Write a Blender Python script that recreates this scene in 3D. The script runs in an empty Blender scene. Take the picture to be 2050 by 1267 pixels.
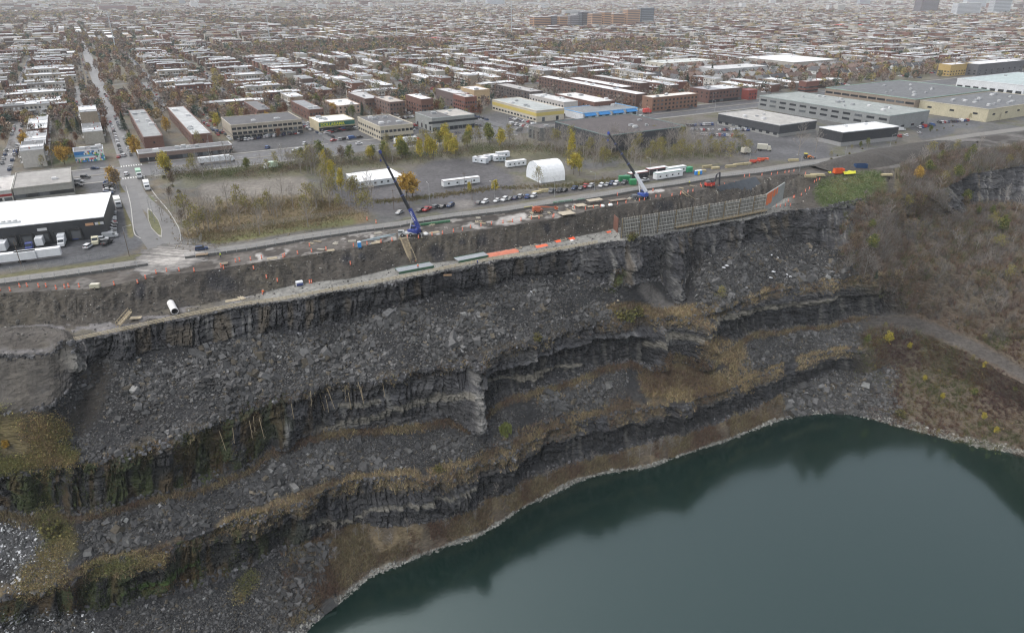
import bpy, math, random
import numpy as np
from math import radians, sin, cos, pi
random.seed(7); rng = np.random.default_rng(7)
S = bpy.context.scene; COL = S.collection
# ---------------- camera ----------------
F_PX = 1385.0; PITCH = radians(25.4); CAM_H = 90.0
cam_d = bpy.data.cameras.new('camera'); cam = bpy.data.objects.new('camera', cam_d); COL.objects.link(cam)
cam.location = (0, 0, CAM_H); cam.rotation_euler = (radians(90) - PITCH, 0, 0)
cam_d.sensor_fit = 'HORIZONTAL'; cam_d.sensor_width = 36.0; cam_d.lens = 36.0 * F_PX / 2050.0
cam_d.clip_start = 1.0; cam_d.clip_end = 60000.0
S.camera = cam
# ---------------- sky, sun, exposure ----------------
W = bpy.data.worlds.new("World"); S.world = W; W.use_nodes = True
wn = W.node_tree; bg = wn.nodes['Background']
sky = wn.nodes.new('ShaderNodeTexSky'); sky.sky_type = 'NISHITA'; sky.sun_disc = False
SUN_EL, SUN_AZ = radians(48), radians(-60)
sky.sun_elevation = SUN_EL; sky.sun_rotation = SUN_AZ; sky.dust_density = 4.0; sky.air_density = 1.0; sky.ozone_density = 1.0
hs = wn.nodes.new('ShaderNodeHueSaturation'); hs.inputs['Saturation'].default_value = 0.40   # overcast: little blue left
wn.links.new(sky.outputs[0], hs.inputs['Color']); wn.links.new(hs.outputs[0], bg.inputs['Color'])
bg.inputs['Strength'].default_value = 0.15
sd = bpy.data.lights.new('sun', 'SUN'); sun = bpy.data.objects.new('sun', sd); COL.objects.link(sun)
sd.energy = 1.1; sd.angle = radians(14); sd.color = (1.0, 0.995, 0.98)
sun.rotation_euler = (radians(90) - SUN_EL, 0, -SUN_AZ + pi)
sun.rotation_euler = (radians(42), 0, radians(-20))
S.view_settings.view_transform = 'Standard'; S.view_settings.look = 'None'
S.view_settings.exposure = 0.66; S.view_settings.gamma = 1.0
S.cycles.volume_bounces = 1; S.cycles.max_bounces = 6; S.cycles.diffuse_bounces = 3; S.cycles.glossy_bounces = 3
S.cycles.transparent_max_bounces = 4
S.cycles.use_denoising = True; S.cycles.denoising_prefilter = 'ACCURATE'; S.cycles.denoising_input_passes = 'RGB_ALBEDO_NORMAL'; S.cycles.filter_width = 1.25
# ---------------- helpers ----------------
sP, cP = sin(PITCH), cos(PITCH)
def ray(px, py):
    u = np.asarray(px, float) - 1025.0; v = np.asarray(py, float) - 633.5
    return u, F_PX * cP - v * sP, -F_PX * sP - v * cP
def P(px, py, z=0.0):
    """world point where the line of sight through a photo pixel meets height z"""
    X, Y, Z = ray(px, py); k = (z - CAM_H) / Z
    return np.stack([X * k, Y * k, np.zeros_like(X * k) + z], -1)
def proj(p):
    p = np.asarray(p, float); x = p[..., 0]; y = p[..., 1]; z = p[..., 2] - CAM_H
    d = y * cP - z * sP; up = y * sP + z * cP
    return 1025 + F_PX * x / d, 633.5 - F_PX * up / d
def lin(h):
    h = h.lstrip('#'); return tuple((int(h[i:i + 2], 16) / 255.0) ** 2.2 for i in (0, 2, 4))
_tab = rng.random(65536)
def _h(ix, iy, iz, s=0):
    n = (ix * 73856093) ^ (iy * 19349663) ^ (iz * 83492791) ^ (s * 2654435761 % 4294967291)
    return _tab[(n ^ (n >> 13)) & 65535]
def vnoise(x, y, z=0.0, s=0):
    x = np.asarray(x, float); y = np.asarray(y, float) + 0 * x; z = np.asarray(z, float) + 0 * x
    ix = np.floor(x).astype(np.int64); iy = np.floor(y).astype(np.int64); iz = np.floor(z).astype(np.int64)
    fx, fy, fz = x - ix, y - iy, z - iz
    fx = fx * fx * (3 - 2 * fx); fy = fy * fy * (3 - 2 * fy); fz = fz * fz * (3 - 2 * fz)
    r = 0
    for a in (0, 1):
        for b in (0, 1):
            for c in (0, 1):
                r = r + _h(ix + a, iy + b, iz + c, s) * (fx if a else 1 - fx) * (fy if b else 1 - fy) * (fz if c else 1 - fz)
    return r * 2 - 1
def fbm(x, y, z=0.0, o=4, s=0):
    r = 0; a = .5
    for i in range(o):
        r = r + a * vnoise(np.asarray(x) * 2 ** i, np.asarray(y) * 2 ** i, np.asarray(z) * 2 ** i, s + i); a *= .5
    return r
def mesh_np(name, V, faces, col=None, mats=(), midx=None, smooth=False):
    """V (N,3); faces: list of (M,k) int arrays; col (N,3)"""
    me = bpy.data.meshes.new(name)
    V = np.asarray(V, np.float32); me.vertices.add(len(V)); me.vertices.foreach_set('co', V.ravel())
    faces = [np.asarray(f, np.int32) for f in faces if len(f)]
    loops = np.concatenate([f.ravel() for f in faces]); sizes = np.concatenate([np.full(len(f), f.shape[1], np.int32) for f in faces])
    st = np.concatenate([[0], np.cumsum(sizes)[:-1]]).astype(np.int32)
    me.loops.add(len(loops)); me.loops.foreach_set('vertex_index', loops)
    me.polygons.add(len(sizes)); me.polygons.foreach_set('loop_start', st)
    if midx is not None: me.polygons.foreach_set('material_index', np.asarray(midx, np.int32))
    me.polygons.foreach_set('use_smooth', np.full(len(sizes), bool(smooth)))
    for m in mats: me.materials.append(m)
    me.update(calc_edges=True)
    if col is not None:
        c = np.ones((len(V), 4), np.float32); c[:, :3] = col
        at = me.color_attributes.new('Col', 'FLOAT_COLOR', 'POINT'); at.data.foreach_set('color', c.ravel())
    return me
def link(name, me, parent=None, loc=None, rz=0):
    o = bpy.data.objects.new(name, me); COL.objects.link(o)
    if parent is not None: o.parent = parent
    if loc is not None: o.location = loc
    if rz: o.rotation_euler = (0, 0, rz)
    return o
def tag(o, label=None, cat=None, group=None, kind=None):
    if label: o['label'] = label
    if cat: o['category'] = cat
    if group: o['group'] = group
    if kind: o['kind'] = kind
    return o
class MB:
    """collects shapes, then becomes ONE mesh"""
    def __init__(s): s.v = []; s.q = []; s.t = []; s.n = []; s.c = []; s.k = 0
    def add(s, V, F, col=(.5, .5, .5)):
        V = np.asarray(V, float).reshape(-1, 3)
        s.v.append(V); s.c.append(np.broadcast_to(np.asarray(col, float), (len(V), 3)))
        for f in F:
            g = [i + s.k for i in f]
            (s.q if len(g) == 4 else s.t if len(g) == 3 else s.n).append(g)
        s.k += len(V); return s
    def box(s, x, y, z, sx, sy, sz, rz=0, col=(.5, .5, .5), o=None):
        """centre x,y, bottom z"""
        c_, s_ = cos(rz), sin(rz); V = []
        for dz in (0, sz):
            for dx, dy in ((-1, -1), (1, -1), (1, 1), (-1, 1)):
                X, Y = dx * sx / 2, dy * sy / 2; V.append((x + X * c_ - Y * s_, y + X * s_ + Y * c_, z + dz))
        return s.add(V, [(0, 3, 2, 1), (4, 5, 6, 7), (0, 1, 5, 4), (1, 2, 6, 5), (2, 3, 7, 6), (3, 0, 4, 7)], col)
    def bar(s, a, b, w, h=None, col=(.5, .5, .5), w2=None):
        a = np.array(a, float); b = np.array(b, float); h = h or w; d = b - a; L = np.linalg.norm(d) or 1; d = d / L
        u = np.cross(d, (0, 0, 1.0)); 
        if np.linalg.norm(u) < 1e-3: u = np.array([1.0, 0, 0])
        u /= np.linalg.norm(u); v = np.cross(u, d); V = []
        for p, k in ((a, 1.0), (b, w2 / w if w2 else 1.0)):
            for i, j in ((-1, -1), (1, -1), (1, 1), (-1, 1)): V.append(p + u * i * w / 2 * k + v * j * h / 2 * k)
        return s.add(V, [(0, 3, 2, 1), (4, 5, 6, 7), (0, 1, 5, 4), (1, 2, 6, 5), (2, 3, 7, 6), (3, 0, 4, 7)], col)
    def tube(s, a, b, r, r2=None, n=8, col=(.5, .5, .5), caps=True):
        a = np.array(a, float); b = np.array(b, float); r2 = r if r2 is None else r2; d = b - a; d = d / (np.linalg.norm(d) or 1)
        u = np.cross(d, (0, 0, 1.0)) if abs(d[2]) < .99 else np.array([1.0, 0, 0]); u /= np.linalg.norm(u); v = np.cross(d, u)
        A = np.arange(n) * 2 * pi / n; ring = np.outer(np.cos(A), u) + np.outer(np.sin(A), v)
        V = np.concatenate([a + ring * r, b + ring * r2]); F = [(i, (i + 1) % n, n + (i + 1) % n, n + i) for i in range(n)]
        if caps: F += [tuple(range(n))[::-1], tuple(range(n, 2 * n))]
        return s.add(V, F, col)
    def prism(s, poly, z0, z1, col=(.5, .5, .5), top=True, bot=True, side=True, topcol=None):
        n = len(poly); poly = [(p[0], p[1]) for p in poly]
        ar = sum(poly[i][0] * poly[(i + 1) % n][1] - poly[(i + 1) % n][0] * poly[i][1] for i in range(n))
        if ar < 0: poly = poly[::-1]
        zz1 = z1 if hasattr(z1, '__len__') else [z1] * n
        if side:
            for i in range(n):
                j = (i + 1) % n; a, b = poly[i], poly[j]
                s.add([(a[0], a[1], z0), (b[0], b[1], z0), (b[0], b[1], zz1[j]), (a[0], a[1], zz1[i])], [(0, 1, 2, 3)], col)
        if top: s.add([(p[0], p[1], zz1[i]) for i, p in enumerate(poly)], [tuple(range(n))], topcol or col)
        if bot: s.add([(p[0], p[1], z0) for p in poly], [tuple(range(n))[::-1]], col)
        return s
    def mesh(s, name, mats, smooth=False):
        faces = []
        if s.q: faces.append(np.array(s.q))
        if s.t: faces.append(np.array(s.t))
        by = {}
        for f in s.n: by.setdefault(len(f), []).append(f)
        for k in by: faces.append(np.array(by[k]))
        return mesh_np(name, np.concatenate(s.v), faces, np.concatenate(s.c), mats if isinstance(mats, (list, tuple)) else [mats], smooth=smooth)
    def obj(s, name, mat, parent=None, loc=None, rz=0, smooth=False):
        return link(name, s.mesh(name, mat, smooth), parent, loc, rz)
def thing(name, label, cat, loc=(0, 0, 0), rz=0, group=None):
    o = bpy.data.objects.new(name, None); COL.objects.link(o); o.location = loc; o.rotation_euler = (0, 0, rz)
    o.empty_display_size = .5
    return tag(o, label, cat, group)
def dup(root, loc, rz=0, label=None, group=None, sc=None):
    r = root.copy(); COL.objects.link(r); r.location = loc; r.rotation_euler = (0, 0, rz)
    if sc: r.scale = (sc,) * 3 if not hasattr(sc, '__len__') else sc
    if label: r['label'] = label
    if group: r['group'] = group
    for ch in KIDS.get(root.name, list(root.children)):
        c = ch.copy(); COL.objects.link(c); c.parent = r
        for g in KIDS.get(ch.name, list(ch.children)):
            d = g.copy(); COL.objects.link(d); d.parent = c
    return r
KIDS = {}
# ---------------- materials (base colour from the attribute, broken up by procedural noise) ----------------
def mat(name, rough=.8, n_scale=1.0, n_amt=.25, bump=0.0, b_scale=4.0, spec=.3, metal=0.0, stretch=(1, 1, 1), coord='Object', n2=0.0, n2_scale=.1, trans=0.0):
    m = bpy.data.materials.new(name); m.use_nodes = True; t = m.node_tree; b = t.nodes['Principled BSDF']
    at = t.nodes.new('ShaderNodeAttribute'); at.attribute_name = 'Col'
    tc = t.nodes.new('ShaderNodeTexCoord'); mp = t.nodes.new('ShaderNodeMapping'); mp.inputs['Scale'].default_value = stretch
    t.links.new(tc.outputs[coord], mp.inputs[0])
    cur = at.outputs['Color']
    for sc, am in ((n_scale, n_amt), (n2_scale, n2)):
        if am <= 0: continue
        nz = t.nodes.new('ShaderNodeTexNoise'); nz.inputs['Scale'].default_value = sc; nz.inputs['Detail'].default_value = 6; nz.inputs['Roughness'].default_value = .65
        t.links.new(mp.outputs[0], nz.inputs['Vector'])
        mr = t.nodes.new('ShaderNodeMapRange'); mr.inputs[1].default_value = .3; mr.inputs[2].default_value = .7
        mr.inputs[3].default_value = 1 - am; mr.inputs[4].default_value = 1 + am; t.links.new(nz.outputs[0], mr.inputs[0])
        mx = t.nodes.new('ShaderNodeVectorMath'); mx.operation = 'SCALE'; t.links.new(cur, mx.inputs[0]); t.links.new(mr.outputs[0], mx.inputs['Scale']); cur = mx.outputs[0]
    t.links.new(cur, b.inputs['Base Color'])
    b.inputs['Roughness'].default_value = rough; b.inputs['Specular IOR Level'].default_value = spec; b.inputs['Metallic'].default_value = metal
    if bump:
        nb = t.nodes.new('ShaderNodeTexNoise'); nb.inputs['Scale'].default_value = b_scale; nb.inputs['Detail'].default_value = 5; t.links.new(mp.outputs[0], nb.inputs['Vector'])
        bp = t.nodes.new('ShaderNodeBump'); bp.inputs['Distance'].default_value = bump; bp.inputs['Strength'].default_value = 1.0
        t.links.new(nb.outputs[0], bp.inputs['Height']); t.links.new(bp.outputs[0], b.inputs['Normal'])
    return m
M_rock = mat('quarry_rock', .85, .55, .38, bump=.9, b_scale=.55, stretch=(1, 1, 3.2), n2=.3, n2_scale=.06, spec=.35)
M_rubble = mat('shale_rubble', .8, .9, .3, spec=.4, n2=.3, n2_scale=.035)
M_soil = mat('soil', .9, .8, .3, bump=.25, b_scale=1.2)
M_ground = mat('town_ground', .9, .5, .35, n2=.35, n2_scale=.03)
M_road = mat('asphalt', .55, .35, .22, n2=.25, n2_scale=.08, spec=.45)
M_conc = mat('concrete', .8, 1.5, .15, n2=.12, n2_scale=.2)
M_paint = mat('painted_metal', .45, .8, .08, spec=.5)
M_wall = mat('masonry', .85, .9, .14, n2=.1, n2_scale=.15)
M_roof = mat('roofing', .85, .45, .2, n2=.14, n2_scale=.1)
M_glass = mat('window_glass', .15, .4, .3, spec=.7)
M_wood = mat('timber', .8, 1.2, .2)
M_leaf = mat('foliage', .85, .8, .3, spec=.2)
M_bark = mat('bark', .9, 1.0, .2, spec=.1)
M_plast = mat('plastic', .5, 1.0, .06, spec=.4)
M_fab = mat('tarpaulin', .6, .7, .12, spec=.3)
M_mark = mat('road_paint', .7, 1.5, .3)

# =====================================================================
# terrain: plateau + terraced quarry wall, one loft through eight surveyed break lines
# =====================================================================
def C(s):
    a = np.array([float(v) for v in s.replace(':', ' ').split()]).reshape(-1, 2); return a[:, 0], a[:, 1]
def ev(s, x): return np.interp(x, *C(s))
CY = dict(
E0="-700:660 -300:625 0:587 100:582 200:577 250:566 300:554 400:543 500:528 600:513 700:497 800:480 900:468 1000:455 1100:440 1150:430 1200:416 1300:402 1400:382 1450:373 1500:359 1560:352 1600:349 1640:349 1700:343 1800:336 1850:318 1900:306 2000:298 2050:290 2300:262 2750:215",
L0="-700:760 -300:700 0:659 50:651 150:650 200:649 250:639 300:626 400:611 500:593 600:569 700:559 760:545 800:534 900:524 1000:503 1100:485 1200:466 1230:458 1300:450 1400:436 1500:418 1560:402 1600:388 1650:372 1700:368 1800:368 1850:345 1889:332 1950:322 2000:316 2050:305 2300:275 2750:225",
L1="-700:820 -300:760 0:712 100:707 150:684 200:673 250:667 300:649 350:641 400:634 450:621 500:613 600:600 700:580 800:563 900:541 1000:522 1100:509 1150:499 1200:487 1250:483 1300:475 1350:464 1400:458 1450:447 1500:441 1530:434 1550:426 1600:420 1640:418 1700:401 1760:394 1800:392 1850:388 1889:378 1950:347 2000:341 2050:331 2300:300 2750:250",
C1="-700:980 -300:880 0:834 50:829 100:822 130:790 165:740 200:712 250:720 300:702 350:694 400:694 450:689 500:679 550:669 600:670 650:656 700:641 750:621 800:608 850:593 880:577 920:596 950:580 1000:575 1050:549 1100:548 1150:550 1200:563 1230:571 1270:571 1300:560 1325:566 1340:596 1358:603 1370:566 1395:520 1450:502 1480:500 1500:487 1530:463 1550:465 1580:482 1620:490 1650:495 1700:510 1760:490 1800:440 1850:405 1889:400 1950:412 2000:407 2050:412 2300:380 2750:320",
B2="-700:1140 -300:1000 0:945 50:946 100:932 150:921 200:916 250:905 300:888 400:862 450:838 500:804 550:790 600:783 650:771 700:763 750:760 800:753 850:735 900:725 950:716 1000:702 1050:688 1100:675 1150:657 1200:647 1250:643 1280:628 1320:637 1400:632 1450:620 1500:596 1550:582 1600:572 1650:564 1700:558 1750:554 1800:551 1850:545 1950:540 2050:545 2300:560 2750:560",
C2="-700:1260 -300:1090 0:1020 50:1034 100:1020 150:1034 200:1028 250:1008 300:998 350:988 400:980 450:958 500:936 540:903 570:890 600:876 650:867 700:859 750:854 800:854 850:849 900:836 930:857 950:860 975:822 1000:805 1050:786 1100:776 1150:759 1200:738 1250:718 1300:734 1330:740 1345:720 1370:718 1405:735 1430:686 1450:672 1500:664 1550:662 1600:656 1650:654 1700:638 1750:622 1800:618 1850:632 1900:655 1950:680 2000:708 2050:739 2300:880 2750:1000",
B3="-700:1500 -300:1300 0:1199 50:1186 100:1176 150:1162 170:1146 200:1126 250:1120 300:1110 350:1088 400:1067 450:1051 500:1034 550:1021 600:1005 650:982 700:962 750:955 800:952 850:955 900:939 950:929 1000:903 1050:889 1100:862 1150:845 1200:830 1250:822 1300:814 1370:811 1400:796 1450:784 1500:760 1550:738 1600:722 1650:706 1690:698 1720:704 1750:694 1800:665 1850:668 1900:690 1950:712 2000:745 2050:768 2300:920 2750:1060",
C3="-700:1600 -300:1340 0:1248 100:1238 200:1225 300:1199 400:1176 450:1162 500:1139 550:1113 600:1077 650:1060 700:1047 800:1055 850:1047 900:1037 950:1021 1000:991 1050:965 1100:949 1150:929 1200:916 1300:890 1400:862 1450:846 1500:820 1550:796 1600:773 1650:752 1690:740 1720:735 1750:732 1800:725 1850:728 1900:745 1950:765 2000:790 2050:810 2300:950 2750:1090",
SH="-700:2300 -300:2000 0:1700 300:1480 500:1340 610:1267 650:1228 700:1190 720:1172 750:1148 800:1130 850:1110 900:1090 950:1077 1000:1047 1050:1014 1100:991 1150:965 1200:949 1250:941 1300:935 1350:916 1400:899 1450:884 1500:863 1550:844 1600:831 1650:826 1700:828 1750:839 1800:853 1850:866 1900:879 1950:892 2000:901 2050:911 2300:1150 2750:1500"
)
CZ = dict(
E0="-700:0 2750:0", L0="-700:-7 1580:-7 1650:-3 1700:-2 2750:-2", L1="-700:-7 1640:-7 1700:-6.5 1800:-6 2000:-6 2750:-6",
C1="-700:-15 0:-15 100:-15 150:-15 200:-14 300:-15 600:-18 1000:-17 1150:-16 1200:-20 1290:-21 1330:-30 1352:-34 1374:-30 1400:-18 1500:-18 1550:-20 1600:-23 1700:-24 1800:-17 1900:-19 2000:-21 2750:-21",
B2="-700:-35 0:-34 200:-31 600:-31 900:-32 1200:-35 1600:-37 1700:-38 1800:-36 2000:-36 2750:-35",
C2="-700:-48 0:-48 200:-49 400:-51 600:-50 900:-54 1200:-55 1300:-57 1400:-60 1450:-55 1600:-56 1700:-60 1800:-58 1900:-60 2000:-62 2300:-57 2750:-50",
B3="-700:-57 0:-57 400:-57 700:-60 1000:-65 1400:-68 1600:-68 1700:-67 1800:-62 2000:-63 2300:-58 2750:-51",
C3="-700:-66 0:-66 200:-71 500:-77 800:-80 1000:-83 1400:-84 1600:-81 1700:-79 1800:-75 1900:-76 2000:-74 2300:-69 2750:-62",
SH="-700:-90 2750:-90")
NM = ['E0', 'L0', 'L1', 'C1', 'B2', 'C2', 'B3', 'C3', 'SH']
pxs = np.concatenate([np.arange(-700, -60, 12.), np.arange(-60, 2112, 2.), np.arange(2112, 2751, 12.)])
def curve(n, x):
    w = .5 * 6; y = 0
    for d in (-6, -3, 0, 3, 6): y = y + ev(CY[n], x + d) / 5
    z = 0
    for d in (-20, -10, 0, 10, 20): z = z + ev(CZ[n], x + d) / 5
    if n in ('B2', 'C2', 'B3', 'C3', 'SH'): z = z * .944
    return P(x, y, z)
CP = [curve(n, pxs) for n in NM]
# sideways drift of the line of sight must not lean a cliff: cliff feet keep at least 0.6 m in front of their tops
for k in range(1, 9):
    CP[k][:, 1] = np.minimum(CP[k][:, 1], CP[k - 1][:, 1] - .6)
last = CP[-1].copy(); last[:, 1] -= 30; last[:, 2] = -101
CP.append(last)
SEG = [26, 12, 40, 46, 52, 38, 38, 38, 8]
rows = []; segid = []; frac = []
for k, n in enumerate(SEG):
    for i in range(n):
        t = i / n; rows.append(CP[k] * (1 - t) + CP[k + 1] * t); segid.append(k); frac.append(t)
rows.append(CP[-1]); segid.append(8); frac.append(1.0)
G = np.stack(rows)                      # (R, Cn, 3)
R_, C_ = G.shape[:2]
seg = np.array(segid)[:, None] * np.ones((1, C_), int); fr = np.array(frac)[:, None] * np.ones((1, C_))
PX0, PY0 = proj(G)
xx = PX0
# outward horizontal direction of the wall
tan = np.gradient(CP[2], axis=0); tan[:, 2] = 0
kern = np.ones(41) / 41
tx = np.convolve(np.pad(tan[:, 0], 20, 'edge'), kern, 'valid'); ty = np.convolve(np.pad(tan[:, 1], 20, 'edge'), kern, 'valid')
nl = np.hypot(tx, ty); OUT = np.stack([ty / nl, -tx / nl], -1)       # towards the pit
ucoord = np.cumsum(np.hypot(np.gradient(CP[3][:, 0]), np.gradient(CP[3][:, 1])))
U = np.broadcast_to(ucoord[None, :], (R_, C_))
def sm(a, b, x): t = np.clip((x - a) / (b - a), 0, 1); return t * t * (3 - 2 * t)
def blob(pts, r, feather=.5):
    """1 inside a fat polyline of photo pixels, soft edge"""
    m = np.zeros_like(xx); pts = [tuple(map(float, p)) for p in pts]
    if len(pts) == 1: pts = pts * 2
    for (x0, y0), (x1, y1) in zip(pts[:-1], pts[1:]):
        dx, dy = x1 - x0, y1 - y0; L2 = dx * dx + dy * dy + 1e-6
        t = np.clip(((PX0 - x0) * dx + (PY0 - y0) * dy) / L2, 0, 1)
        d = np.hypot(PX0 - x0 - t * dx, PY0 - y0 - t * dy); m = np.maximum(m, 1 - sm(r * (1 - feather), r * (1 + feather), d))
    return m
x_, y_, z_ = G[..., 0], G[..., 1], G[..., 2]
n_big = fbm(x_ / 22, y_ / 22, z_ / 22, 3, 5); n_med = fbm(x_ / 6, y_ / 6, z_ / 6, 4, 9); n_fine = fbm(x_ / 1.7, y_ / 1.7, z_ / 1.7, 3, 13)
isc = ((seg == 2) | (seg == 4) | (seg == 6)).astype(float)
# right flank (overgrown) has no lower cliffs
flank = sm(1760, 1850, xx); flank = np.where(seg >= 5, sm(1700, 1760, xx), flank); flank = np.where(seg == 2, 0, flank)
cl = isc * (1 - flank) * np.where(seg == 2, .12 + .88 * sm(110, 160, xx), 1) * np.clip(np.minimum(fr / .08, (1 - fr) / .10), 0, 1) ** .6
# bedding: ledges that follow height, blocks between vertical joints
zt = z_ + 1.2 * vnoise(U / 60, 0, 0, 77)
def steps(q, s): i = np.floor(q); return _h(i.astype(np.int64), (i * 0).astype(np.int64), (i * 0).astype(np.int64), s) * 2 - 1
zb = zt + .9 * vnoise(U / 9, z_ / 6, 0, 78) + .5 * vnoise(U / 2.6, z_ / 2, 0, 79); bm_ = .35 + .65 * sm(-.3, .4, vnoise(U / 11, z_ / 5, 0, 80)); bed = (.5 * steps(zb / 1.1, 21) + .3 * steps(zb / .45, 22)) * bm_ + .7 * steps(zb / 3.7, 23)
ub = U + 2.6 * vnoise(U / 8, z_ / 9, 0, 31) + .8 * vnoise(U / 2.4, z_ / 3, 0, 32)
def cell2(q, r, s): a = np.floor(q).astype(np.int64); b = np.floor(r).astype(np.int64); return _h(a, b, a * 0, s) * 2 - 1
blk = 1.1 * steps(ub / 4.3, 41) + .6 * steps(ub / 1.6, 42) + .7 * cell2(ub / 2.2, zt / 2.6, 43)
blk_ = vnoise(U / 3, z_ / 3, 0, 47); groove = -np.exp(-(np.abs((ub / 9.0) % 1 - .5) * 9.0 / .5) ** 2) * 1.7 * (vnoise(U / 15, z_ / 9, 0, 44) > .1)
butt = 2.6 * vnoise(U / 13, z_ / 40, 0, 45) + 1.4 * vnoise(U / 5.5, z_ / 22, 0, 46)
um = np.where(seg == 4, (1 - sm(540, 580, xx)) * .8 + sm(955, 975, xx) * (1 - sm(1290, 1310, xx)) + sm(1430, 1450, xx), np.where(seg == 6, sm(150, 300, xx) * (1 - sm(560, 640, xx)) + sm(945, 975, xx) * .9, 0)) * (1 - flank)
under = -np.where(xx > 1300, 1.5, np.where(xx > 950, 2.6, 2.2)) * np.where(seg == 6, .8, 1) * um * sm(.36, .46, fr + .05 * vnoise(U / 12, 0, 0, 48) + .02 * blk_)
# the lower walls are rounder and split by a soft, recessed band
jt = -1.3 * (np.abs((ub / 2.3) % 1 - .5) > .44) * (_h(np.floor(ub / 2.3).astype(np.int64), np.floor(zb / 4).astype(np.int64), (ub * 0).astype(np.int64), 49) > .4)
notch = -1.1 * ((zb / 1.7) % 1 < .16) * (_h(np.floor(zb / 1.7).astype(np.int64), np.floor(ub / 6).astype(np.int64), (ub * 0).astype(np.int64), 50) > .45)
dsp = cl * (bed * .75 + blk * .8 + groove + jt + notch + butt * np.where(seg == 2, .6, .8) + under * 1.3 + n_fine * .7)
tal = ((seg == 3) | (seg == 5) | (seg == 7)).astype(float) + (1 - cl) * isc
gul = vnoise(U / 3.2 + 1.5 * vnoise(U / 14, fr * 2, 0, 85), fr * 1.2, 0, 86) + .6 * vnoise(U / 1.4, fr * 2.2, 0, 87)
dz = tal * (n_med * 1.3 + n_fine * .5 + n_big * 1.6 * np.minimum(fr, 1 - fr) * 2) + (seg == 0) * ((n_med * .5 + gul * .55) * np.minimum(fr, 1 - fr) * 4 + n_fine * .3 * sm(0, .1, fr)) + 2.6 * blob([(-60, 685), (20, 680), (90, 676), (125, 684)], 17, .7) * (.8 + .5 * n_med)
# standing pillars and bosses of rock
def boss(px, py0, py1, w, d, s=0):
    m = np.exp(-((PX0 - px - 4 * vnoise(PY0 / 30, s)) / w) ** 4) * sm(py0 - 6, py0 + 8, PY0) * (1 - sm(py1 - 14, py1 + 6, PY0)); return m * d
bs = boss(948, 716, 862, 15, 6.5, 1) + boss(570, 838, 900, 16, 4, 2) + boss(1352, 470, 604, 11, 5, 3) + boss(1210, 500, 580, 26, 4, 4) \
   + boss(1300, 660, 742, 30, 6, 5) + boss(1400, 640, 738, 26, 7, 6) + boss(1262, 520, 572, 14, 4, 7) + boss(1010, 880, 990, 20, 3, 8) + boss(885, 950, 1020, 60, 3, 9) + boss(150, 684, 742, 28, 4, 10)
bs = bs * (.85 + .3 * blk * .4) + (bs > .5) * bed * .5
G[..., 0] += OUT[None, :, 0] * (dsp + bs); G[..., 1] += OUT[None, :, 1] * (dsp + bs); G[..., 2] += dz
# shoreline wobble
G[..., 2] += (seg >= 7) * n_med * .5
G[0, :, 2] = 0.0
# mesh normals of the path and plateau rim stay put
# ---------------- colours (true surface colour of each place) ----------------
A = lambda *c: np.array(c)[None, None, :]
def mixc(base, c, m): return base * (1 - m[..., None]) + np.asarray(c).reshape(1, 1, 3) * m[..., None]
col = np.zeros((R_, C_, 3)) + A(.050, .050, .054)
rock_d, rock_m, rock_l, ochre, pale = (.019, .020, .023), (.052, .051, .052), (.17, .165, .155), (.17, .125, .065), (.195, .18, .15)
soil, soil_d, talc, grassdry, brush_b, brush_r, moss = (.052, .045, .037), (.030, .029, .030), (.046, .047, .052), (.19, .145, .08), (.105, .084, .060), (.098, .070, .052), (.045, .058, .018)
col = mixc(col, soil, (seg <= 1) * 1.0)
col = mixc(col, (.075, .064, .044), (seg == 0) * sm(0, .5, n_big + .1) * .6); col = mixc(col, (.095, .088, .078), (seg == 0) * sm(.15, .6, gul + .3 * n_med) * .2); col = mixc(col, (.026, .024, .023), (seg == 0) * sm(.1, .55, -gul + .3 * n_big) * .5)
col = mixc(col, rock_m, isc * sm(-.3, .4, n_med + .3 * blk * .3))
# upper cliff: vertical wash streaks
jd = ((jt < 0) | (notch < 0)) * isc * (1 - flank); col = mixc(col, (.014, .015, .017), jd * .75)
vs = vnoise(U / 1.1, z_ / 14, 0, 51) * .6 + vnoise(U / .5, z_ / 9, 0, 52) * .5
col = mixc(col, rock_l, (seg == 2) * (1 - flank) * sm(.25, .75, vs + .25 * n_big) * (.6 + .3 * sm(1380, 1410, xx)))
col = mixc(col, ochre, (seg == 2) * sm(.35, .75, vnoise(U / 3.0, z_ / 12, 0, 53) + .2 * n_med) * .28)
col = mixc(col, rock_d, (seg == 2) * sm(.1, .5, -vnoise(U / 4, z_ / 18, 0, 54)) * .8)
col = mixc(col, rock_l, ((seg == 4) | (seg == 6)) * sm(.35, .8, vs * .6 + n_fine) * .35 * (1 - flank))
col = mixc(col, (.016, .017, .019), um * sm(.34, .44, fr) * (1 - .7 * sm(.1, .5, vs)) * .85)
# bedding colour
bc = (steps(zb / .62, 61) * .55 + steps(zb / 1.9, 62) * .45) * (.3 + .9 * bm_) + .9 * n_fine + .6 * n_med
col = col * (1 + .55 * isc * (1 - flank) * bc)[..., None]
rib = sm(.35, .7, vnoise(U / 1.3, z_ / 30, 0, 64)) * um * sm(.4, .5, fr); col = mixc(col, (.12, .115, .105), rib * .6)
# talus
t_m = ((seg == 3) | (seg == 5) | (seg == 7)) * 1.0
col = mixc(col, (.027, .027, .028), t_m * .95); col = mixc(col, (.042, .038, .034), t_m * sm(.05, .4, n_big) * .6)
col = mixc(col, soil, t_m * blob([(195, 740), (185, 800), (150, 850)], 26) * .9)
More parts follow.
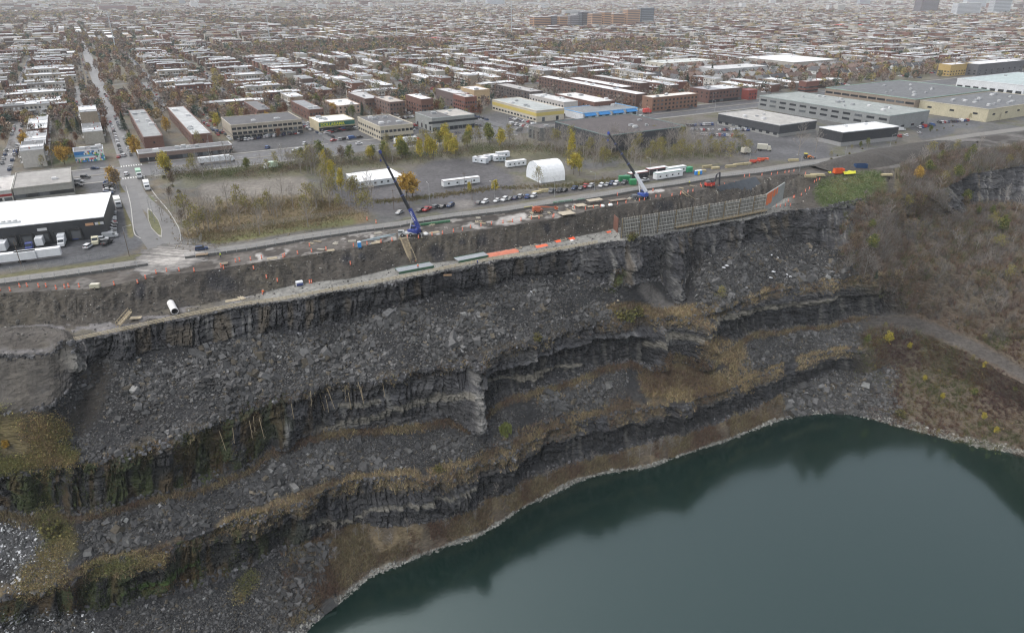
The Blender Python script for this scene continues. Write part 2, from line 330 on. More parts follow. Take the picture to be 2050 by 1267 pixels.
# brown grassy fringes on the bench lips and at cliff feet
fringe = np.where(seg == 3, sm(.86, .97, fr), 0) * sm(180, 300, xx) + np.where(seg == 5, sm(.80, .96, fr), 0) + np.where(seg == 4, 1 - sm(.03, .28, fr + .12 * n_med), 0) * .8 + np.where(seg == 6, 1 - sm(.02, .42, fr + .15 * n_med), 0) * .9
fringe = np.clip(fringe, 0, 1) * (1 - flank) * sm(-.35, .1, n_med)
fringe = fringe * np.where(seg <= 4, sm(1150, 1250, xx) * .7 + .3, 1)
col = mixc(col, grassdry, fringe * .75); col = mixc(col, brush_b, fringe * sm(0, .3, n_fine))
col = mixc(col, (.085, .062, .040), (seg == 5) * (1 - sm(.05, .2, fr)) * .8 * (1 - flank))
# shore slope
ss = (seg == 7) * (1 - sm(1560, 1660, xx) * (1 - sm(1780, 1850, xx)))
col = mixc(col, brush_b, ss * sm(560, 640, xx) * .9); col = mixc(col, grassdry, ss * sm(.0, .4, n_med) * sm(500, 640, xx) * .6); col = mixc(col, brush_r, ss * sm(.0, .35, -n_med) * sm(600, 700, xx) * .7)
# flank: leafless brown brush
fl = np.where(seg == 2, 0, flank) * (seg >= 2) + (seg == 2) * sm(1730, 1780, xx) * (1 - sm(1880, 1895, xx))
fl = np.clip(fl + blob([(1800, 420), (1770, 520), (1860, 520)], 60) + blob([(1720, 505), (1700, 540)], 26) * .7, 0, 1) * (PY0 > 385 - 0 * xx)
col = mixc(col, brush_b, fl * .95); col = mixc(col, brush_r, fl * sm(-.05, .35, n_big) * .6); col = mixc(col, (.08, .078, .035), fl * sm(.1, .5, -n_big) * .7)
col = mixc(col, (.10, .085, .045), ((seg <= 1) & (xx > 1790)) * .8)
road = blob([(1640, 690), (1700, 655), (1760, 640), (1820, 645), (1880, 665), (1940, 690), (2000, 722), (2060, 758), (2200, 850)], 12, .5)
col = mixc(col, (.072, .066, .062), road * .85)
# grass knoll
kn = blob([(1660, 385), (1700, 378), (1745, 372)], 28, .3)
col = mixc(col, (.075, .096, .034), kn); col = mixc(col, (.10, .09, .045), kn * sm(.05, .4, n_fine) * .6)
# left yellow scrub, trash heap, orange streaks
col = mixc(col, (.21, .165, .075), blob([(-60, 880), (20, 870), (80, 880)], 36, .8) * sm(-.35, .2, n_med) * .8)
col = mixc(col, (.10, .09, .035), blob([(0, 935), (140, 915)], 14) * .8)
col = mixc(col, (.13, .115, .045), blob([(95, 1040), (125, 1090), (60, 1160)], 30) * .9)
col = mixc(col, (.10, .10, .105), blob([(-80, 1100), (40, 1090), (90, 1130)], 48) * sm(-.2, .2, n_fine) * .85)
m2 = ((seg == 4) | (seg == 6)) * 1.0
col = mixc(col, (.018, .019, .016), m2 * (1 - sm(520, 600, xx)) * sm(-.35, .1, vnoise(U / 6, z_ / 5, 0, 74)) * .7)
col = mixc(col, moss, m2 * (1 - sm(430, 700, xx)) * sm(-.1, .35, vnoise(U / 3, z_ / 10, 0, 71) + n_med) * .8)
col = mixc(col, (.075, .05, .022), m2 * (1 - sm(500, 760, xx)) * sm(.1, .5, vnoise(U / 2.5, z_ / 9, 0, 72)) * .7)
col = mixc(col, (.05, .09, .018), blob([(245, 1187), (330, 1168), (400, 1140)], 5, .5) * .9)
# pale limestone bed
for pts, r in (([(640, 870), (700, 842), (760, 835), (790, 820), (850, 808), (880, 795), (945, 780)], 7), ([(590, 880), (640, 862)], 6), ([(1290, 688), (1335, 672), (1410, 667), (1440, 645), (1500, 626), (1560, 615), (1620, 607), (1680, 596)], 6),
               ([(1040, 764), (1090, 758)], 6), ([(620, 1050), (700, 1040), (740, 1018), (830, 1008), (900, 985), (955, 975)], 4), ([(960, 768), (1050, 760), (1170, 735)], 3), ([(680, 812), (760, 805)], 4)):
    col = mixc(col, pale, blob(pts, r, .4) * sm(-.5, .1, n_fine + .2) * .8)
col = mixc(col, (.27, .26, .235), blob([(120, 702), (150, 722)], 17, .3) * .85 * (.7 + .3 * bc))
col = mixc(col, (.22, .21, .20), blob([(160, 690), (178, 700)], 11, .3) * .8)
for pts, r in (([(940, 735), (948, 790), (950, 855)], 9), ([(775, 790), (790, 845)], 5), ([(685, 820), (700, 850)], 5), ([(575, 845), (572, 885)], 7), ([(1345, 560), (1352, 600)], 6), ([(1215, 500), (1218, 560)], 4), ([(1325, 650), (1330, 735)], 5)):
    col = mixc(col, (.17, .165, .155), blob(pts, r, .6) * sm(-.4, .2, n_fine) * .8)
# dusty gravel chutes between the buttresses
col = mixc(col, (.13, .12, .11), blob([(1290, 575), (1330, 620), (1360, 628)], 15, .4) * .85)
col = mixc(col, (.10, .12, .04), blob([(1240, 545), (1225, 575)], 9, .5) * .8)
col = mixc(col, (.16, .115, .05), blob([(1190, 625), (1260, 620), (1330, 632), (1420, 622), (1450, 612)], 13, .5) * .8)
col = mixc(col, (.17, .12, .045), blob([(1310, 775), (1380, 775), (1440, 770)], 22, .5) * .85)
col = mixc(col, (.15, .10, .05), blob([(1420, 700), (1470, 710), (1490, 760)], 20, .6) * .7)
col = mixc(col, (.12, .07, .045), blob([(1350, 730), (1400, 745), (1300, 760)], 18, .6) * .7)
# construction bank: dark damp piles, wet silt, pale silt on the haul strip
for pts, r in (([(282, 575), (280, 590)], 11), ([(430, 560), (455, 570)], 18), ([(695, 520)], 12), ([(725, 515)], 8), ([(870, 500), (880, 512)], 12), ([(925, 485)], 7), ([(965, 480)], 10), ([(1095, 455)], 8), ([(1135, 447)], 6), ([(1320, 412), (1340, 412)], 10)):
    col = mixc(col, (.018, .018, .021), blob(pts, r, .5) * .9)
ledge = (seg == 1) * 1.0
col = mixc(col, (.215, .212, .195), ledge * sm(380, 560, xx) * (1 - sm(1560, 1600, xx)) * .9)
col = mixc(col, (.10, .09, .07), ledge * (1 - sm(480, 560, xx)) * sm(-.3, .2, n_med) * .8)
col = mixc(col, (.16, .155, .16), (ledge > 0) * (1 - sm(480, 540, xx)) * sm(.0, .3, vnoise(U / 4, y_ / 2, 0, 91)) * .7)
col = mixc(col, (.062, .055, .048), blob([(-60, 685), (30, 682), (90, 676), (130, 684)], 19, .4) * .95)
col = mixc(col, (.050, .045, .038), (seg == 2) * (1 - sm(110, 160, xx)) * sm(-.9, -.1, n_med) * .92)
shore = (seg == 7) * sm(.86, .95, fr + .04 * n_med) + (seg == 8) * (fr < .13)
col = mixc(col, (.30, .28, .24), np.clip(shore, 0, 1) * sm(-.5, .1, n_fine) * .85)
col = mixc(col, (.22, .21, .19), blob([(620, 1250), (560, 1300)], 30) * .6)
col = np.clip(col, .008, .8)
idx = np.arange(R_ * C_).reshape(R_, C_)
Q = np.stack([idx[:-1, :-1], idx[1:, :-1], idx[1:, 1:], idx[:-1, 1:]], -1).reshape(-1, 4)
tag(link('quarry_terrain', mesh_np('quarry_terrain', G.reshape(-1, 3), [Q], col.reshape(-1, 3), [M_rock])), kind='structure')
# plateau: from the rim out to the horizon
rim = G[0].copy(); rpx, rpy = proj(rim)
PR = [rim]; NR = 150
for i in range(1, NR): PR.append(P(rpx, rpy * (1 - i / (NR - 1)) + 190 * i / (NR - 1), 0.0))
for yy in (170, 150, 130, 110, 90, 70, 50, 30, 15, 5, -3, -10, -15, -19, -21): PR.append(P(rpx, yy + 0 * rpx, 0.0))
PR = np.stack(PR); pr_n = PR.shape[0]
pidx = np.arange(pr_n * C_).reshape(pr_n, C_)
PQ = np.stack([pidx[:-1, :-1], pidx[:-1, 1:], pidx[1:, 1:], pidx[1:, :-1]], -1).reshape(-1, 4)
PX0, PY0 = proj(PR); xx = PX0
gx, gy = PR[..., 0], PR[..., 1]
gn = fbm(gx / 9, gy / 9, 0, 4, 201); gb = fbm(gx / 45, gy / 45, 0, 3, 211); gf = fbm(gx / 2.5, gy / 2.5, 0, 2, 221)
pc = np.zeros(PR.shape) + A(.115, .105, .088)
pc = mixc(pc, (.10, .10, .098), sm(-.1, .3, gb)); pc = mixc(pc, (.10, .10, .05), sm(.05, .4, -gn) * .6)
ROADN = [(-700, 640), (-300, 602), (0, 556), (101, 541), (208, 526), (297, 515), (381, 499), (500, 483), (601, 466), (721, 452), (799, 444), (881, 431), (1015, 412), (1101, 397), (1218, 381), (1330, 363), (1457, 341), (1520, 334), (1620, 318), (1740, 302), (1800, 292), (1902, 270), (2050, 250), (2300, 218), (2750, 175)]
FENCE = [(-700, 660), (-300, 618), (0, 571), (101, 559), (208, 544), (297, 531), (381, 516), (500, 501), (601, 483), (721, 465), (799, 455), (837, 447), (906, 437), (1015, 425), (1076, 415), (1142, 406), (1228, 392), (1266, 385), (1355, 372), (1441, 357), (1520, 349), (1620, 334), (1740, 318), (1800, 305), (1902, 284), (2050, 266), (2300, 232), (2750, 188)]
fy = np.interp(xx, *zip(*FENCE)); ry = np.interp(xx, *zip(*ROADN))
site = sm(-6, 2, PY0 - fy)
pc = mixc(pc, (.058, .050, .043), site); rut = vnoise((-gx * .46 + gy * .89) / .9, (gx * .89 + gy * .46) / 40, 0, 231); pc = mixc(pc, (.095, .085, .075), site * sm(.1, .5, rut) * .55); pc = mixc(pc, (.028, .025, .023), site * sm(.15, .5, -rut) * .5); pc = mixc(pc, (.045, .040, .037), site * sm(.0, .3, gn) * .8); pc = mixc(pc, (.12, .11, .10), site * sm(.15, .4, -gn + .3 * gb) * .7)
# pale, wet silt puddles on the working strip
for pts, r in (([(350, 520), (330, 535)], 12), ([(480, 520), (520, 515)], 7), ([(575, 498), (600, 492)], 6), ([(610, 492), (640, 488)], 4), ([(680, 482), (700, 479)], 4), ([(745, 474)], 4), ([(880, 466), (940, 455), (985, 446)], 7), ([(1000, 447), (1060, 430)], 9), ([(1000, 445), (1020, 442)], 8), ([(1100, 418), (1150, 412)], 4), ([(1300, 385), (1330, 380)], 4)):
    pc = mixc(pc, (.42, .40, .38), blob(pts, r, .5) * sm(-.15, .15, gn + gf * .6) * site * .85)
pc = mixc(pc, (.30, .285, .265), site * sm(.12, .3, gn * .7 + .5 * gf + .25 * rut) * sm(430, 560, xx) * (1 - sm(1120, 1250, xx)) * .75); pc = mixc(pc, (.20, .19, .175), site * sm(.15, .35, gn * .7 + .5 * gf) * (1 - sm(430, 560, xx)) * .45)
# fields and lots between the works road and the boulevard
mid = (1 - site) * sm(2, -4, PY0 - ry + 3)
pc = mixc(pc, (.125, .10, .062), mid * sm(-.2, .3, gn) * (1 - sm(640, 700, xx)) * .7)
pc = mixc(pc, (.125, .095, .05), blob([(430, 450), (560, 420), (700, 440), (560, 460), (420, 480)], 42, .5) * mid); pc = mixc(pc, (.10, .11, .04), blob([(420, 490), (600, 462), (700, 448)], 12) * mid * .8)
pc = mixc(pc, (.17, .155, .135), blob([(420, 385), (500, 375), (600, 372)], 19, .35) * mid)
pc = mixc(pc, (.088, .085, .088), blob([(690, 385), (780, 400), (880, 345), (960, 345), (1000, 370), (860, 380)], 30, .25) * mid * (xx > 640))
pc = mixc(pc, (.075, .072, .072), blob([(800, 425), (900, 412), (1050, 398), (1250, 372), (1400, 348), (1500, 330)], 9, .3) * mid)
pc = mixc(pc, (.16, .15, .135), blob([(800, 352), (830, 350)], 5) * mid * .7); pc = mixc(pc, (.15, .14, .13), blob([(915, 410), (940, 408)], 8) * mid * .8)
pc = mixc(pc, (.10, .095, .055), blob([(330, 350), (500, 345), (700, 330), (900, 300), (1100, 310), (1300, 300), (1480, 295)], 14, .6) * mid * .8)
pc = mixc(pc, (.088, .088, .092), blob([(1420, 280), (1520, 300), (1640, 305), (1480, 262), (1400, 262)], 20, .3) * (1 - site))
pc = mixc(pc, (.085, .087, .092), blob([(1850, 268), (1900, 258), (1830, 250), (1950, 245)], 12, .3) * (1 - site))
pc = mixc(pc, (.078, .080, .086), blob([(-60, 520), (60, 500), (180, 500), (260, 470), (240, 420), (210, 370), (190, 350)], 34, .25) * (1 - site) * (PY0 < ry + 0))
pc = mixc(pc, (.12, .11, .05), blob([(240, 340), (250, 400), (262, 470)], 6, .4)); pc = mixc(pc, (.10, .095, .05), blob([(-60, 565), (60, 547), (200, 527), (285, 512)], 5, .4) * (1 - site))
pc = mixc(pc, (.10, .11, .045), blob([(300, 400), (318, 470)], 8, .4) * mid)
# town lots
pc = mixc(pc, (.085, .085, .088), blob([(480, 290), (560, 285), (640, 275), (760, 275), (900, 262), (1000, 240), (1080, 240)], 17, .3)); 
pc = mixc(pc, (.09, .11, .045), blob([(60, 320), (160, 310)], 14))
pc = mixc(pc, (.12, .115, .11), (xx > 1780) * site * sm(.2, -.2, gn) * .8)
tag(link('ground', mesh_np('ground', PR.reshape(-1, 3), [PQ], np.clip(pc, .01, .8).reshape(-1, 3), [M_ground])), kind='structure')
# water
mw = bpy.data.materials.new('quarry_water'); mw.use_nodes = True; t = mw.node_tree; b = t.nodes['Principled BSDF']
b.inputs['Base Color'].default_value = (.0035, .0165, .0125, 1); b.inputs['Roughness'].default_value = .11; b.inputs['IOR'].default_value = 2.0; b.inputs['Specular Tint'].default_value = (.84, 1.0, .97, 1)
tc = t.nodes.new('ShaderNodeTexCoord'); nz = t.nodes.new('ShaderNodeTexNoise'); nz.inputs['Scale'].default_value = .9; nz.inputs['Detail'].default_value = 4
bp = t.nodes.new('ShaderNodeBump'); bp.inputs['Distance'].default_value = .012; t.links.new(tc.outputs['Object'], nz.inputs['Vector']); t.links.new(nz.outputs[0], bp.inputs['Height']); t.links.new(bp.outputs[0], b.inputs['Normal'])
tag(link('water', MB().add([(-700, -500, -85), (900, -500, -85), (900, 420, -85), (-700, 420, -85)], [(0, 1, 2, 3)]).mesh('water', mw)), kind='structure')
# ground lookup for things standing on the terrain
def on_terrain(px, py):
    """nearest terrain vertex seen at a photo pixel"""
    d = (PXf - px) ** 2 + (PYf - py) ** 2; i = np.argmin(d); return Gf[i]
PXd, PYd = proj(G); PXf, PYf, Gf = PXd.ravel(), PYd.ravel(), G.reshape(-1, 3)

# =====================================================================
# rubble
# =====================================================================
PX1, PY1 = PXd, PYd
e1 = np.linalg.norm(G[1:, :-1] - G[:-1, :-1], axis=-1); e2 = np.linalg.norm(G[:-1, 1:] - G[:-1, :-1], axis=-1); AREA = e1 * e2
seg_c = seg[:-1, :-1]; fr_c = fr[:-1, :-1]; PXc = PX1[:-1, :-1]; PYc = PY1[:-1, :-1]
def cblob(pts, r, feather=.5):
    global PX0, PY0, xx
    PX0, PY0, xx = PXc, PYc, PXc; return blob(pts, r, feather)
def pick(mask, n, vis=True):
    w = AREA * mask
    if vis: w = w * ((PXc > -120) & (PXc < 2170) & (PYc < 1330))
    w = w.ravel(); c = np.cumsum(w); i = np.searchsorted(c, rng.random(n) * c[-1]); i = np.minimum(i, len(w) - 1)
    r, cc = np.unravel_index(i, AREA.shape); a, b = rng.random((2, n, 1))
    return G[r, cc] * (1 - a) * (1 - b) + G[r + 1, cc] * a * (1 - b) + G[r, cc + 1] * (1 - a) * b + G[r + 1, cc + 1] * a * b, r, cc
CUBE = np.array([(-1, -1, -1), (1, -1, -1), (1, 1, -1), (-1, 1, -1), (-1, -1, 1), (1, -1, 1), (1, 1, 1), (-1, 1, 1)], float)
CQ = np.array([(0, 3, 2, 1), (4, 5, 6, 7), (0, 1, 5, 4), (1, 2, 6, 5), (2, 3, 7, 6), (3, 0, 4, 7)])
def rocks(name, pos, size, colr, flat=.45, kind='stuff', tilt=.6):
    n = len(pos); V = CUBE[None] * (1 + .38 * (rng.random((n, 8, 3)) - .5)); 
    V[:, 4:, :2] *= (.55 + .4 * rng.random((n, 1, 1)))
    sc = np.stack([size * (.6 + .8 * rng.random(n)), size * (.5 + .5 * rng.random(n)), size * flat * (.6 + .9 * rng.random(n))], -1) / 2
    V *= sc[:, None]
    ax, ay, az = rng.normal(0, tilt, n), rng.normal(0, tilt, n), rng.random(n) * 6.28
    def rot(V, a, i, j):
        c_, s_ = np.cos(a)[:, None], np.sin(a)[:, None]; x, y = V[..., i].copy(), V[..., j].copy(); V[..., i] = x * c_ - y * s_; V[..., j] = x * s_ + y * c_
    rot(V, ax, 1, 2); rot(V, ay, 0, 2); rot(V, az, 0, 1)
    V += pos[:, None]; V[..., 2] += (size * flat * .2)[:, None]
    F = (CQ[None] + (np.arange(n) * 8)[:, None, None]).reshape(-1, 4); cc = np.repeat(colr, 8, axis=0)
    o = link(name, mesh_np(name, V.reshape(-1, 3), [F], cc, [M_rubble]))
    if kind: tag(o, kind=kind)
    return o
gu = lambda lo, hi: sm(lo[0], lo[1], PXc) * (1 - sm(hi[0], hi[1], PXc))
s3, s5, s7 = (seg_c == 3) * 1., (seg_c == 5) * 1., (seg_c == 7) * 1.
flk = sm(1690, 1760, PXc)
clump = sm(-.12, .22, fbm(G[:-1, :-1, 0] / 14, G[:-1, :-1, 1] / 14, 0, 3, 301))
D = s3 * (gu((90, 190), (1190, 1250)) + gu((1380, 1420), (1680, 1720))) * (1 - .8 * sm(.85, .97, fr_c) * sm(800, 1200, PXc)) * (1 - .85 * sm(.06, -.0, fr_c)) * (.2 + .8 * clump)
D = D + s5 * (gu((140, 200), (1000, 1060)) + gu((1060, 1100), (1230, 1260)) + gu((1470, 1510), (1700, 1730))) * sm(.1, .3, fr_c) * (1 - sm(.7, .9, fr_c)) * (.5 + .5 * clump) * 1.2
D = D + s7 * (gu((1560, 1640), (1770, 1810)) + 1.0 * gu((-200, -100), (600, 680)) * sm(.0, .08, fr_c)) * (.6 + .4 * clump)
D = D * (1 - .9 * cblob([(195, 740), (185, 800), (150, 850)], 22)) * (1 - .9 * cblob([(0, 870), (90, 880)], 50))
N = 140000
pos, r, cc = pick(D, N)
sz = np.clip(np.exp(rng.normal(-.68, .52, N)), .2, 2.4); sz *= np.where((seg_c[r, cc] == 5), .85, 1) * np.where(PXc[r, cc] > 1370, 1.1, 1)
sz *= .55 + 1.25 * sm(-.15, .45, fbm(pos[:, 0] / 11, pos[:, 1] / 11, pos[:, 2] / 11, 3, 305))
tone = np.exp(rng.normal(0, .38, N))[:, None]
rc = np.array([[.073, .0715, .070]]) * tone
oc = rng.random(N) < .10; rc[oc] = rc[oc] * np.array([1.25, 1.08, .82]); wh = rng.random(N) < .005; rc[wh] = (.22, .22, .21)
rocks('shale_rubble', pos, sz, np.clip(rc, .02, .4))
# large slabs scattered among it
pos, r, cc = pick(D * (seg_c < 6), 700); sz = rng.uniform(1.3, 2.6, 700)
rocks('shale_blocks', pos, sz, np.array([[.058, .057, .057]]) * np.exp(rng.normal(0, .25, 700))[:, None], .5, tilt=.35)
# fallen debris on cliff ledges and at every cliff foot
Dl = isc[:-1, :-1] * (np.exp(-(fr_c / .06) ** 2) + np.exp(-((1 - fr_c) / .06) ** 2)) * (1 - flk)
pos, r, cc = pick(Dl, 9000); rocks('ledge_debris', pos, rng.uniform(.3, 1.3, 9000), np.array([[.065, .064, .066]]) * np.exp(rng.normal(0, .4, 9000))[:, None], .5)
# pale stones along the water
Ds = s7 * sm(.86, .94, fr_c) + (seg_c == 8) * (fr_c < .12)
pos, r, cc = pick(Ds, 16000); rocks('shore_stones', pos, np.exp(rng.normal(-.95, .45, 16000)), np.array([[.20, .195, .175]]) * np.exp(rng.normal(0, .45, 16000))[:, None].clip(.3, 1.8), .55)
# broken concrete and white litter on the left heap
Dh = cblob([(-80, 1110), (30, 1090), (80, 1130), (60, 1170)], 44) * (seg_c == 5) + .5 * cblob([(100, 1250), (180, 1250), (0, 1262)], 26) * (seg_c >= 6)
pos, r, cc = pick(Dh, 4200); hc = np.where(rng.random((4200, 1)) < .16, .6, .10) * np.exp(rng.normal(0, .3, 4200))[:, None] * np.ones((1, 3))
rocks('concrete_litter', pos, np.exp(rng.normal(-.95, .4, 4200)), np.clip(hc, .03, .75), .4)
# stones and clods on the bank and the working strip
Db = (seg_c == 0) * .9 + (seg_c == 1) * .25
pos, r, cc = pick(Db * (PXc < 1700), 8000); cl_ = np.where(rng.random((8000, 1)) < .12, .22, .055) * np.array([[1.05, 1, .9]]) * np.exp(rng.normal(0, .4, (8000, 1)))
rocks('soil_stones', pos, np.exp(rng.normal(-1.35, .45, 8000)), np.clip(cl_, .02, .4), .6)
# notable boulders, each a thing
for px, py, s_, hexc, lab in [(233, 1078, 5.0, .10, 'big flat grey boulder on the lower bench rubble, left of its squarer neighbour'), (257, 1080, 3.6, .11, 'squarish grey boulder on the lower bench, just right of the big flat one'),
        (178, 1106, 3.4, .12, 'pale boulder at the left end of the lower bench rubble'), (590, 976, 4.4, .17, 'pale sand coloured slab on the lower bench under the leaning rock pillar'), (567, 945, 3.4, .12, 'tilted grey boulder just above the pale sand coloured slab'),
        (558, 715, 3.2, .30, 'cream coloured tilted slab sticking out of the upper rubble slope'), (547, 712, 3.0, .13, 'brown grey slab leaning beside the cream coloured slab'), (817, 904, 3.6, .12, 'rounded grey block on the rubble above the grassy lip'),
        (325, 1027, 3.2, .11, 'grey block standing alone in the middle of the lower rubble'), (830, 680, 3.6, .09, 'wide dark slab in the rubble left of the leafless shrub'), (980, 650, 3.4, .10, 'flat grey slab lying on the rubble slope under the cliff'),
        (1218, 772, 5.2, .15, 'large pale square slab on the bench below the overhanging cliff'), (1100, 612, 3.4, .10, 'dark angular block left of the yellow green bush'), (1535, 708, 3.6, .11, 'light grey boulder on the right hand lower rubble field'),
        (270, 783, 3.2, .26, 'pale stone half way down the rubble below the white pipe'), (870, 900, 3.0, .12, 'round boulder on the bench left of the green willow'), (1112, 790, 3.2, .11, 'dark block on the small rubble patch right of the willow'),
        (425, 1010 - 290, 3.0, .11, 'flat slab low on the rubble slope near the brown stalks')]:
    p = on_terrain(px, py); MBk = rocks('boulder', p[None] * 0, np.array([s_ * .72]), np.array([[hexc, hexc * .98, hexc * .93]]), .5, None, .25)
    MBk.location = tuple(p + np.array([0, 0, .2])); tag(MBk, lab, 'boulder')
# =====================================================================
# grass, brush (nobody could count them)
# =====================================================================
def tris(name, base, K, h, w, spread, colr, cvar=.3, mats=None, lean=.45, kind='stuff', leaf=0.0):
    """K thin upright slivers fanning from every base point; leaf>0 scatters small leaf triangles instead"""
    n = len(base); h = np.broadcast_to(h, (n,)); c = np.repeat(np.asarray(colr).reshape(-1, 3) * np.ones((n, 1)), K, axis=0)
    B = np.repeat(base, K, axis=0); H_ = np.repeat(h, K); m = n * K
    off = rng.normal(0, 1, (m, 3)) * np.array([1, 1, 0]) * (H_ * spread)[:, None]
    if leaf:
        ph = rng.random(m) ** .7; ctr = B + off * (1.15 - ph * .6)[:, None] + np.stack([0 * ph, 0 * ph, ph * H_], -1)
        V = ctr[:, None] + rng.normal(0, 1, (m, 3, 3)) * leaf
    else:
        tip = rng.normal(0, lean, (m, 2)) * H_[:, None]; p0 = B + off * .5; ang = rng.random(m) * 6.28
        side = np.stack([np.cos(ang), np.sin(ang), 0 * ang], -1) * w
        p1 = p0 + np.stack([tip[:, 0], tip[:, 1], H_ * (.6 + .5 * rng.random(m))], -1)
        V = np.stack([p0 - side, p0 + side, p1], 1)
    c = np.clip(c * np.exp(rng.normal(0, cvar, (m, 1))) * np.exp(rng.normal(0, .06, (m, 3))), .01, .6)
    o = link(name, mesh_np(name, V.reshape(-1, 3), [np.arange(m * 3).reshape(-1, 3)], np.repeat(c, 3, axis=0), [mats or M_leaf]))
    return tag(o, kind=kind) if kind else o
def veg_cols(pos, pal):
    k = fbm(pos[:, 0] / 10, pos[:, 1] / 10, 0, 3, 401) * 1.6 + .5 + rng.normal(0, .18, len(pos)); i = np.clip((k * len(pal)).astype(int), 0, len(pal) - 1); return np.array(pal)[i]
fgc = fringe[:-1, :-1]; ssc = ss[:-1, :-1]; flc = fl[:-1, :-1]
gold = [(.32, .25, .145), (.28, .215, .12), (.23, .18, .11), (.19, .145, .09), (.14, .10, .07)]
m_g = fgc * (PXc > 120) * (seg_c != 3) + fgc * (seg_c == 3) * sm(1150, 1230, PXc) + .9 * cblob([(1190, 625), (1260, 620), (1330, 632), (1420, 622), (1450, 612)], 14) + cblob([(1310, 775), (1380, 775), (1440, 770)], 24) + .8 * cblob([(1420, 700), (1470, 710), (1490, 760)], 22) + cblob([(950, 930), (1000, 890), (1080, 858), (1200, 818), (1250, 805)], 13) \
    + .7 * cblob([(650, 868), (730, 862), (850, 856)], 7) + .6 * cblob([(1080, 800), (1180, 765)], 9)
pos, r, cc = pick(m_g, 15000); tris('dry_grass', pos, 7, rng.uniform(.7, 1.7, 15000), .09, .35, veg_cols(pos, gold))
m_b = ssc * sm(540, 640, PXc) * (1 - sm(1500, 1600, PXc)) * (1 - sm(.80, .88, fr_c)) * sm(-.35, .0, fbm(G[:-1, :-1, 0] / 9, G[:-1, :-1, 1] / 9, 0, 3, 303)) + .8 * cblob([(1350, 730), (1400, 745), (1300, 760)], 20) + .5 * (seg_c == 5) * (1 - sm(.05, .2, fr_c)) * (1 - flk)
pos, r, cc = pick(m_b, 11000); tris('shore_brush', pos, 9, rng.uniform(.8, 2.2, 11000), .07, .4, veg_cols(pos, [(.21, .17, .10), (.17, .13, .08), (.14, .10, .065), (.13, .085, .06)]))
# yellow scrub on the left benches and moss green plants on the wet walls
m_y = cblob([(-60, 885), (20, 875), (85, 890)], 40, .7) * sm(-.3, .15, fbm(G[:-1, :-1, 0] / 5, G[:-1, :-1, 1] / 5, 0, 3, 331)) + .7 * cblob([(0, 935), (140, 915)], 12)
pos, r, cc = pick(m_y, 2600); tris('yellow_scrub', pos, 22, rng.uniform(1.0, 2.4, 2600), 0, .55, veg_cols(pos, [(.17, .16, .06), (.27, .21, .09), (.24, .18, .09), (.19, .125, .075), (.28, .22, .12)]), leaf=.13)
m_y2 = cblob([(95, 1040), (125, 1090), (60, 1170), (110, 1150)], 26, .4) + cblob([(180, 1140), (230, 1132), (320, 1118)], 12) + cblob([(480, 1190), (500, 1160)], 16)
pos, r, cc = pick(m_y2, 2600); tris('olive_scrub', pos, 16, rng.uniform(.8, 2.0, 2600), 0, .5, veg_cols(pos, [(.14, .14, .055), (.22, .18, .08), (.25, .20, .10)]), leaf=.12)
m_m = isc[:-1, :-1] * (seg_c >= 4) * (1 - sm(430, 640, PXc)) * sm(.0, .3, fbm(U[:-1, :-1] / 5, G[:-1, :-1, 2] / 9, 0, 3, 307)) + .8 * cblob([(245, 1187), (330, 1168), (400, 1140)], 5) + cblob([(1240, 545), (1225, 575)], 8)
pos, r, cc = pick(m_m, 5000); tris('wall_moss', pos, 9, rng.uniform(.4, 1.3, 5000), 0, .6, veg_cols(pos, [(.035, .05, .016), (.05, .06, .02), (.09, .085, .03), (.08, .05, .025)]), leaf=.12)
# leafless brush covering the right flank
nr = (1 - road[:-1, :-1] * 0)
rd = cblob([(1640, 690), (1700, 655), (1760, 640), (1820, 645), (1880, 665), (1940, 690), (2000, 722), (2060, 758), (2200, 850)], 18, .3)
crag = (seg_c == 2) * sm(1885, 1900, PXc)
m_f = np.clip(flc + .9 * ((seg_c <= 1) & (PXc > 1800)) + .4 * cblob([(1700, 450), (1690, 540)], 20), 0, 1) * (1 - rd) * (1 - .93 * crag) * (1 - .8 * s7 * (1 - sm(1770, 1800, PXc)))
up = m_f * (PYc < 680)
pal_b = [(.17, .155, .14), (.14, .12, .10), (.15, .11, .085), (.12, .08, .062), (.10, .105, .05), (.16, .115, .07), (.15, .14, .13)]
pos, r, cc = pick(up, 5200); tris('flank_brush', pos, 30, rng.uniform(1.8, 5.0, 5200), .06, .14, veg_cols(pos, pal_b), lean=.4)
pos, r, cc = pick(up, 3400); tris('flank_leaves', pos, 22, rng.uniform(1.2, 3.6, 3400), 0, .5, veg_cols(pos, [(.13, .105, .06), (.15, .085, .055), (.12, .075, .06), (.08, .095, .04), (.17, .095, .055), (.17, .13, .06)]), leaf=.15)
pos, r, cc = pick(up, 620); tris('flank_shrubs', pos, 190, rng.uniform(2.2, 5.2, 620), 0, .30, veg_cols(pos, [(.20, .175, .155), (.19, .145, .125), (.20, .135, .105), (.17, .105, .08), (.13, .14, .06), (.22, .16, .09), (.19, .16, .14)]), leaf=.085, cvar=.2)
lo_ = m_f * (PYc >= 660) + cblob([(1765, 690), (1850, 700), (1950, 745), (2040, 800)], 24)
pos, r, cc = pick(lo_, 5200); tris('bank_brush', pos, 20, rng.uniform(.8, 2.4, 5200), .05, .3, veg_cols(pos, [(.09, .095, .04), (.13, .105, .05), (.12, .08, .045), (.10, .055, .04), (.085, .05, .045)]))
pos, r, cc = pick(lo_, 2200); tris('bank_leaves', pos, 16, rng.uniform(.8, 2.4, 2200), 0, .5, veg_cols(pos, [(.07, .085, .03), (.16, .13, .045), (.13, .085, .045), (.10, .06, .04)]), leaf=.14)
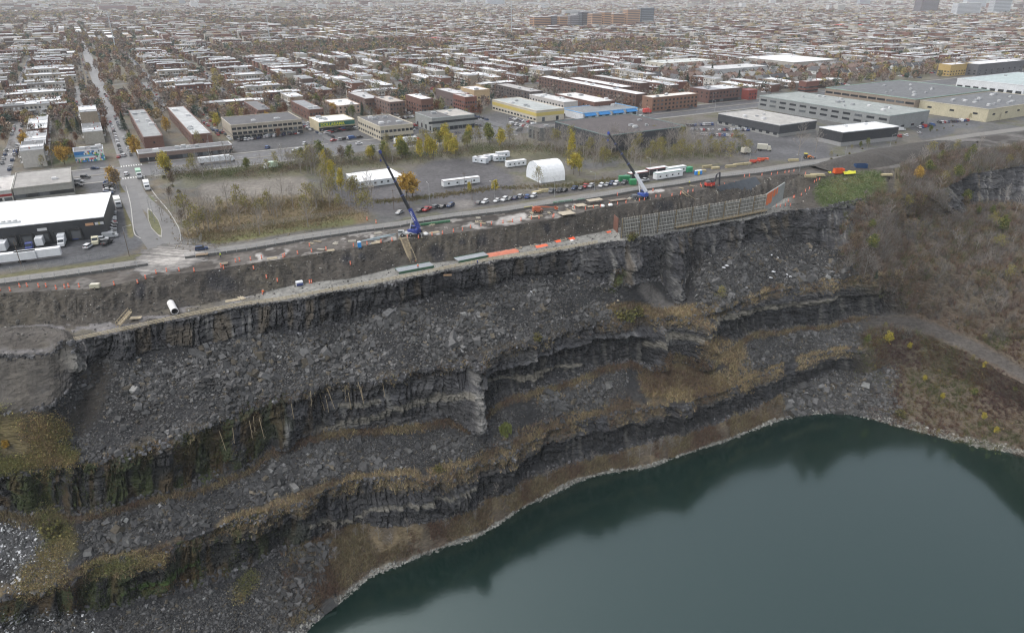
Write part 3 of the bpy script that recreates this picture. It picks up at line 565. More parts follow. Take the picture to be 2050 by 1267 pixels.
pos, r, cc = pick(cblob([(1660, 385), (1700, 378), (1745, 372)], 28, .3) * (seg_c <= 2), 5000); tris('knoll_grass', pos, 7, rng.uniform(.2, .5, 5000), .06, .8, veg_cols(pos, [(.075, .11, .032), (.09, .115, .04), (.13, .12, .05)]))
# =====================================================================
# trees
# =====================================================================
def limbs(h, spread, n1, seed, col=(.16, .14, .12), r0=.2, up=.5, sub=3, twig=3, clear=.25, tw=.035):
    R = random.Random(seed); m = MB(); tips = []
    top = (R.uniform(-.04, .04) * h, R.uniform(-.04, .04) * h, h * .93); m.tube((0, 0, -.5), (top[0] * .5, top[1] * .5, h * .5), r0, r0 * .65, 5, col, False); m.tube((top[0] * .5, top[1] * .5, h * .5), top, r0 * .65, r0 * .15, 4, col, False)
    for i in range(n1):
        t = clear + (1 - clear) * (i + R.random() * .6) / n1; a = i * 2.4 + R.random(); z = t * h * .93
        L = spread * (1.15 - .75 * t) * R.uniform(.75, 1.15); p = np.array([top[0] * t, top[1] * t, z]); d = np.array([cos(a), sin(a), up + R.uniform(-.1, .4)]); d /= np.linalg.norm(d)
        q = p + d * L; m.tube(p, q, r0 * .38 * (1.1 - t * .6), r0 * .1, 3, col, False); tips.append(q)
        for j in range(sub):
            s_ = .35 + .6 * j / sub; p2 = p + d * L * s_; d2 = d + np.array([R.gauss(0, .6), R.gauss(0, .6), R.gauss(.25, .3)]); d2 /= np.linalg.norm(d2); q2 = p2 + d2 * L * .5; m.tube(p2, q2, r0 * .14, r0 * .05, 3, col, False); tips.append(q2)
            for k in range(twig):
                p3 = p2 + d2 * L * .5 * R.random(); d3 = d2 + np.array([R.gauss(0, .7), R.gauss(0, .7), R.gauss(.2, .4)]); d3 /= np.linalg.norm(d3); q3 = p3 + d3 * L * .3
                sd_ = np.array([R.gauss(0, 1), R.gauss(0, 1), 0]); sd_ = sd_ / (np.linalg.norm(sd_) + .01) * tw; m.add([p3 - sd_, p3 + sd_, q3], [(0, 1, 2)], col); tips.append(q3)
    return m, tips
def leafcloud(pts, n, size, cols, seed, jit=.5):
    g = np.random.default_rng(seed); pts = np.array(pts); i = g.integers(0, len(pts), n); c = pts[i] + g.normal(0, jit, (n, 3)); V = c[:, None] + g.normal(0, size, (n, 4, 3)) * np.array([1, 1, .75])
    # flat little quads: rebuild as parallelograms
    a = g.normal(0, 1, (n, 3)); a /= np.linalg.norm(a, axis=1)[:, None]; b = np.cross(a, g.normal(0, 1, (n, 3))); b /= np.linalg.norm(b, axis=1)[:, None]
    V = np.stack([c - a * size - b * size, c + a * size - b * size, c + a * size * .8 + b * size, c - a * size * .8 + b * size], 1)
    k = g.integers(0, len(cols), len(pts))[i]; cc = np.array(cols)[k] * np.exp(g.normal(0, .22, (n, 1))); return V.reshape(-1, 3), np.arange(n * 4).reshape(-1, 4), np.repeat(cc, 4, axis=0)
def ell(n, rx, rz, zc, seed, hollow=.5):
    g = np.random.default_rng(seed); d = g.normal(0, 1, (n, 3)); d /= np.linalg.norm(d, axis=1)[:, None]; r_ = hollow + (1 - hollow) * g.random((n, 1)); d = d * r_ * (.8 + .3 * g.random((n, 1))); return d * np.array([rx, rx, rz]) + np.array([0, 0, zc])
TREE = {}
STALKS = [(500, 846, 1), (508, 838, 0), (520, 842, 2), (583, 808, 1), (622, 786, 0), (640, 790, 2), (652, 796, 1), (655, 782, 3), (690, 778, 0), (697, 790, 1), (715, 770, 2), (722, 778, 1), (440, 866, 2), (468, 858, 0), (765, 765, 1)]
def tree_proto(key, name, trunk_m, leaf=None, barkcol=None):
    tm = trunk_m.mesh('trunk', M_bark); lm = None
    if leaf: lm = mesh_np('crown', leaf[0], [leaf[1]], np.clip(leaf[2], .012, .6), [M_leaf])
    TREE[key] = (name, tm, lm)
def plant(key, loc, label, cat='tree', group=None, s=1.0, rz=None, sz=None):
    name, tm, lm = TREE[key]; o = thing(name, label, cat, tuple(loc), random.random() * 6.28 if rz is None else rz, group)
    o.scale = (s, s, sz or s * random.uniform(.9, 1.12)); link('trunk', tm, o)
    if lm: link('crown', lm, o)
    return o
for v in range(3):
    m, tp = limbs(10, 4.2, 14, 11 + v, (.27, .245, .22), .16, .8, 4, 5); tree_proto('bare%d' % v, 'bare_tree', m)
    m, tp = limbs(9, 3.4, 13, 31 + v, (.22, .19, .16), .14, .9, 4, 4); tree_proto('sparse%d' % v, 'autumn_tree', m, leafcloud(tp, 420, .14, [(.20, .19, .05), (.26, .22, .06), (.17, .17, .05), (.22, .17, .07)], v, .45))
    m, tp = limbs(9, 2.9, 12, 51 + v, (.14, .12, .10), .18, 1.0, 3, 2); tree_proto('yellow%d' % v, 'yellow_tree', m, leafcloud(tp + list(ell(36, 2.4, 4.2, 5.8, v, .2)), 1300, .17, [(.42, .32, .045), (.36, .29, .045), (.46, .37, .08), (.28, .27, .05)], 60 + v, .5))
    m, tp = limbs(9, 2.6, 10, 71 + v, (.09, .075, .06), .18, 1.0, 2, 1); tree_proto('gold%d' % v, 'golden_tree', m, leafcloud(list(ell(70, 3.0, 4.0, 5.6, 10 + v)), 1500, .19, [(.42, .25, .04), (.36, .22, .04), (.46, .30, .07)], 70 + v, .5))
    m, tp = limbs(9, 2.6, 10, 91 + v, (.09, .075, .06), .18, 1.0, 2, 1); tree_proto('green%d' % v, 'green_tree', m, leafcloud(tp + list(ell(40, 2.8, 3.8, 5.4, 20 + v)), 1100, .19, [(.10, .13, .035), (.15, .16, .045), (.08, .10, .035), (.19, .18, .05)], 80 + v, .55))
    m, tp = limbs(9, 3.2, 12, 111 + v, (.14, .12, .10), .18, 1.0, 3, 2); tree_proto('russet%d' % v, 'russet_tree', m, leafcloud(tp + list(ell(26, 2.6, 3.7, 5.2, 30 + v, .2)), 900, .17, [(.15, .06, .035), (.19, .085, .04), (.12, .055, .04), (.16, .10, .06)], 90 + v, .55))
    m, tp = limbs(9, 3.2, 12, 131 + v, (.15, .13, .11), .18, 1.0, 3, 3); tree_proto('brown%d' % v, 'brown_tree', m, leafcloud(tp + list(ell(26, 2.6, 3.7, 5.2, 40 + v, .2)), 750, .15, [(.13, .09, .06), (.15, .11, .06), (.11, .085, .07)], 95 + v, .55))
    m, tp = limbs(2.2, 1.6, 12, 151 + v, (.13, .10, .08), .05, .9, 3, 4, .05); tree_proto('bush%d' % v, 'bush', m, leafcloud(list(ell(26, 1.5, 1.0, 1.1, 50 + v, .3)), 420, .13, [(.12, .12, .04), (.17, .15, .05), (.10, .09, .045)], 99 + v, .3))
    g = np.random.default_rng(170 + v); n = 900; hh = g.random(n) ** 1.3; a = g.random(n) * 6.28; rr = (1 - hh) * 2.3 * (.55 + .5 * g.random(n)); c = np.stack([rr * np.cos(a), rr * np.sin(a), .8 + hh * 9.4], -1)
    L = .42; out = np.stack([np.cos(a), np.sin(a), -.35 + 0 * a], -1); sd = np.stack([-np.sin(a), np.cos(a), 0 * a], -1)
    V = np.stack([c - out * L * .5 - sd * .22, c + out * L - sd * .12, c + out * L + sd * .12, c - out * L * .5 + sd * .22], 1)
    tree_proto('conifer%d' % v, 'conifer_tree', MB().tube((0, 0, -.3), (0, 0, 9.8), .17, .03, 6, (.08, .06, .045)), (V.reshape(-1, 3), np.arange(n * 4).reshape(-1, 4), np.repeat(np.array([[.028, .048, .030]]) * np.exp(g.normal(0, .35, (n, 1))), 4, axis=0)))
m, tp = limbs(8, 3.4, 12, 201, (.10, .085, .05), .16, .9, 3, 2, .1); g = np.random.default_rng(5); n = 1500; pt = np.array(tp)[g.integers(0, len(tp), n)] + g.normal(0, .35, (n, 3)); ln = g.uniform(.5, 1.6, n)
sd = g.normal(0, .07, (n, 3)); V = np.stack([pt - sd, pt + sd, pt + sd * .6 - np.stack([0 * ln, 0 * ln, ln], -1), pt - sd * .6 - np.stack([0 * ln, 0 * ln, ln], -1)], 1)
tree_proto('willow', 'willow_tree', m, (V.reshape(-1, 3), np.arange(n * 4).reshape(-1, 4), np.repeat(np.array([[.17, .19, .055]]) * np.exp(g.normal(0, .2, (n, 1))), 4, axis=0)))
STK = []
def OUT3(px): i = int(np.argmin(abs(pxs - px))); return np.array([OUT[i, 0], OUT[i, 1], 0])
# quarry trees that stand out
for key, px, py, s_, lab, cat in [('willow', 1012, 876, .85, 'lime green willow standing on the bench lip above the lower cliff', 'tree'), ('bush0', 1250, 640, 2.9, 'large yellow green bush at the foot of the rock buttress', 'bush'), ('bush1', 1272, 632, 2.1, 'smaller ochre bush just right of the large yellow green one', 'bush'),
        ('sparse0', 1441, 608, .85, 'thin ochre shrub on the lip below the blocky rubble', 'shrub'), ('bare0', 1105, 690, .55, 'bent leafless shrub on the upper bench lip', 'shrub'), ('bush2', 1075, 684, 1.6, 'ochre bush beside the bent leafless shrub', 'bush'),
        ('bush0', 1265, 480, 1.6, 'olive bush rooted in the cliff top under the formwork wall', 'bush'), ('yellow0', 1775, 690, .78, 'tall yellow green tree beside the haul road bend', 'tree'), ('green0', 1736, 688, .5, 'small green tree left of the haul road bend', 'tree'),
        ('yellow1', 1968, 840, .42, 'bright yellow little tree near the right shore', 'tree'), ('green1', 2032, 785, .5, 'dark green shrub below the haul road at the right edge', 'shrub'), ('green2', 1948, 792, .5, 'green shrub on the bank below the haul road', 'shrub'),
        ('gold0', 1835, 360, .9, 'golden crown on the slope above the overgrown hollow', 'tree'), ('green0', 1985, 430, .55, 'bright green small tree under the far crag', 'tree'), ('green2', 1958, 428, .5, 'dull green small tree left of the bright green one under the crag', 'tree'),
        ('conifer0', 1752, 556, .45, 'small dark conifer at the foot of the overgrown hollow', 'conifer'), ('green1', 1745, 460, .6, 'green shrub clinging below the rounded outcrop', 'shrub'), ('yellow2', 1850, 765, .4, 'pale yellow sapling on the bank below the bend', 'sapling'),
        ('yellow0', 1885, 800, .38, 'yellow sapling half way down the right bank', 'sapling'), ('yellow2', 1820, 700, .42, 'yellow sapling just under the haul road', 'sapling'), ('bush1', 1800, 830, 1.6, 'yellow bush close to the water at the corner of the lake', 'bush'),
        ('bush2', 875, 945, 1.4, 'pale dry bush on the lip of the lower cliff', 'bush'), ('gold1', 14, 900, .34, 'golden bush at the left edge of the upper bench', 'bush'), ('sparse1', 75, 905, .40, 'thin ochre bush right of the golden one at the left edge', 'bush'), ('bush2', 105, 1070, 2.2, 'olive bush between the litter heap and the lower rubble', 'bush')]:
    plant(key, on_terrain(px, py) - np.array([0, 0, .2]), lab, cat, s=s_)
for px, py, k in STALKS:
    p = on_terrain(px, py) + OUT3(px) * .5; d = OUT3(px) * (1.2 + .5 * k) + np.array([.5 * (k - 1), 0, -4.2 - .4 * k]); m = MB().tube(p + (0, 0, 1.2), p + d, .10, .05, 5, (.36, .29, .19), False)
    for j in range(3): q = p + d * (.4 + .2 * j); m.tube(q, q + np.array([random.uniform(-.9, .9), random.uniform(-.6, .2), -.9]), .06, .02, 3, (.34, .27, .18), False)
    o = m.obj('dead_stalk', M_bark); o.location = (0, 0, 0); tag(o, None, 'dead stalk', 'pale dead stalks hanging over the bench lip'); STK.append((o, p))
PALN = {'bare': 'leafless grey', 'brown': 'brown leaved', 'russet': 'russet leaved', 'sparse': 'thin yellow leaved', 'green': 'dull green', 'yellow': 'yellow'}
DEFER = [(o_, 'pale dead stalk', '', p_) for o_, p_ in STK]      # (thing, plain description, category) that still need a place phrase; see end of script
def plant_many(pts, keys, desc, group, smin, smax, cat='tree'):
    for p in pts:
        k = random.choice(keys); o = plant(k, p, None, cat, group, random.uniform(smin, smax)); DEFER.append((o, desc[k[:-1]], cat))
TD = {'bare': 'bare grey tree', 'brown': 'brown leaved tree', 'russet': 'russet tree', 'sparse': 'thin ochre tree', 'green': 'green tree', 'yellow': 'yellow tree', 'gold': 'golden tree', 'conifer': 'dark conifer', 'bush': 'low bush'}
pos, r, cc = pick(m_f * (PYc < 640) * (PXc < 2060) * (PXc > 1700), 64); plant_many(pos, ['bare0', 'bare1', 'bare2', 'sparse1', 'brown0', 'bare1', 'brown2', 'green2'], TD, 'trees on the overgrown right flank', .6, 1.1)
pos, r, cc = pick(cblob([(1700, 540), (1735, 545)], 16), 14); plant_many(pos, ['bare0', 'bare1', 'bare2'], TD, 'pale bare trees in the hollow', .9, 1.25)
pos, r, cc = pick(ssc * gu((640, 700), (1350, 1500)) * (1 - sm(.5, .7, fr_c)), 26); plant_many(pos, ['bare0', 'bare1', 'bare2'], TD, 'bare saplings above the shore', .4, .65)
pos, r, cc = pick(lo_ * (PXc < 2060), 22); plant_many(pos, ['yellow0', 'sparse2', 'bare1', 'sparse0'], TD, 'saplings on the right bank', .25, .45)

# =====================================================================
# roads and paths: sheets a little above the ground
# =====================================================================
TH = radians(30.5); UA = np.array([cos(TH), sin(TH), 0]); UB = np.array([-sin(TH), cos(TH), 0])
def AB(a, b, z=0.0): return np.array([a * UA[0] + b * UB[0], a * UA[1] + b * UB[1], z])
def ab(p): return float(np.dot(p[:2], UA[:2])), float(np.dot(p[:2], UB[:2]))
def ribbon(name, pts, w, z, col, m, kind='structure', sub=6):
    pts = np.array(pts, float)[:, :2]; t = np.linspace(0, len(pts) - 1, (len(pts) - 1) * sub + 1); q = np.stack([np.interp(t, range(len(pts)), pts[:, k]) for k in (0, 1)], -1)
    if len(pts) > 2:
        for _ in range(3): q[1:-1] = (q[:-2] + 2 * q[1:-1] + q[2:]) / 4
    d = np.gradient(q, axis=0); d /= np.linalg.norm(d, axis=1)[:, None]; nrm = np.stack([-d[:, 1], d[:, 0]], -1)
    ww = np.broadcast_to(np.asarray(w, float), (len(q),)) if not hasattr(w, '__len__') else np.interp(t, np.linspace(0, len(pts) - 1, len(w)), w)
    L = q + nrm * ww[:, None] / 2; R = q - nrm * ww[:, None] / 2; V = np.concatenate([np.c_[L, np.full(len(q), z)], np.c_[R, np.full(len(q), z)]]); n = len(q); i = np.arange(n - 1)
    o = link(name, mesh_np(name, V, [np.stack([i, n + i, n + i + 1, i + 1], -1)], np.broadcast_to(col, V.shape), [m]))
    return tag(o, kind=kind) if kind else o
def pp(l, z=0.0): return [P(x, y, z) for x, y in l]
GREY = (.078, .078, .081)
mid_road = [((a[0]), (a[1] + 7.0 if False else np.interp(a[0], *zip(*FENCE)) * .45 + a[1] * .55 + .5)) for a in ROADN]
ribbon('works_road', pp(mid_road), [6.2] * 9 + [7.5] + [8] * 14 + [9] * 3, .03, (.185, .178, .165), M_conc)
ribbon('boulevard', [AB(-260, 426), AB(1900, 426)], 30, .04, GREY, M_road, sub=20)
MK = MB()
for s_ in (-1, 1):
    for k in range(120):
        c = AB(-120 + k * 9, 426 + s_ * 7.0, .06); MK.box(c[0], c[1], c[2], 3, .18, .006, TH, (.6, .6, .58))
tag(MK.obj('lane_markings', M_mark), kind='structure')
md = MB(); 
for a0, a1 in ((24, 118), (142, 330), (352, 700), (-200, 0)):
    c = AB((a0 + a1) / 2, 426, .0); md.box(c[0], c[1], c[2], a1 - a0, 2.4, .18, TH, (.20, .19, .17))
tag(md.obj('boulevard_median', M_conc), kind='structure')
sw = MB()
for s_ in (-1, 1):
    for a0, a1 in ((-250, 4), (21, 125), (138, 245), (258, 900)):
        if s_ < 0 and a0 < 4: a1 = min(a1, 2)
        c = AB((a0 + a1) / 2, 426 + s_ * 17.2, .0); sw.box(c[0], c[1], 0, a1 - a0, 2.6, .13, TH, (.24, .235, .22))
tag(sw.obj('sidewalk', M_conc), kind='structure')
streets_a = [12, -48, -108, -168, 132, 252, 372, 492, 612, 732, 852, 972, 1092, -228, -288, -348, -408, -468, -528]
cross_b = [640, 850, 1060, 1290, 1530, 1790, 2060]
for a_ in streets_a: ribbon('street', [AB(a_, 442), AB(a_, 1600 if a_ == 12 else 640)], 10 if a_ == 12 else 6.5, .035, (.11, .11, .113) if a_ == 12 else GREY, M_road, sub=8)
for b_ in cross_b: ribbon('cross_street', [AB(-900, b_), AB(1900, b_)], 7, .045, GREY, M_road, sub=8)
ribbon('access_lane', pp([(262, 345), (262, 372), (282, 398), (318, 430), (343, 470), (352, 515)]), [12, 9, 7, 7, 7.5, 9], .05, (.10, .098, .096), M_road)
ribbon('exit_lane', pp([(256, 385), (268, 420), (287, 460), (315, 495), (338, 518)]), [8, 6.5, 6, 7, 9], .07, (.085, .085, .086), M_road)
jc = P(345, 513); gj = np.arange(-22, 22.1, .7); XX, YY = np.meshgrid(gj, gj); wx, wy = jc[0] + XX, jc[1] + YY; rr_ = np.hypot(XX * .95, YY * .8) / 15; nz_ = fbm(wx / 4, wy / 4, 0, 4, 901); mk_ = 1 - sm(.45, 1.1, rr_ + .45 * nz_); sk = sm(-.2, .5, vnoise(XX * .3 + YY * 1.6, XX / 14, 0, 903) + .6 * nz_)
cj = np.array([.085, .082, .08]) * (1 - (mk_ * (.35 + .65 * sk))[..., None]) + np.array([.36, .34, .315]) * (mk_ * (.35 + .65 * sk))[..., None]; nj = len(gj); ij = np.arange(nj * nj).reshape(nj, nj); QJ = np.stack([ij[:-1, :-1], ij[:-1, 1:], ij[1:, 1:], ij[1:, :-1]], -1).reshape(-1, 4); QJ = QJ[mk_[:-1, :-1].ravel() > .22]
tag(link('tracked_silt', mesh_np('tracked_silt', np.stack([wx, wy, 0 * wx + .1], -1).reshape(-1, 3), [QJ], cj.reshape(-1, 3), [M_ground])), kind='structure')
cwk = MB()
for px0, py0 in ((246, 358), (243, 334)):
    p0 = P(px0, py0); 
    for k in range(9): q = p0 + UA * (k * 1.25); cwk.box(q[0], q[1], .075, .6, 3.0, .006, TH, (.62, .62, .6))
for k in range(9): q = P(12, 301) + UA * (k * 1.2 - 1); cwk.box(q[0], q[1], .075, .55, 3.0, .006, TH, (.62, .62, .6)); q = P(12, 310) + UA * (k * 1.2 - 1); cwk.box(q[0], q[1], .075, .55, 3.0, .006, TH, (.62, .62, .6))
tag(cwk.obj('crosswalk', M_mark), kind='structure')
# grass island with kerb
isl = [P(x, y) for x, y in ((295, 417), (302, 420), (318, 442), (325, 462), (324, 476), (318, 474), (303, 458), (296, 440))]
ib = MB().prism(isl, 0, .16, (.28, .27, .25)); tag(ib.obj('traffic_island', M_conc), kind='structure')
cen = np.mean(isl, 0); ig = MB().prism([cen + (p - cen) * .86 for p in isl], .1, .2, (.10, .10, .05)); tag(ig.obj('island_grass', M_ground), kind='structure')
for pl, w in (([(252, 372), (262, 410), (268, 470), (282, 478)], .35), ([(285, 350), (308, 388), (340, 425), (360, 460), (362, 482)], .35)):
    ribbon('kerb', pp(pl), w, .13, (.40, .39, .37), M_conc)
def wall_mesh_line(m, pts, h, w, col):
    for a, b in zip(pts[:-1], pts[1:]): m.bar(np.array(a) + (0, 0, h / 2), np.array(b) + (0, 0, h / 2), w, h, col)
def along(pts, step):
    pts = [np.array(p, float) for p in pts]; out = []; acc = 0.0; pos_ = 0.0
    for a, b in zip(pts[:-1], pts[1:]):
        L = np.linalg.norm(b - a); d = (b - a) / L
        while pos_ <= acc + L: out.append((a + d * (pos_ - acc), math.atan2(d[1], d[0]))); pos_ += step
        acc += L
    return out
# =====================================================================
# fence panels standing on concrete barriers along the works road
# =====================================================================
_f = MB()
for x in (-1.75, 1.75): _f.bar((x, 0, .05), (x, 0, 2.1), .07, col=(.42, .43, .44))
for z in (.25, 1.2, 2.05): _f.bar((-1.75, 0, z), (1.75, 0, z), .05, col=(.42, .43, .44))
fr_me = _f.mesh('panel_frame', M_paint); _f = MB()
for i in range(17): _f.bar((-1.7 + i * .2125, .0, .25), (-1.7 + i * .2125, .0, 2.05), .016, col=(.36, .37, .38))
for i in range(7): _f.bar((-1.75, .0, .4 + i * .25), (1.75, .0, .4 + i * .25), .016, col=(.36, .37, .38))
fm_me = _f.mesh('wire_mesh', M_paint)
_f = MB(); _f.add([(-1.7, -.32, 0), (1.7, -.32, 0), (1.7, .32, 0), (-1.7, .32, 0), (-1.7, -.22, .25), (1.7, -.22, .25), (1.7, .22, .25), (-1.7, .22, .25), (-1.7, -.1, .85), (1.7, -.1, .85), (1.7, .1, .85), (-1.7, .1, .85)],
    [(0, 1, 5, 4), (1, 2, 6, 5), (2, 3, 7, 6), (3, 0, 4, 7), (4, 5, 9, 8), (5, 6, 10, 9), (6, 7, 11, 10), (7, 4, 8, 11), (8, 9, 10, 11), (0, 3, 2, 1)], (.085, .085, .082)); jb_me = _f.mesh('concrete_barrier', M_conc)
def fence_run(pix, grp, where, barrier=True, off=0, step=3.6):
    for i, (p, an) in enumerate(along([P(x, y + off) for x, y in pix], step)):
        q = proj(p); 
        if q[0] < -40 or q[0] > 2090: continue
        o = thing('fence_panel', None, 'fence panel', (p[0], p[1], .02), an, grp); link('panel_frame', fr_me, o); link('wire_mesh', fm_me, o); DEFER.append((o, 'grey mesh fence panel', 'fence panel'))
        if barrier: b = link('concrete_barrier', jb_me, None, (p[0] + .5 * sin(an), p[1] - .5 * cos(an), .02), an); tag(b, None, 'barrier', 'dark barriers along the site fence'); DEFER.append((b, 'dark concrete barrier', 'barrier'))
fence_run([f for f in FENCE if 0 <= f[0] <= 297], 'fence panels beside the works road', '')
fence_run([f for f in FENCE if 381 <= f[0] <= 1740], 'fence panels beside the works road', '')
# chain link fence along the truck yard and the brown field
def chain_fence(pix, lab, h=2.2, z=0):
    pts = [P(x, y, z) for x, y in pix]; o = thing('chain_link_fence', lab, 'fence', tuple(pts[0])); o.location = (0, 0, 0)
    for p, an in along(pts, 4.0)[:100]: MB().tube((p[0], p[1], 0), (p[0], p[1], h), .05, n=5, col=(.30, .31, .31)).obj('fence_post', M_paint, o)
    m = MB()
    for a, b in zip(pts[:-1], pts[1:]):
        for z_ in np.linspace(.1, h, 8): m.bar(np.array(a) + (0, 0, z_), np.array(b) + (0, 0, z_), .03, col=(.26, .27, .27))
    m.obj('wire_mesh', M_paint, o)
chain_fence([(-60, 558), (60, 541), (120, 532), (220, 512)], 'chain link fence on the verge below the truck yard trailers')
chain_fence([(448, 466), (560, 449), (660, 434), (725, 425)], 'thin wire fence crossing the brown field beside the road')
chain_fence([(360, 462), (364, 490), (400, 489), (405, 478)], 'open site gate fence beside the muddy junction', 2.6)
# =====================================================================
# orange delineators
# =====================================================================
_f = MB(); _f.box(0, 0, 0, .5, .5, .08, col=(.05, .05, .05)); base_me = _f.mesh('base', M_plast)
_f = MB(); _f.tube((0, 0, .08), (0, 0, 1.35), .24, .19, 8, (.85, .13, .03)); body_me = _f.mesh('drum', M_plast); _f = MB()
for z in (.5, .85): _f.tube((0, 0, z), (0, 0, z + .12), .235, .225, 8, (.75, .75, .72))
band_me = _f.mesh('reflective_band', M_plast)
CONES = """0,582 21,583 40,575 55,574 78,575 93,575 113,579 130,577 138,575 159,575 185,579 229,571 276,566 292,558 313,548 334,544 359,543 389,544 443,535 447,538 472,525 480,523 502,521 524,518 567,516 570,514 596,509 624,505 653,501 708,494 735,490 763,486 785,483 816,477 838,477 865,472 886,469 908,465 926,462 942,457 963,453 984,450 1007,447
509,539 534,558 556,565 1026,445 1043,442 1064,439 1079,438 1107,436 1109,434 1150,419 1172,420 1188,417 1202,415 1220,412 1236,410 1253,407 1280,403 1290,401 1313,396 1322,395 1345,393 1363,388 1362,390 1377,386 1387,384 1236,392 1307,383 1404,375 1402,372 1450,372 1470,369 1490,355 1500,354 1525,352 1544,351 1556,349 1571,347 1579,346 1589,344 1612,350 1630,366 1634,363 1640,361 1619,380 1613,385 1603,391 1590,396 1588,398 1578,404 1571,412 1563,415 1555,415 1583,413 735,441 753,447 620,494 701,531 527,589 624,566 621,568"""
for t_ in CONES.split():
    px, py = map(float, t_.split(',')); e0 = np.interp(px, *C(CY['E0']))
    p = P(px, py, 0.0) if py < e0 + 1 else on_terrain(px, py)
    o = thing('traffic_delineator', None, 'traffic marker', tuple(p + np.array([0, 0, .03])), 0, 'orange markers edging the working strip'); link('base', base_me, o); link('drum', body_me, o); link('reflective_band', band_me, o); DEFER.append((o, 'orange traffic marker', ''))
# =====================================================================
# formwork wall on the ledge
# =====================================================================
WB = [P(1242, 477, -7), P(1330, 462.5, -7), P(1464, 438, -7), P(1530, 424.5, -7)]
secs = along(WB, 9.4); zt0 = 1.5
for i, (p, an) in enumerate(secs):
    if i == len(secs) - 1: L = np.linalg.norm(WB[-1] - p)
    else: L = 9.35
    if L < 2: continue
    o = thing('formwork_panel', None, 'formwork', tuple(p), an, 'gangs of the formwork wall on the ledge'); DEFER.append((o, 'weathered grey stud formwork gang', ''))
    tint = random.choice([(.40, .385, .35), (.36, .35, .32), (.42, .395, .34), (.37, .35, .30)])
    MB().box(L / 2, .22, 0, L, .3, 8.6, 0, (.12, .118, .11)).obj('sheathing', M_conc, o)
    n = int(L / .85)
    for k in range(n): MB().box(.4 + k * .85, -.12, 0, .16, .26, 8.6 + random.uniform(.1, .5), 0, tuple(np.array(tint) * random.uniform(.7, 1.2)) if k % 11 else (.29, .23, .14)).obj('stud', M_wood, o)
    for z in (1.0, 2.6, 4.3, 6.0, 7.7):
        s0 = random.uniform(0, .8); MB().box(L / 2 + random.uniform(-.3, .3), -.34, z + random.uniform(-.12, .12), L * random.uniform(.75, .96), .16, .24, 0, tuple(np.array((.36, .355, .335)) * random.uniform(.8, 1.15))).obj('waler', M_wood, o)
    if i >= 3:
        m = MB(); m.box(L / 2, -1.3, 1.2, L, 1.5, .08, 0, (.30, .24, .15)); m.box(L / 2, -2.0, 1.7, L, .05, .18, 0, (.34, .27, .17)); m.box(L / 2, -2.0, 2.25, L, .05, .16, 0, (.34, .27, .17))
        m.obj('work_platform', M_wood, o)
        for k in range(int(L / 1.9)): MB().bar((.6 + k * 1.9, -2.0, .2 - .9), (.6 + k * 1.9, -2.0, 2.4), .1, col=(.30, .24, .16)).obj('platform_post', M_wood, o)
# finished concrete end with orange sheets
cw = thing('concrete_wall', 'bare grey concrete wall end angled uphill past the formwork', 'wall', tuple(WB[-1]))
pe = P(1566.5, 400.5, -5.5) ; b0 = np.zeros(3); b1 = pe - WB[-1]; d_ = b1 / np.linalg.norm(b1); nn = np.array([d_[1], -d_[0], 0]); 
MB().add([b0, b1, b1 - nn * .6, b0 - nn * .6, b0 + (0, 0, 8.7), b1 + (0, 0, 8.9), b1 - nn * .6 + (0, 0, 8.9), b0 - nn * .6 + (0, 0, 8.7)], [(0, 3, 2, 1), (4, 5, 6, 7), (0, 1, 5, 4), (1, 2, 6, 5), (2, 3, 7, 6), (3, 0, 4, 7)], (.27, .28, .27)).obj('wall_body', M_conc, cw)
for t0, t1, z0, lab in ((.0, .32, 3.0, 'large orange tarpaulin hung over the concrete wall end'), (.35, .48, 5.3, 'small orange tarpaulin on the concrete wall top, left of its twin'), (.52, .60, 5.6, 'small orange tarpaulin on the concrete wall top, right of its twin')):
    a = WB[-1] + b1 * t0 + nn * .08; b = WB[-1] + b1 * t1 + nn * .08; m = MB(); n = 8; V = []
    for j in range(2):
        for k in range(n + 1): t = k / n; q = a * (1 - t) + b * t + nn * (.07 * sin(k * 2.3) + .05); V.append(q + np.array([0, 0, (8.9 if j else z0 + .3 * sin(k * 1.7))]))
    V2 = [v - nn * .03 for v in V]; F = [(k, k + 1, n + 2 + k, n + 1 + k) for k in range(n)]; m.add(V, F, (.62, .17, .07)); tag(m.obj('tarpaulin', M_fab), lab, 'tarpaulin')
tm = MB(); tm.box(0, 0, 0, 6, .25, 6.5, 0, (.16, .08, .06)); e_ = P(1232, 462, -7); tg = tm.obj('end_form', M_wood, None, tuple(e_), radians(100)); tag(tg, 'rust brown end form leaning beside the formwork wall', 'formwork')
# black geotextile on the slope above the wall
q4 = [P(1432, 380, -.2), P(1512, 360, -.2), P(1534, 391, -6.2), P(1452, 401, -6.2)]; m = MB(); n = 14; V = []
for i in range(n + 1):
    for j in range(9):
        s_, t = i / n, j / 8; q = (q4[0] * (1 - s_) + q4[1] * s_) * (1 - t) + (q4[3] * (1 - s_) + q4[2] * s_) * t; V.append(q + np.array([0, 0, 1.5 + .25 * (i % 2) + random.uniform(-.05, .05)]))
m.add(V, [(i * 9 + j, i * 9 + j + 1, (i + 1) * 9 + j + 1, (i + 1) * 9 + j) for i in range(n) for j in range(8)], (.062, .070, .080)); tag(m.obj('geotextile_sheet', M_fab), 'black sheet with folds covering the bank above the formwork wall', 'sheeting')
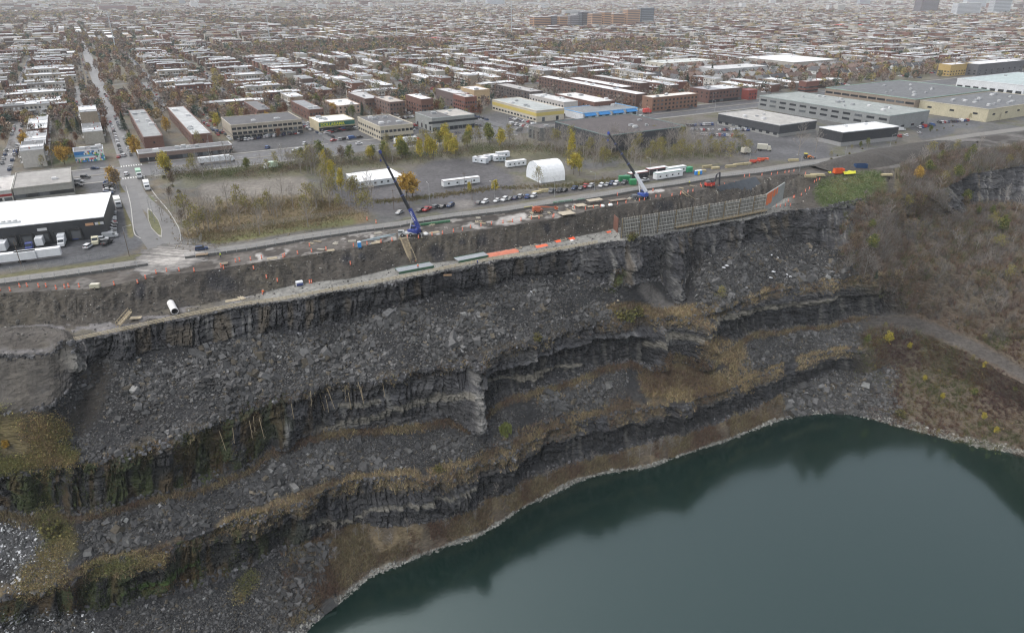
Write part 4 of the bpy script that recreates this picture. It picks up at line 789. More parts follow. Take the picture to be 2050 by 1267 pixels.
# =====================================================================
# guard rail, deck forms and rebar mats on the ledge
# =====================================================================
RL = [(150, 684), (200, 672.5), (250, 664), (300, 648), (350, 639), (400, 631), (450, 619), (500, 611), (600, 597), (700, 577), (800, 560), (900, 538), (1000, 519), (1100, 506), (1150, 496), (1235, 482)]
gs = along([P(x, y - 1, -7) for x, y in RL], 16.0)
for (p, an), (p2, _) in zip(gs[:-1], gs[1:]):
    L = np.linalg.norm(p2 - p); an = math.atan2(*(p2 - p)[1::-1]); o = thing('guard_rail', None, 'guard rail', tuple(p), an, 'timber guard rail along the ledge'); DEFER.append((o, 'timber guard rail section', ''))
    for k in range(7): MB().bar((k * L / 7, 0, -.2), (k * L / 7 + random.uniform(-.08, .08), random.uniform(-.08, .08), 1.45), .17, col=(.44, .37, .26)).obj('post', M_wood, o)
    for z in (.35, .8, 1.2): MB().bar((0, 0, z), (L, 0, z + random.uniform(-.08, .08)), .12, .19, (.48, .41, .29)).obj('rail', M_wood, o)
def deck(pA, pB, w, lab, c1, green=True):
    a, b = P(*pA, -7), P(*pB, -7); L = np.linalg.norm(b - a); an = math.atan2(*(b - a)[1::-1]); o = thing('deck_form', lab, 'deck form', tuple(a), an)
    MB().box(L / 2, w / 2, .75, L, w, .14, 0, c1).obj('deck_surface', M_conc, o); m = MB(); m.box(L / 2, -.02, .0, L, .12, .95, 0, (.04, .10, .06)); m.box(L / 2, w + .02, .1, L, .12, .9, 0, (.03, .13, .06)); m.obj('side_form', M_paint, o)
    m = MB()
    for k in range(int(L / .6)): m.bar((k * .6 + .3, .1, .92), (k * .6 + .3, w - .1, .92), .03, col=(.16, .17, .18))
    m.obj('rebar_mat', M_paint, o)
deck((799, 549), (869, 536), 4.4, 'green sided deck form with grey mat below the timber stairs', (.28, .30, .32)); deck((918, 527), (978, 515), 4.2, 'green sided deck form with pale mat left of the orange sheet', (.30, .32, .34))
def sheet(pA, pB, w, col, lab, cat='tarpaulin', z=-7, lift=.5, name='tarpaulin'):
    a, b = P(*pA, z), P(*pB, z); L = np.linalg.norm(b - a); an = math.atan2(*(b - a)[1::-1]); n = max(3, int(L / 1.5)); m = MB(); V = [(k * L / n, j * w / 3, lift * random.uniform(.3, 1) * (1 if 0 < j < 3 else .1)) for k in range(n + 1) for j in range(4)]
    m.add(V, [(k * 4 + j, (k + 1) * 4 + j, (k + 1) * 4 + j + 1, k * 4 + j + 1) for k in range(n) for j in range(3)], col); return tag(m.obj(name, M_fab, None, tuple(a), an), lab, cat)
sheet((976, 516), (1040, 505), 4.4, (.55, .19, .12), 'long orange tarpaulin lying on the ledge beside the deck form', lift=.9)
sheet((1075, 497), (1098, 492), 2.6, (.80, .15, .07), 'crumpled orange tarpaulin right of the long orange one'); sheet((1114, 486), (1124, 484), 2.4, (.8, .13, .05), 'small crumpled orange tarpaulin on the ledge by a coil'); sheet((1142, 481), (1153, 478), 2.6, (.78, .11, .04), 'bright orange tarpaulin heap beside the white sack'); sheet((1216, 467), (1224, 465), 1.5, (.8, .13, .05), 'orange tarpaulin next to the formwork wall end')
sheet((817, 531), (824, 529), 2.2, (.8, .13, .05), 'orange tarpaulin at the foot of the timber stairs, left one', lift=1.4); sheet((830, 529), (836, 527), 1.8, (.8, .13, .05), 'orange tarpaulin at the foot of the timber stairs, right one', lift=1.2)
for x, y, lab in ((1038, 497, 'tan rope coil left of the crumpled orange tarpaulin'), (1068, 492, 'tan hose coil between the orange tarpaulins'), (1128, 480, 'tan hose coil beside the bright orange heap'), (896, 553, 'small brown timber bundle on the ledge left of the deck form')):
    m = MB(); R0 = 1.3
    for k in range(14): a = k * 2 * pi / 14; a2 = (k + 1) * 2 * pi / 14; m.tube((R0 * cos(a), R0 * sin(a), .25), (R0 * cos(a2), R0 * sin(a2), .25), .22, n=5, col=(.30, .26, .2))
    if 'bundle' in lab:
        m = MB(); [m.box(0, j * .25, .1 + (j % 2) * .2, 3, .2, .18, .1, (.26, .17, .1)) for j in range(5)]
    tag(m.obj('hose_coil' if 'coil' in lab else 'timber_bundle', M_wood, None, tuple(P(x, y, -7))), lab, 'coil' if 'coil' in lab else 'timber')
def stairs(top, bot, lab, w=1.5):
    a, b = np.array(top), np.array(bot); d = b - a; L = np.linalg.norm(d); d /= L; sd = np.cross(d, (0, 0, 1)); sd /= np.linalg.norm(sd); o = thing('timber_stairs', lab, 'stairs', (0, 0, 0))
    for s_ in (-1, 1):
        MB().bar(a + sd * w / 2 * s_ + (0, 0, .35), b + sd * w / 2 * s_ + (0, 0, .35), .1, .3, (.40, .33, .22)).obj('stringer', M_wood, o); MB().bar(a + sd * w / 2 * s_ + (0, 0, 1.5), b + sd * w / 2 * s_ + (0, 0, 1.5), .09, .12, (.42, .35, .24)).obj('handrail', M_wood, o)
        for k in range(7): q = a + d * L * k / 6 + sd * w / 2 * s_; MB().bar(q + (0, 0, .1), q + (0, 0, 1.55), .09, col=(.38, .31, .2)).obj('baluster', M_wood, o)
    for k in range(int(L / .42)): q = a + d * .42 * k + (0, 0, .4); MB().bar(q - sd * w / 2, q + sd * w / 2, .34, .06, (.42, .35, .24)).obj('tread', M_wood, o)
stairs(P(807, 478, 0), P(828, 528, -6.9), 'wide timber stairs down the bank below the blue crane', 2.6); stairs(P(1366, 387, .2), P(1398, 409, -5.0), 'winding timber stairs down the bank left of the black sheet', 2.0)
stairs(P(263, 633, -5.2) + np.array([0, 0, 1.2]), P(236, 655, -7), 'short pale gangway down to the ledge left of the white pipe', 1.6)
# white culvert pipe
o = thing('culvert_pipe', 'large white pipe section lying open ended on the ledge', 'pipe', (0, 0, 0)); a, b = P(351.5, 630, -7) + np.array([0, 0, 1.2]), P(343, 613, -7) + np.array([0, 0, 1.2]); 
def pipe_mesh(a, b, r, t, n=20, col=(.62, .61, .60)):
    m = MB(); m.tube(a, b, r, n=n, col=col, caps=False); m.tube(b, a, r - t, n=n, col=(.12, .12, .12), caps=False); d = (b - a) / np.linalg.norm(b - a); u = np.cross(d, (0, 0, 1)); u /= np.linalg.norm(u); v = np.cross(d, u)
    for c, s_ in ((a, 1), (b, -1)):
        for k in range(n):
            A0, A1 = k * 2 * pi / n, (k + 1) * 2 * pi / n; e = [cos(A0) * u + sin(A0) * v, cos(A1) * u + sin(A1) * v]; m.add([c + e[0] * r, c + e[1] * r, c + e[1] * (r - t), c + e[0] * (r - t)], [(0, 1, 2, 3)], col)
    return m
bpy.data.objects.remove(o); tag(pipe_mesh(a, b, 1.15, .15).obj('culvert_pipe', M_conc, smooth=False), 'large white pipe section lying open ended on the ledge', 'pipe')
# planks and loose timber
for x, y, an, L, lab, z in ((420, 604, .5, 4.5, 'short plank stack on the bank right of the white pipe', -7), (466, 602, .45, 4.8, 'pale plank on the ledge below the bank foot', -7), (484, 597, 2.4, 3.2, 'tilted pale plank right of the flat one', -7), (272, 637, .2, 3.4, 'low wooden crate beside the gangway', -6.5),
        (662, 502, .4, 2.8, 'flat pale pallet on the strip right of the dark gravel', 0), (752, 487, .4, 3.2, 'tan pallet beside the blue pipes', 0), (757, 484, .4, 1.6, 'small grey pallet left of the dark red crate', 0), (870, 466, .5, 4.0, 'plywood sheet on the strip right of the blue crane', 0), (545, 518, .4, 3.6, 'dark plank lying on the strip edge', 0)):
    m = MB(); [m.box(0, (j - 1.5) * .42, .0, L, .34, .14 + .1 * (j % 2), 0, (.42, .36, .26)) for j in range(4)]; tag(m.obj('plank_stack', M_wood, None, tuple(P(x, y, z) + np.array([0, 0, .06])), an), lab, 'timber')
def platform(px, py, an, L, w, lab, h=.9, col=(.40, .35, .27)):
    o = thing('timber_platform', lab, 'platform', tuple(P(px, py)), an); MB().box(0, 0, h, L, w, .12, 0, col).obj('deck', M_wood, o)
    for x in (-1, 1):
        for y in (-1, 1): MB().box(x * (L / 2 - .3), y * (w / 2 - .3), 0, .2, .2, h, 0, (.14, .12, .1)).obj('leg', M_wood, o)
    MB().box(0, 0, h - .2, L * .95, .15, .2, 0, (.15, .13, .1)).obj('bearer', M_wood, o)
platform(1134, 431, .45, 6.6, 5, 'large tan deck platform at the edge of the bank', 1.0); platform(1190, 407, .45, 7.4, 3.4, 'timber topped trestle left of the white crane', 1.6); platform(1162, 413, .45, 5, 4, 'flat pale platform left of the timber topped trestle', .5); platform(1237, 402, .42, 9, 2.6, 'long dark timber deck between trestle and white crane', .4, (.2, .17, .14)); platform(1068, 436, .4, 4.4, 1.4, 'narrow pale platform beside puddles on the strip', .4); platform(1187, 415, .4, 5.6, 1.4, 'narrow pale beam bundle in front of the trestle', .5); platform(448, 531, .4, 3.0, 2.2, 'small dark crate platform on the strip', .7, (.2, .17, .13)); platform(405, 513, .3, 4.2, 2.6, 'wooden frame platform beside the junction barriers', .8, (.24, .18, .12))
for px, py, L_, lab in ((842, 452, 13, 'long green side form lying by the fence right of the blue crane'), (1108, 408, 10, 'long green side form lying by the fence left of the trestle'), (1155, 403, 4, 'short green side form by the fence behind the trestle'), (1050, 418, 4, 'yellow hose roll case lying by the fence barriers')):
    m = MB().box(L_ / 2, 0, .05, L_, .9, .8, 0, (.05, .16, .08) if 'green' in lab else (.45, .40, .12)); [m.box(.5 + k * 1.2, -.48, .05, .12, .1, .85, 0, (.03, .10, .05) if 'green' in lab else (.3, .27, .1)) for k in range(int(L_ / 1.2))]; tag(m.obj('side_form', M_paint, None, tuple(P(px, py)), .42), lab, 'form')
R_s = random.Random(55)
for k in range(46):
    px = R_s.uniform(560, 1400); py = float(np.interp(px, *C(CY['E0']))) - R_s.uniform(5, 24) * (1 if px < 1200 else .8)
    if py < float(np.interp(px, *zip(*FENCE))) + 5: continue
    c = R_s.choice([(.40, .35, .25), (.34, .29, .21), (.46, .43, .36), (.22, .2, .18)]); L_ = R_s.uniform(1.6, 3.4); m = MB(); [m.box(R_s.uniform(-.15, .15), (j - 1.5) * .36, .04 + .2 * (j % 2), L_, .28, .14, 0, c) for j in range(4)]
    o = m.obj('timber_pallet', M_wood, None, tuple(P(px, py)), R_s.uniform(0, 3)); tag(o, None, 'timber', 'loose timber along the working strip'); DEFER.append((o, 'loose timber pile', ''))
# loose pipes
for k in range(8):
    p = P(720 + k * 5, 485 - k * 1.2) ; m = MB().tube(p + (0, 0, .2 + .2 * (k % 2)), p + UA * 8 + UB * (k % 3 - 1) * .8 + (0, 0, .2 + .2 * (k % 2)), .16, n=7, col=(.30, .36, .38)); o = m.obj('steel_pipe', M_paint); tag(o, None, 'pipe', 'blue grey pipes stacked beside the portable toilet'); DEFER.append((o, 'blue grey pipe', ''))
for px, py, lab in ((1206, 414, 'white sack left one of the pair below the trestle'), (1222, 412, 'white sack right one of the pair below the trestle'), (852, 470, 'white sack on the strip right of the blue crane')):
    m = MB(); z = [(0, .9), (.3, 1.15), (.7, 1.0), (1.0, .55), (1.1, .05)]
    for (h0, r0), (h1, r1) in zip(z[:-1], z[1:]): m.tube((0, 0, h0), (0, 0, h1), r0, r1, 10, (.75, .75, .73), False)
    tag(m.obj('sack', M_fab, None, tuple(P(px, py)), smooth=True), lab, 'sack')
m = MB(); z = [(0, .6), (.3, .75), (.6, .65), (.8, .1)]
for (h0, r0), (h1, r1) in zip(z[:-1], z[1:]): m.tube((0, 0, h0), (0, 0, h1), r0, r1, 10, (.75, .75, .73), False)
tag(m.obj('sack', M_fab, None, tuple(P(1145, 483, -7))), 'white sack on the ledge beside the bright orange heap', 'sack')
def toilet(px, py, col, lab, an=.4):
    o = thing('portable_toilet', lab, 'portable toilet', tuple(P(px, py)), an); MB().box(0, 0, 0, 1.25, 1.25, 2.1, 0, col).obj('cabin', M_plast, o); MB().box(0, -.64, .15, .9, .05, 1.85, 0, tuple(min(1, c * 1.25) for c in col)).obj('door', M_plast, o)
    m = MB(); m.add([(-.68, -.68, 2.1), (.68, -.68, 2.1), (.68, .68, 2.1), (-.68, .68, 2.1), (-.45, -.45, 2.35), (.45, -.45, 2.35), (.45, .45, 2.35), (-.45, .45, 2.35)], [(4, 5, 6, 7), (0, 1, 5, 4), (1, 2, 6, 5), (2, 3, 7, 6), (3, 0, 4, 7)], (.6, .68, .75)); m.obj('roof', M_plast, o)
toilet(720, 495, (.02, .20, .50), 'bright blue portable toilet alone on the strip edge'); toilet(1393, 350, (.03, .2, .55), 'blue portable toilet, left of the yellow one'); toilet(1397.5, 349.5, (.6, .5, .04), 'yellow portable toilet between two blue ones'); toilet(1402, 349, (.03, .2, .55), 'blue portable toilet, right of the yellow one')
# =====================================================================
# mobile cranes
# =====================================================================
def crane(px, py, an, tip_px, tip_Y, length, axles, cbase, ccab, clow, ctop, ctip, lab, split=.24):
    p = P(px, py); o = thing('mobile_crane', lab, 'crane', (0, 0, 0)); c_, s_ = cos(an), sin(an)
    def T3(x, y, z): return np.array([p[0] + x * c_ - y * s_, p[1] + x * s_ + y * c_, z])
    ch = MB()
    def bx(m, x, y, z, sx, sy, sz, col): q = T3(x, y, z); m.box(q[0], q[1], z, sx, sy, sz, an, col)
    bx(ch, 0, 0, .9, length, 2.5, .7, cbase); bx(ch, -length / 2 + 1.2, 0, 1.5, 2.2, 2.4, .7, cbase); bx(ch, length / 2 - .5, 0, .7, 1.0, 2.5, .9, cbase); ch.obj('carrier', M_paint, o)
    for k in range(axles):
        x = -length / 2 + 1.6 + k * (length - 3.2) / (axles - 1)
        for y in (-1.15, 1.15):
            w = MB(); w.tube(T3(x, y - .28, .72), T3(x, y + .28, .72), .72, n=16, col=(.02, .02, .02)); wo = w.obj('wheel', M_plast, o); MB().tube(T3(x, y - .3, .72), T3(x, y + .3, .72), .34, n=10, col=(.35, .35, .35)).obj('rim', M_paint, wo)
    for x in (-length / 2 + .3, length / 2 - .3):
        for y in (-1, 1):
            m = MB(); m.bar(T3(x, y * 1.0, .8), T3(x, y * 2.9, .8), .25, col=cbase); m.bar(T3(x, y * 2.9, .05), T3(x, y * 2.9, .9), .2, col=(.4, .4, .4)); q = T3(x, y * 2.9, 0); m.box(q[0], q[1], 0, .8, .8, .08, an, (.3, .25, .15)); m.obj('outrigger', M_paint, o)
    piv = T3(length * .22, 0, 2.7); u, Yd, Zd = ray(*tip_px); k = tip_Y / Yd; tip = np.array([u * k, tip_Y, CAM_H + Zd * k]); d = tip - piv; L = np.linalg.norm(d); d /= L; hz = math.atan2(d[1], d[0])
    up = MB(); q = T3(length * .1, 0, 0)
    m = MB(); m.box(q[0], q[1], 1.65, 3.6, 2.3, .9, hz, ccab); m.obj('turntable', M_paint, o)
    hd = np.array([cos(hz), sin(hz), 0]); sd = np.array([-sin(hz), cos(hz), 0]); q2 = q - hd * 2.5; MB().box(q2[0], q2[1], 1.7, 1.5, 2.5, 1.5, hz, ccab).obj('counterweight', M_paint, o)
    q3 = q + hd * 1.0 - sd * 1.5; cb = MB().box(q3[0], q3[1], 1.9, 1.9, .95, 1.7, hz, ccab).obj('operator_cab', M_paint, o); MB().box(q3[0] + hd[0] * .1, q3[1] + hd[1] * .1, 2.5, 1.95, 1.0, .85, hz, (.03, .04, .05)).obj('cab_window', M_glass, cb)
    if axles == 3: q4 = T3(-length / 2 + .9, -.6, 0); cb = MB().box(q4[0], q4[1], 1.2, 1.7, 1.2, 1.4, an, cbase).obj('driver_cab', M_paint, o); MB().box(q4[0], q4[1], 1.9, 1.75, 1.25, .5, an, (.03, .04, .05)).obj('cab_window', M_glass, cb)
    st = piv - hd * 1.8 + (0, 0, .6); e1_ = st + d * L * split
    MB().bar(st, e1_, 1.05, 1.3, clow).obj('boom_base', M_paint, o); fr0 = split; cs = [ctop] * 3 + [ctop]; wd = [.86, .74, .62, .5]
    for k in range(4):
        f0 = split + (1 - split) * k / 4; f1 = split + (1 - split) * (k + 1) / 4; MB().bar(st + (tip - st) * (f0 - (.0 if k else 0)), st + (tip - st) * f1, wd[k], wd[k] * 1.15, cs[k]).obj('boom_section', M_paint, o); MB().bar(st + (tip - st) * (f1 - .012), st + (tip - st) * f1, wd[k] * 1.18, wd[k] * 1.35, (.06, .08, .2)).obj('boom_collar', M_paint, o)
    h_ = MB(); h_.bar(tip - d * .3, tip + d * 1.0, .7, 1.0, ctip); h_.tube(tip + d * .6 - sd * .35 - (0, 0, .5), tip + d * .6 + sd * .35 - (0, 0, .5), .4, n=10, col=ctip); h_.obj('boom_head', M_paint, o)
    MB().tube(q + hd * 1.5 + (0, 0, 2.2), st + d * L * split * .72 - (0, 0, .5), .2, n=8, col=(.5, .5, .5)).obj('lift_cylinder', M_paint, o)
    MB().tube(tip + d * .6 - (0, 0, .6), tip + d * .6 - (0, 0, 3.2), .04, n=4, col=(.1, .1, .1)).obj('hoist_rope', M_paint, o); hk = tip + d * .6 - (0, 0, 3.2); MB().box(hk[0], hk[1], hk[2] - .8, .5, .4, .8, hz, ctip).obj('hook_block', M_paint, o)
    # lettering on the boom base, following the boom
    if clow[2] > .3: return o
    tc_ = bpy.data.curves.new('boom_lettering', 'FONT'); tc_.body = 'GUAY'; tc_.size = 1.5; tc_.extrude = .01; tc_.align_x = 'CENTER'; tc_.align_y = 'CENTER'; to = bpy.data.objects.new('boom_lettering', tc_); COL.objects.link(to)
    import mathutils; dg = bpy.context.evaluated_depsgraph_get(); me = bpy.data.meshes.new_from_object(to.evaluated_get(dg)); bpy.data.objects.remove(to)
    lo = link('boom_lettering', me, o); 
    at = me.color_attributes.new('Col', 'FLOAT_COLOR', 'POINT'); at.data.foreach_set('color', np.tile((.75, .75, .75, 1) if clow[2] > .1 and clow[0] < .2 else (.04, .08, .35, 1), len(me.vertices)).astype(np.float32)); me.materials.append(M_paint)
    xd = d if d[0] > 0 else -d; nrm = np.cross(xd, np.array([0, 1, 0])); side = np.cross(d, (0, 0, 1.0)); side /= np.linalg.norm(side); side = side if side[1] < 0 else -side; yd = np.cross(side, xd)
    mx = mathutils.Matrix(((xd[0], yd[0], side[0]), (xd[1], yd[1], side[1]), (xd[2], yd[2], side[2]))).to_4x4(); mx.translation = st + d * L * split * .62 + side * .54; lo.matrix_world = mx
    return o
crane(822, 472, .12, (762, 306), 274, 9.6, 3, (.42, .43, .43), (.018, .035, .20), (.018, .035, .20), (.010, .011, .015), (.02, .035, .18), 'blue mobile crane with long dark boom above the timber stairs', .26)
crane(1281, 398, .30, (1219, 268), 345, 8.4, 2, (.10, .11, .12), (.03, .07, .30), (.42, .44, .47), (.010, .011, .015), (.03, .06, .3), 'mobile crane with white lower boom beside the green containers', .30)
# =====================================================================
# rigs and yard things
# =====================================================================
def wheeled(px, py, an, lab, parts, wheels, name, cat, r=.5):
    o = thing(name, lab, cat, tuple(P(px, py)), an)
    for nm, m, ma in parts: m.obj(nm, ma, o)
    for x, y in wheels: w = MB().tube((x, y - .2, r), (x, y + .2, r), r, n=14, col=(.03, .03, .03)).obj('wheel', M_plast, o); MB().tube((x, y - .22, r), (x, y + .22, r), r * .45, n=8, col=(.4, .3, .2)).obj('rim', M_paint, w)
    return o
OR = (.42, .12, .06)
wheeled(1076, 425, .3, 'dusty orange boom lift parked beside the pale puddles', [('chassis', MB().box(0, 0, .5, 4.4, 2.2, .9, 0, OR), M_paint), ('turret', MB().box(-.6, 0, 1.4, 3.4, 1.8, 1.1, 0, OR), M_paint), ('boom', MB().bar((-1.5, 0, 2.7), (5.5, 0, 1.9), .45, .5, OR).bar((5.5, 0, 1.9), (8.2, 0, 1.6), .25, col=OR), M_paint), ('basket', MB().box(8.8, 0, .7, 1.0, 2.0, .12, 0, OR).box(8.8, -1, .7, 1.0, .06, 1.1, 0, OR).box(8.8, 1, .7, 1.0, .06, 1.1, 0, OR).box(9.3, 0, 1.7, .06, 2, .1, 0, OR), M_paint)], [(-1.5, -1.1), (-1.5, 1.1), (1.5, -1.1), (1.5, 1.1)], 'boom_lift', 'boom lift', .6)
RD = (.50, .05, .035)
o = thing('drill_rig', 'red drilling rig with black mast beside the black sheet', 'drill rig', tuple(P(1420, 375)), .3)
MB().box(0, 0, 1.0, 4.6, 2.2, 1.5, 0, RD).box(-1.2, 0, 2.5, 2.0, 2.0, .9, 0, (.12, .12, .12)).obj('machine_body', M_paint, o)
for y in (-1.2, 1.2): MB().box(0, y, .05, 4.8, .55, .95, 0, (.05, .05, .05)).obj('crawler_track', M_plast, o)
MB().bar((2.4, 0, 1.5), (3.4, 0, 6.2), .5, .6, (.05, .05, .06)).bar((3.4, 0, 6.2), (5.0, 0, 7.2), .4, .4, (.05, .05, .06)).bar((5.0, 0, 7.2), (5.6, 0, .4), .5, .6, (.04, .04, .05)).obj('mast', M_paint, o); MB().tube((5.6, -.3, .2), (5.6, .3, .2), .5, n=10, col=(.5, .12, .03)).obj('drill_head', M_paint, o); MB().box(.9, -.7, 2.5, 1.2, .9, 1.1, 0, (.05, .06, .07)).obj('operator_cab', M_glass, o)
for px, py, an, lab, c in ((1507, 327, .3, 'red boom lift folded beside the yard entrance', (.5, .06, .03)), (1523, 323, .25, 'orange red platform lift right of the folded one', (.55, .1, .04))):
    wheeled(px, py, an, lab, [('chassis', MB().box(0, 0, .5, 4, 2, .8, 0, c), M_paint), ('boom', MB().bar((-2.4, 0, 1.8), (3.2, 0, 1.5), .5, .6, c), M_paint), ('basket', MB().box(3.9, 0, .8, 1.2, 1.8, .9, 0, c), M_paint)], [(-1.4, -1), (-1.4, 1), (1.4, -1), (1.4, 1)], 'boom_lift', 'boom lift')
wheeled(1615, 318, -.1, 'orange tractor with yellow hood roof beside the field', [('tractor_body', MB().box(.8, 0, .8, 2.6, 1.3, 1.1, 0, (.65, .2, .03)), M_paint), ('cab', MB().box(-.9, 0, .9, 1.7, 1.7, 2.0, 0, (.05, .05, .05)).box(-.9, 0, 2.9, 1.9, 1.9, .2, 0, (.7, .6, .04)), M_paint), ('loader_arm', MB().bar((1.2, 0, 1.6), (4.0, 0, .8), .4, col=(.6, .15, .03)).box(4.3, 0, .2, .6, 2.2, .9, 0, (.1, .1, .1)), M_paint)], [(-1.1, -.9), (-1.1, .9), (1.6, -.8), (1.6, .8)], 'tractor', 'tractor', .75)
wheeled(1603, 362, .2, 'low red trailer machine beside the fenced track', [('deck', MB().box(0, 0, .6, 5.5, 1.8, .5, 0, (.55, .04, .03)), M_paint), ('drawbar', MB().bar((2.7, 0, .7), (4.4, 0, .4), .2, col=(.5, .04, .03)), M_paint)], [(-1.5, -.9), (-1.5, .9)], 'flat_trailer', 'trailer') if False else None
wheeled(192, 578, .15, 'cream tow behind generator on the dark strip', [('housing', MB().box(0, 0, .5, 3.0, 1.6, 1.2, 0, (.48, .45, .34)).box(0, 0, 1.7, 2.6, 1.4, .15, 0, (.55, .52, .42)), M_paint), ('drawbar', MB().bar((1.5, 0, .5), (2.8, 0, .35), .12, col=(.1, .1, .1)), M_paint)], [(0, -.85), (0, .85)], 'generator', 'generator', .35)
def dumpster(px, py, an, L, w, h, col, lab, z=0):
    o = thing('dumpster', lab, 'dumpster', tuple(P(px, py, z)), an); m = MB(); t = .1
    m.box(0, 0, .1, L, w, .1, 0, col); m.box(0, -w / 2, .1, L, t, h, 0, col); m.box(0, w / 2, .1, L, t, h, 0, col); m.box(-L / 2, 0, .1, t, w, h, 0, col); m.box(L / 2, 0, .1, t, w, h, 0, col); m.obj('bin', M_paint, o)
    m = MB(); [m.box(-L / 2 + .5 + k * (L - 1) / 6, -w / 2 - .1, .1, .12, .12, h, 0, tuple(c * .8 for c in col)) for k in range(7)]; m.obj('ribs', M_paint, o)
dumpster(1722, 337, .12, 6.8, 2.6, 2.3, (.015, .05, .13), 'dark blue open dumpster beside the soil berm'); dumpster(1678, 347, .12, 5.2, 2.6, 2.4, (.60, .09, .02), 'bright orange skip left of the yellow tarpaulins')
sheet((1690, 350), (1714, 348), 3, (.62, .60, .05), 'yellow tarpaulin covered pile right of the orange skip', z=0, lift=1.8); sheet((1660, 347), (1665, 346), 1.5, (.6, .6, .06), 'small yellow sheet left of the orange skip', z=0, lift=.6)
for k, (px, py, L, an, lab) in enumerate([(1636, 352, 8, -.05, 'long timber stack with pale top left of the orange skip'), (1622, 355, 6, -.1, 'lower timber stack at the left of the long one'), (1775, 352, 6, .1, 'two grey beams lying in the brush right of the yellow tarpaulin'), (1588, 323, 6, .1, 'cream beam stack on the dirt below the tractor'), (1405, 344, 5, .35, 'small pipe rack beside the yellow toilet'),
        (1415, 336, 6, .35, 'tall timber stack behind the portable toilets'), (1432, 338, 5, .35, 'tan timber stack right of the toilets'), (1462, 335, 7, .35, 'long yellow timber stack beside the works road'), (1478, 331, 7, .35, 'second yellow timber stack with taller pile'), (1495, 330, 5, .35, 'short timber stack before the red lift'), (1075, 387, 5, .5, 'bundle of grey green formwork beams beside parked cars'), (1088, 384, 5, .2, 'steel beam pile with yellow end beside the blue car')]):
    m = MB()
    for r_ in range(3 + (k % 2)):
        for j in range(4 - r_ % 2): m.box(random.uniform(-.2, .2), (j - 1.5) * .5, r_ * .34, L * random.uniform(.85, 1), .42, .28, 0, tuple(np.array((.42, .36, .22)) * random.uniform(.7, 1.2)))
    tag(m.obj('timber_stack', M_wood, None, tuple(P(px, py) + np.array([0, 0, .05])), an), lab, 'timber')
# =====================================================================
# site buildings
# =====================================================================
def fit(N, L_, R, z, ang=TH):
    n, l, r = P(*N, z), P(*L_, z), P(*R, z); u = np.array([cos(ang), sin(ang), 0]); v = np.array([-sin(ang), cos(ang), 0])
    return n, max(2, float(np.dot(r - n, u))), max(2, float(np.dot(l - n, v)))
TRC = (.62, .64, .65)
def office(px, py, L, an, lab, col=TRC, h=2.7, w=3.0, trim=(.5, .5, .5), roofc=(.72, .73, .74), nwin=4, two=False, cat='site trailer', name='site_trailer'):
    o = thing(name, lab, cat, tuple(P(px, py)), an); m = MB(); m.box(L / 2, w / 2, .45, L, w, h, 0, col); m.obj('cabin', M_paint, o); MB().box(L / 2, w / 2, .45 + h, L + .15, w + .15, .22, 0, trim).obj('trim', M_paint, o); MB().box(L / 2, w / 2, .67 + h, L, w, .08, 0, roofc).obj('roof', M_paint, o)
    m = MB(); m.box(L / 2, w / 2, .1, L * .9, w * .8, .35, 0, (.08, .08, .08)); m.obj('underframe', M_paint, o)
    for k in range(nwin):
        x = L * (k + .6) / (nwin + .3); MB().box(x, -.015, 1.45, .95, .06, .8, 0, (.03, .035, .04)).obj('window', M_glass, o)
    MB().box(L * .42, -.02, .55, .9, .07, 2.0, 0, (.45, .47, .48)).obj('door', M_paint, o); return o
office(888.5, 376.5, 19.8, .47, 'long low white office trailer alone on the gravel', trim=(.2, .12, .1)); office(1016, 337, 12, .5, 'white office trailer with blue door behind the arched tent')
for px, py, L, an, lab in ((946, 326, 9, -.55, 'white cabin at the left end of the trailer cluster'), (957, 327, 8, .5, 'white cabin second from left in the trailer cluster'), (972, 324, 7, .5, 'grey white cabin in the middle of the trailer cluster'), (990, 325, 6, .4, 'white cabin with small windows right in the trailer cluster'), (996, 318, 8, .45, 'rearmost white cabin of the trailer cluster'), (1000, 325, 4, .45, 'short grey cabin at the right end of the trailer cluster')): office(px, py, L, an, lab, nwin=2, col=(.60, .63, .66) if 'grey' not in lab else (.33, .38, .4))
office(1314, 362, 17.5, .50, 'long white trailer with green trim beside the works road', trim=(.05, .25, .18), h=3.0); office(1339, 350, 12, .50, 'white trailer with green trim, the rear one of two', trim=(.08, .25, .2))
office(1262, 361, 11.5, .50, 'black trailer with red roof edge left of the crane boom', (.03, .03, .035), trim=(.45, .07, .04), nwin=2); office(1299, 352, 12.5, .50, 'black trailer with red roof edge right of its twin', (.03, .03, .035), trim=(.45, .07, .04), nwin=2)
def container(px, py, L, an, col, lab, h=2.6, w=2.4):
    o = thing('shipping_container', lab, 'container', tuple(P(px, py)), an); m = MB(); m.box(L / 2, w / 2, .1, L, w, h, 0, col); m.obj('shell', M_paint, o)
    m = MB(); [m.box(.3 + k * .4, -.03, .3, .18, .07, h - .5, 0, tuple(c * .85 for c in col)) for k in range(int(L / .4) - 1)]; m.obj('corrugation', M_paint, o); MB().box(-.03, w / 2, .25, .06, w * .92, h - .3, 0, tuple(c * .9 for c in col)).obj('door', M_paint, o)
container(1240, 364, 5.6, .1, (.03, .22, .09), 'green container behind the dark pickup left of the crane'); container(1262, 371, 3.2, .2, (.04, .26, .10), 'smaller green container beside the white crane boom'); container(1376, 346, 3.5, .45, (.05, .3, .15), 'green container box at the end of the green trimmed trailers'); container(1253, 362, 3.5, .4, (.12, .2, .16), 'grey green container between the two green ones')
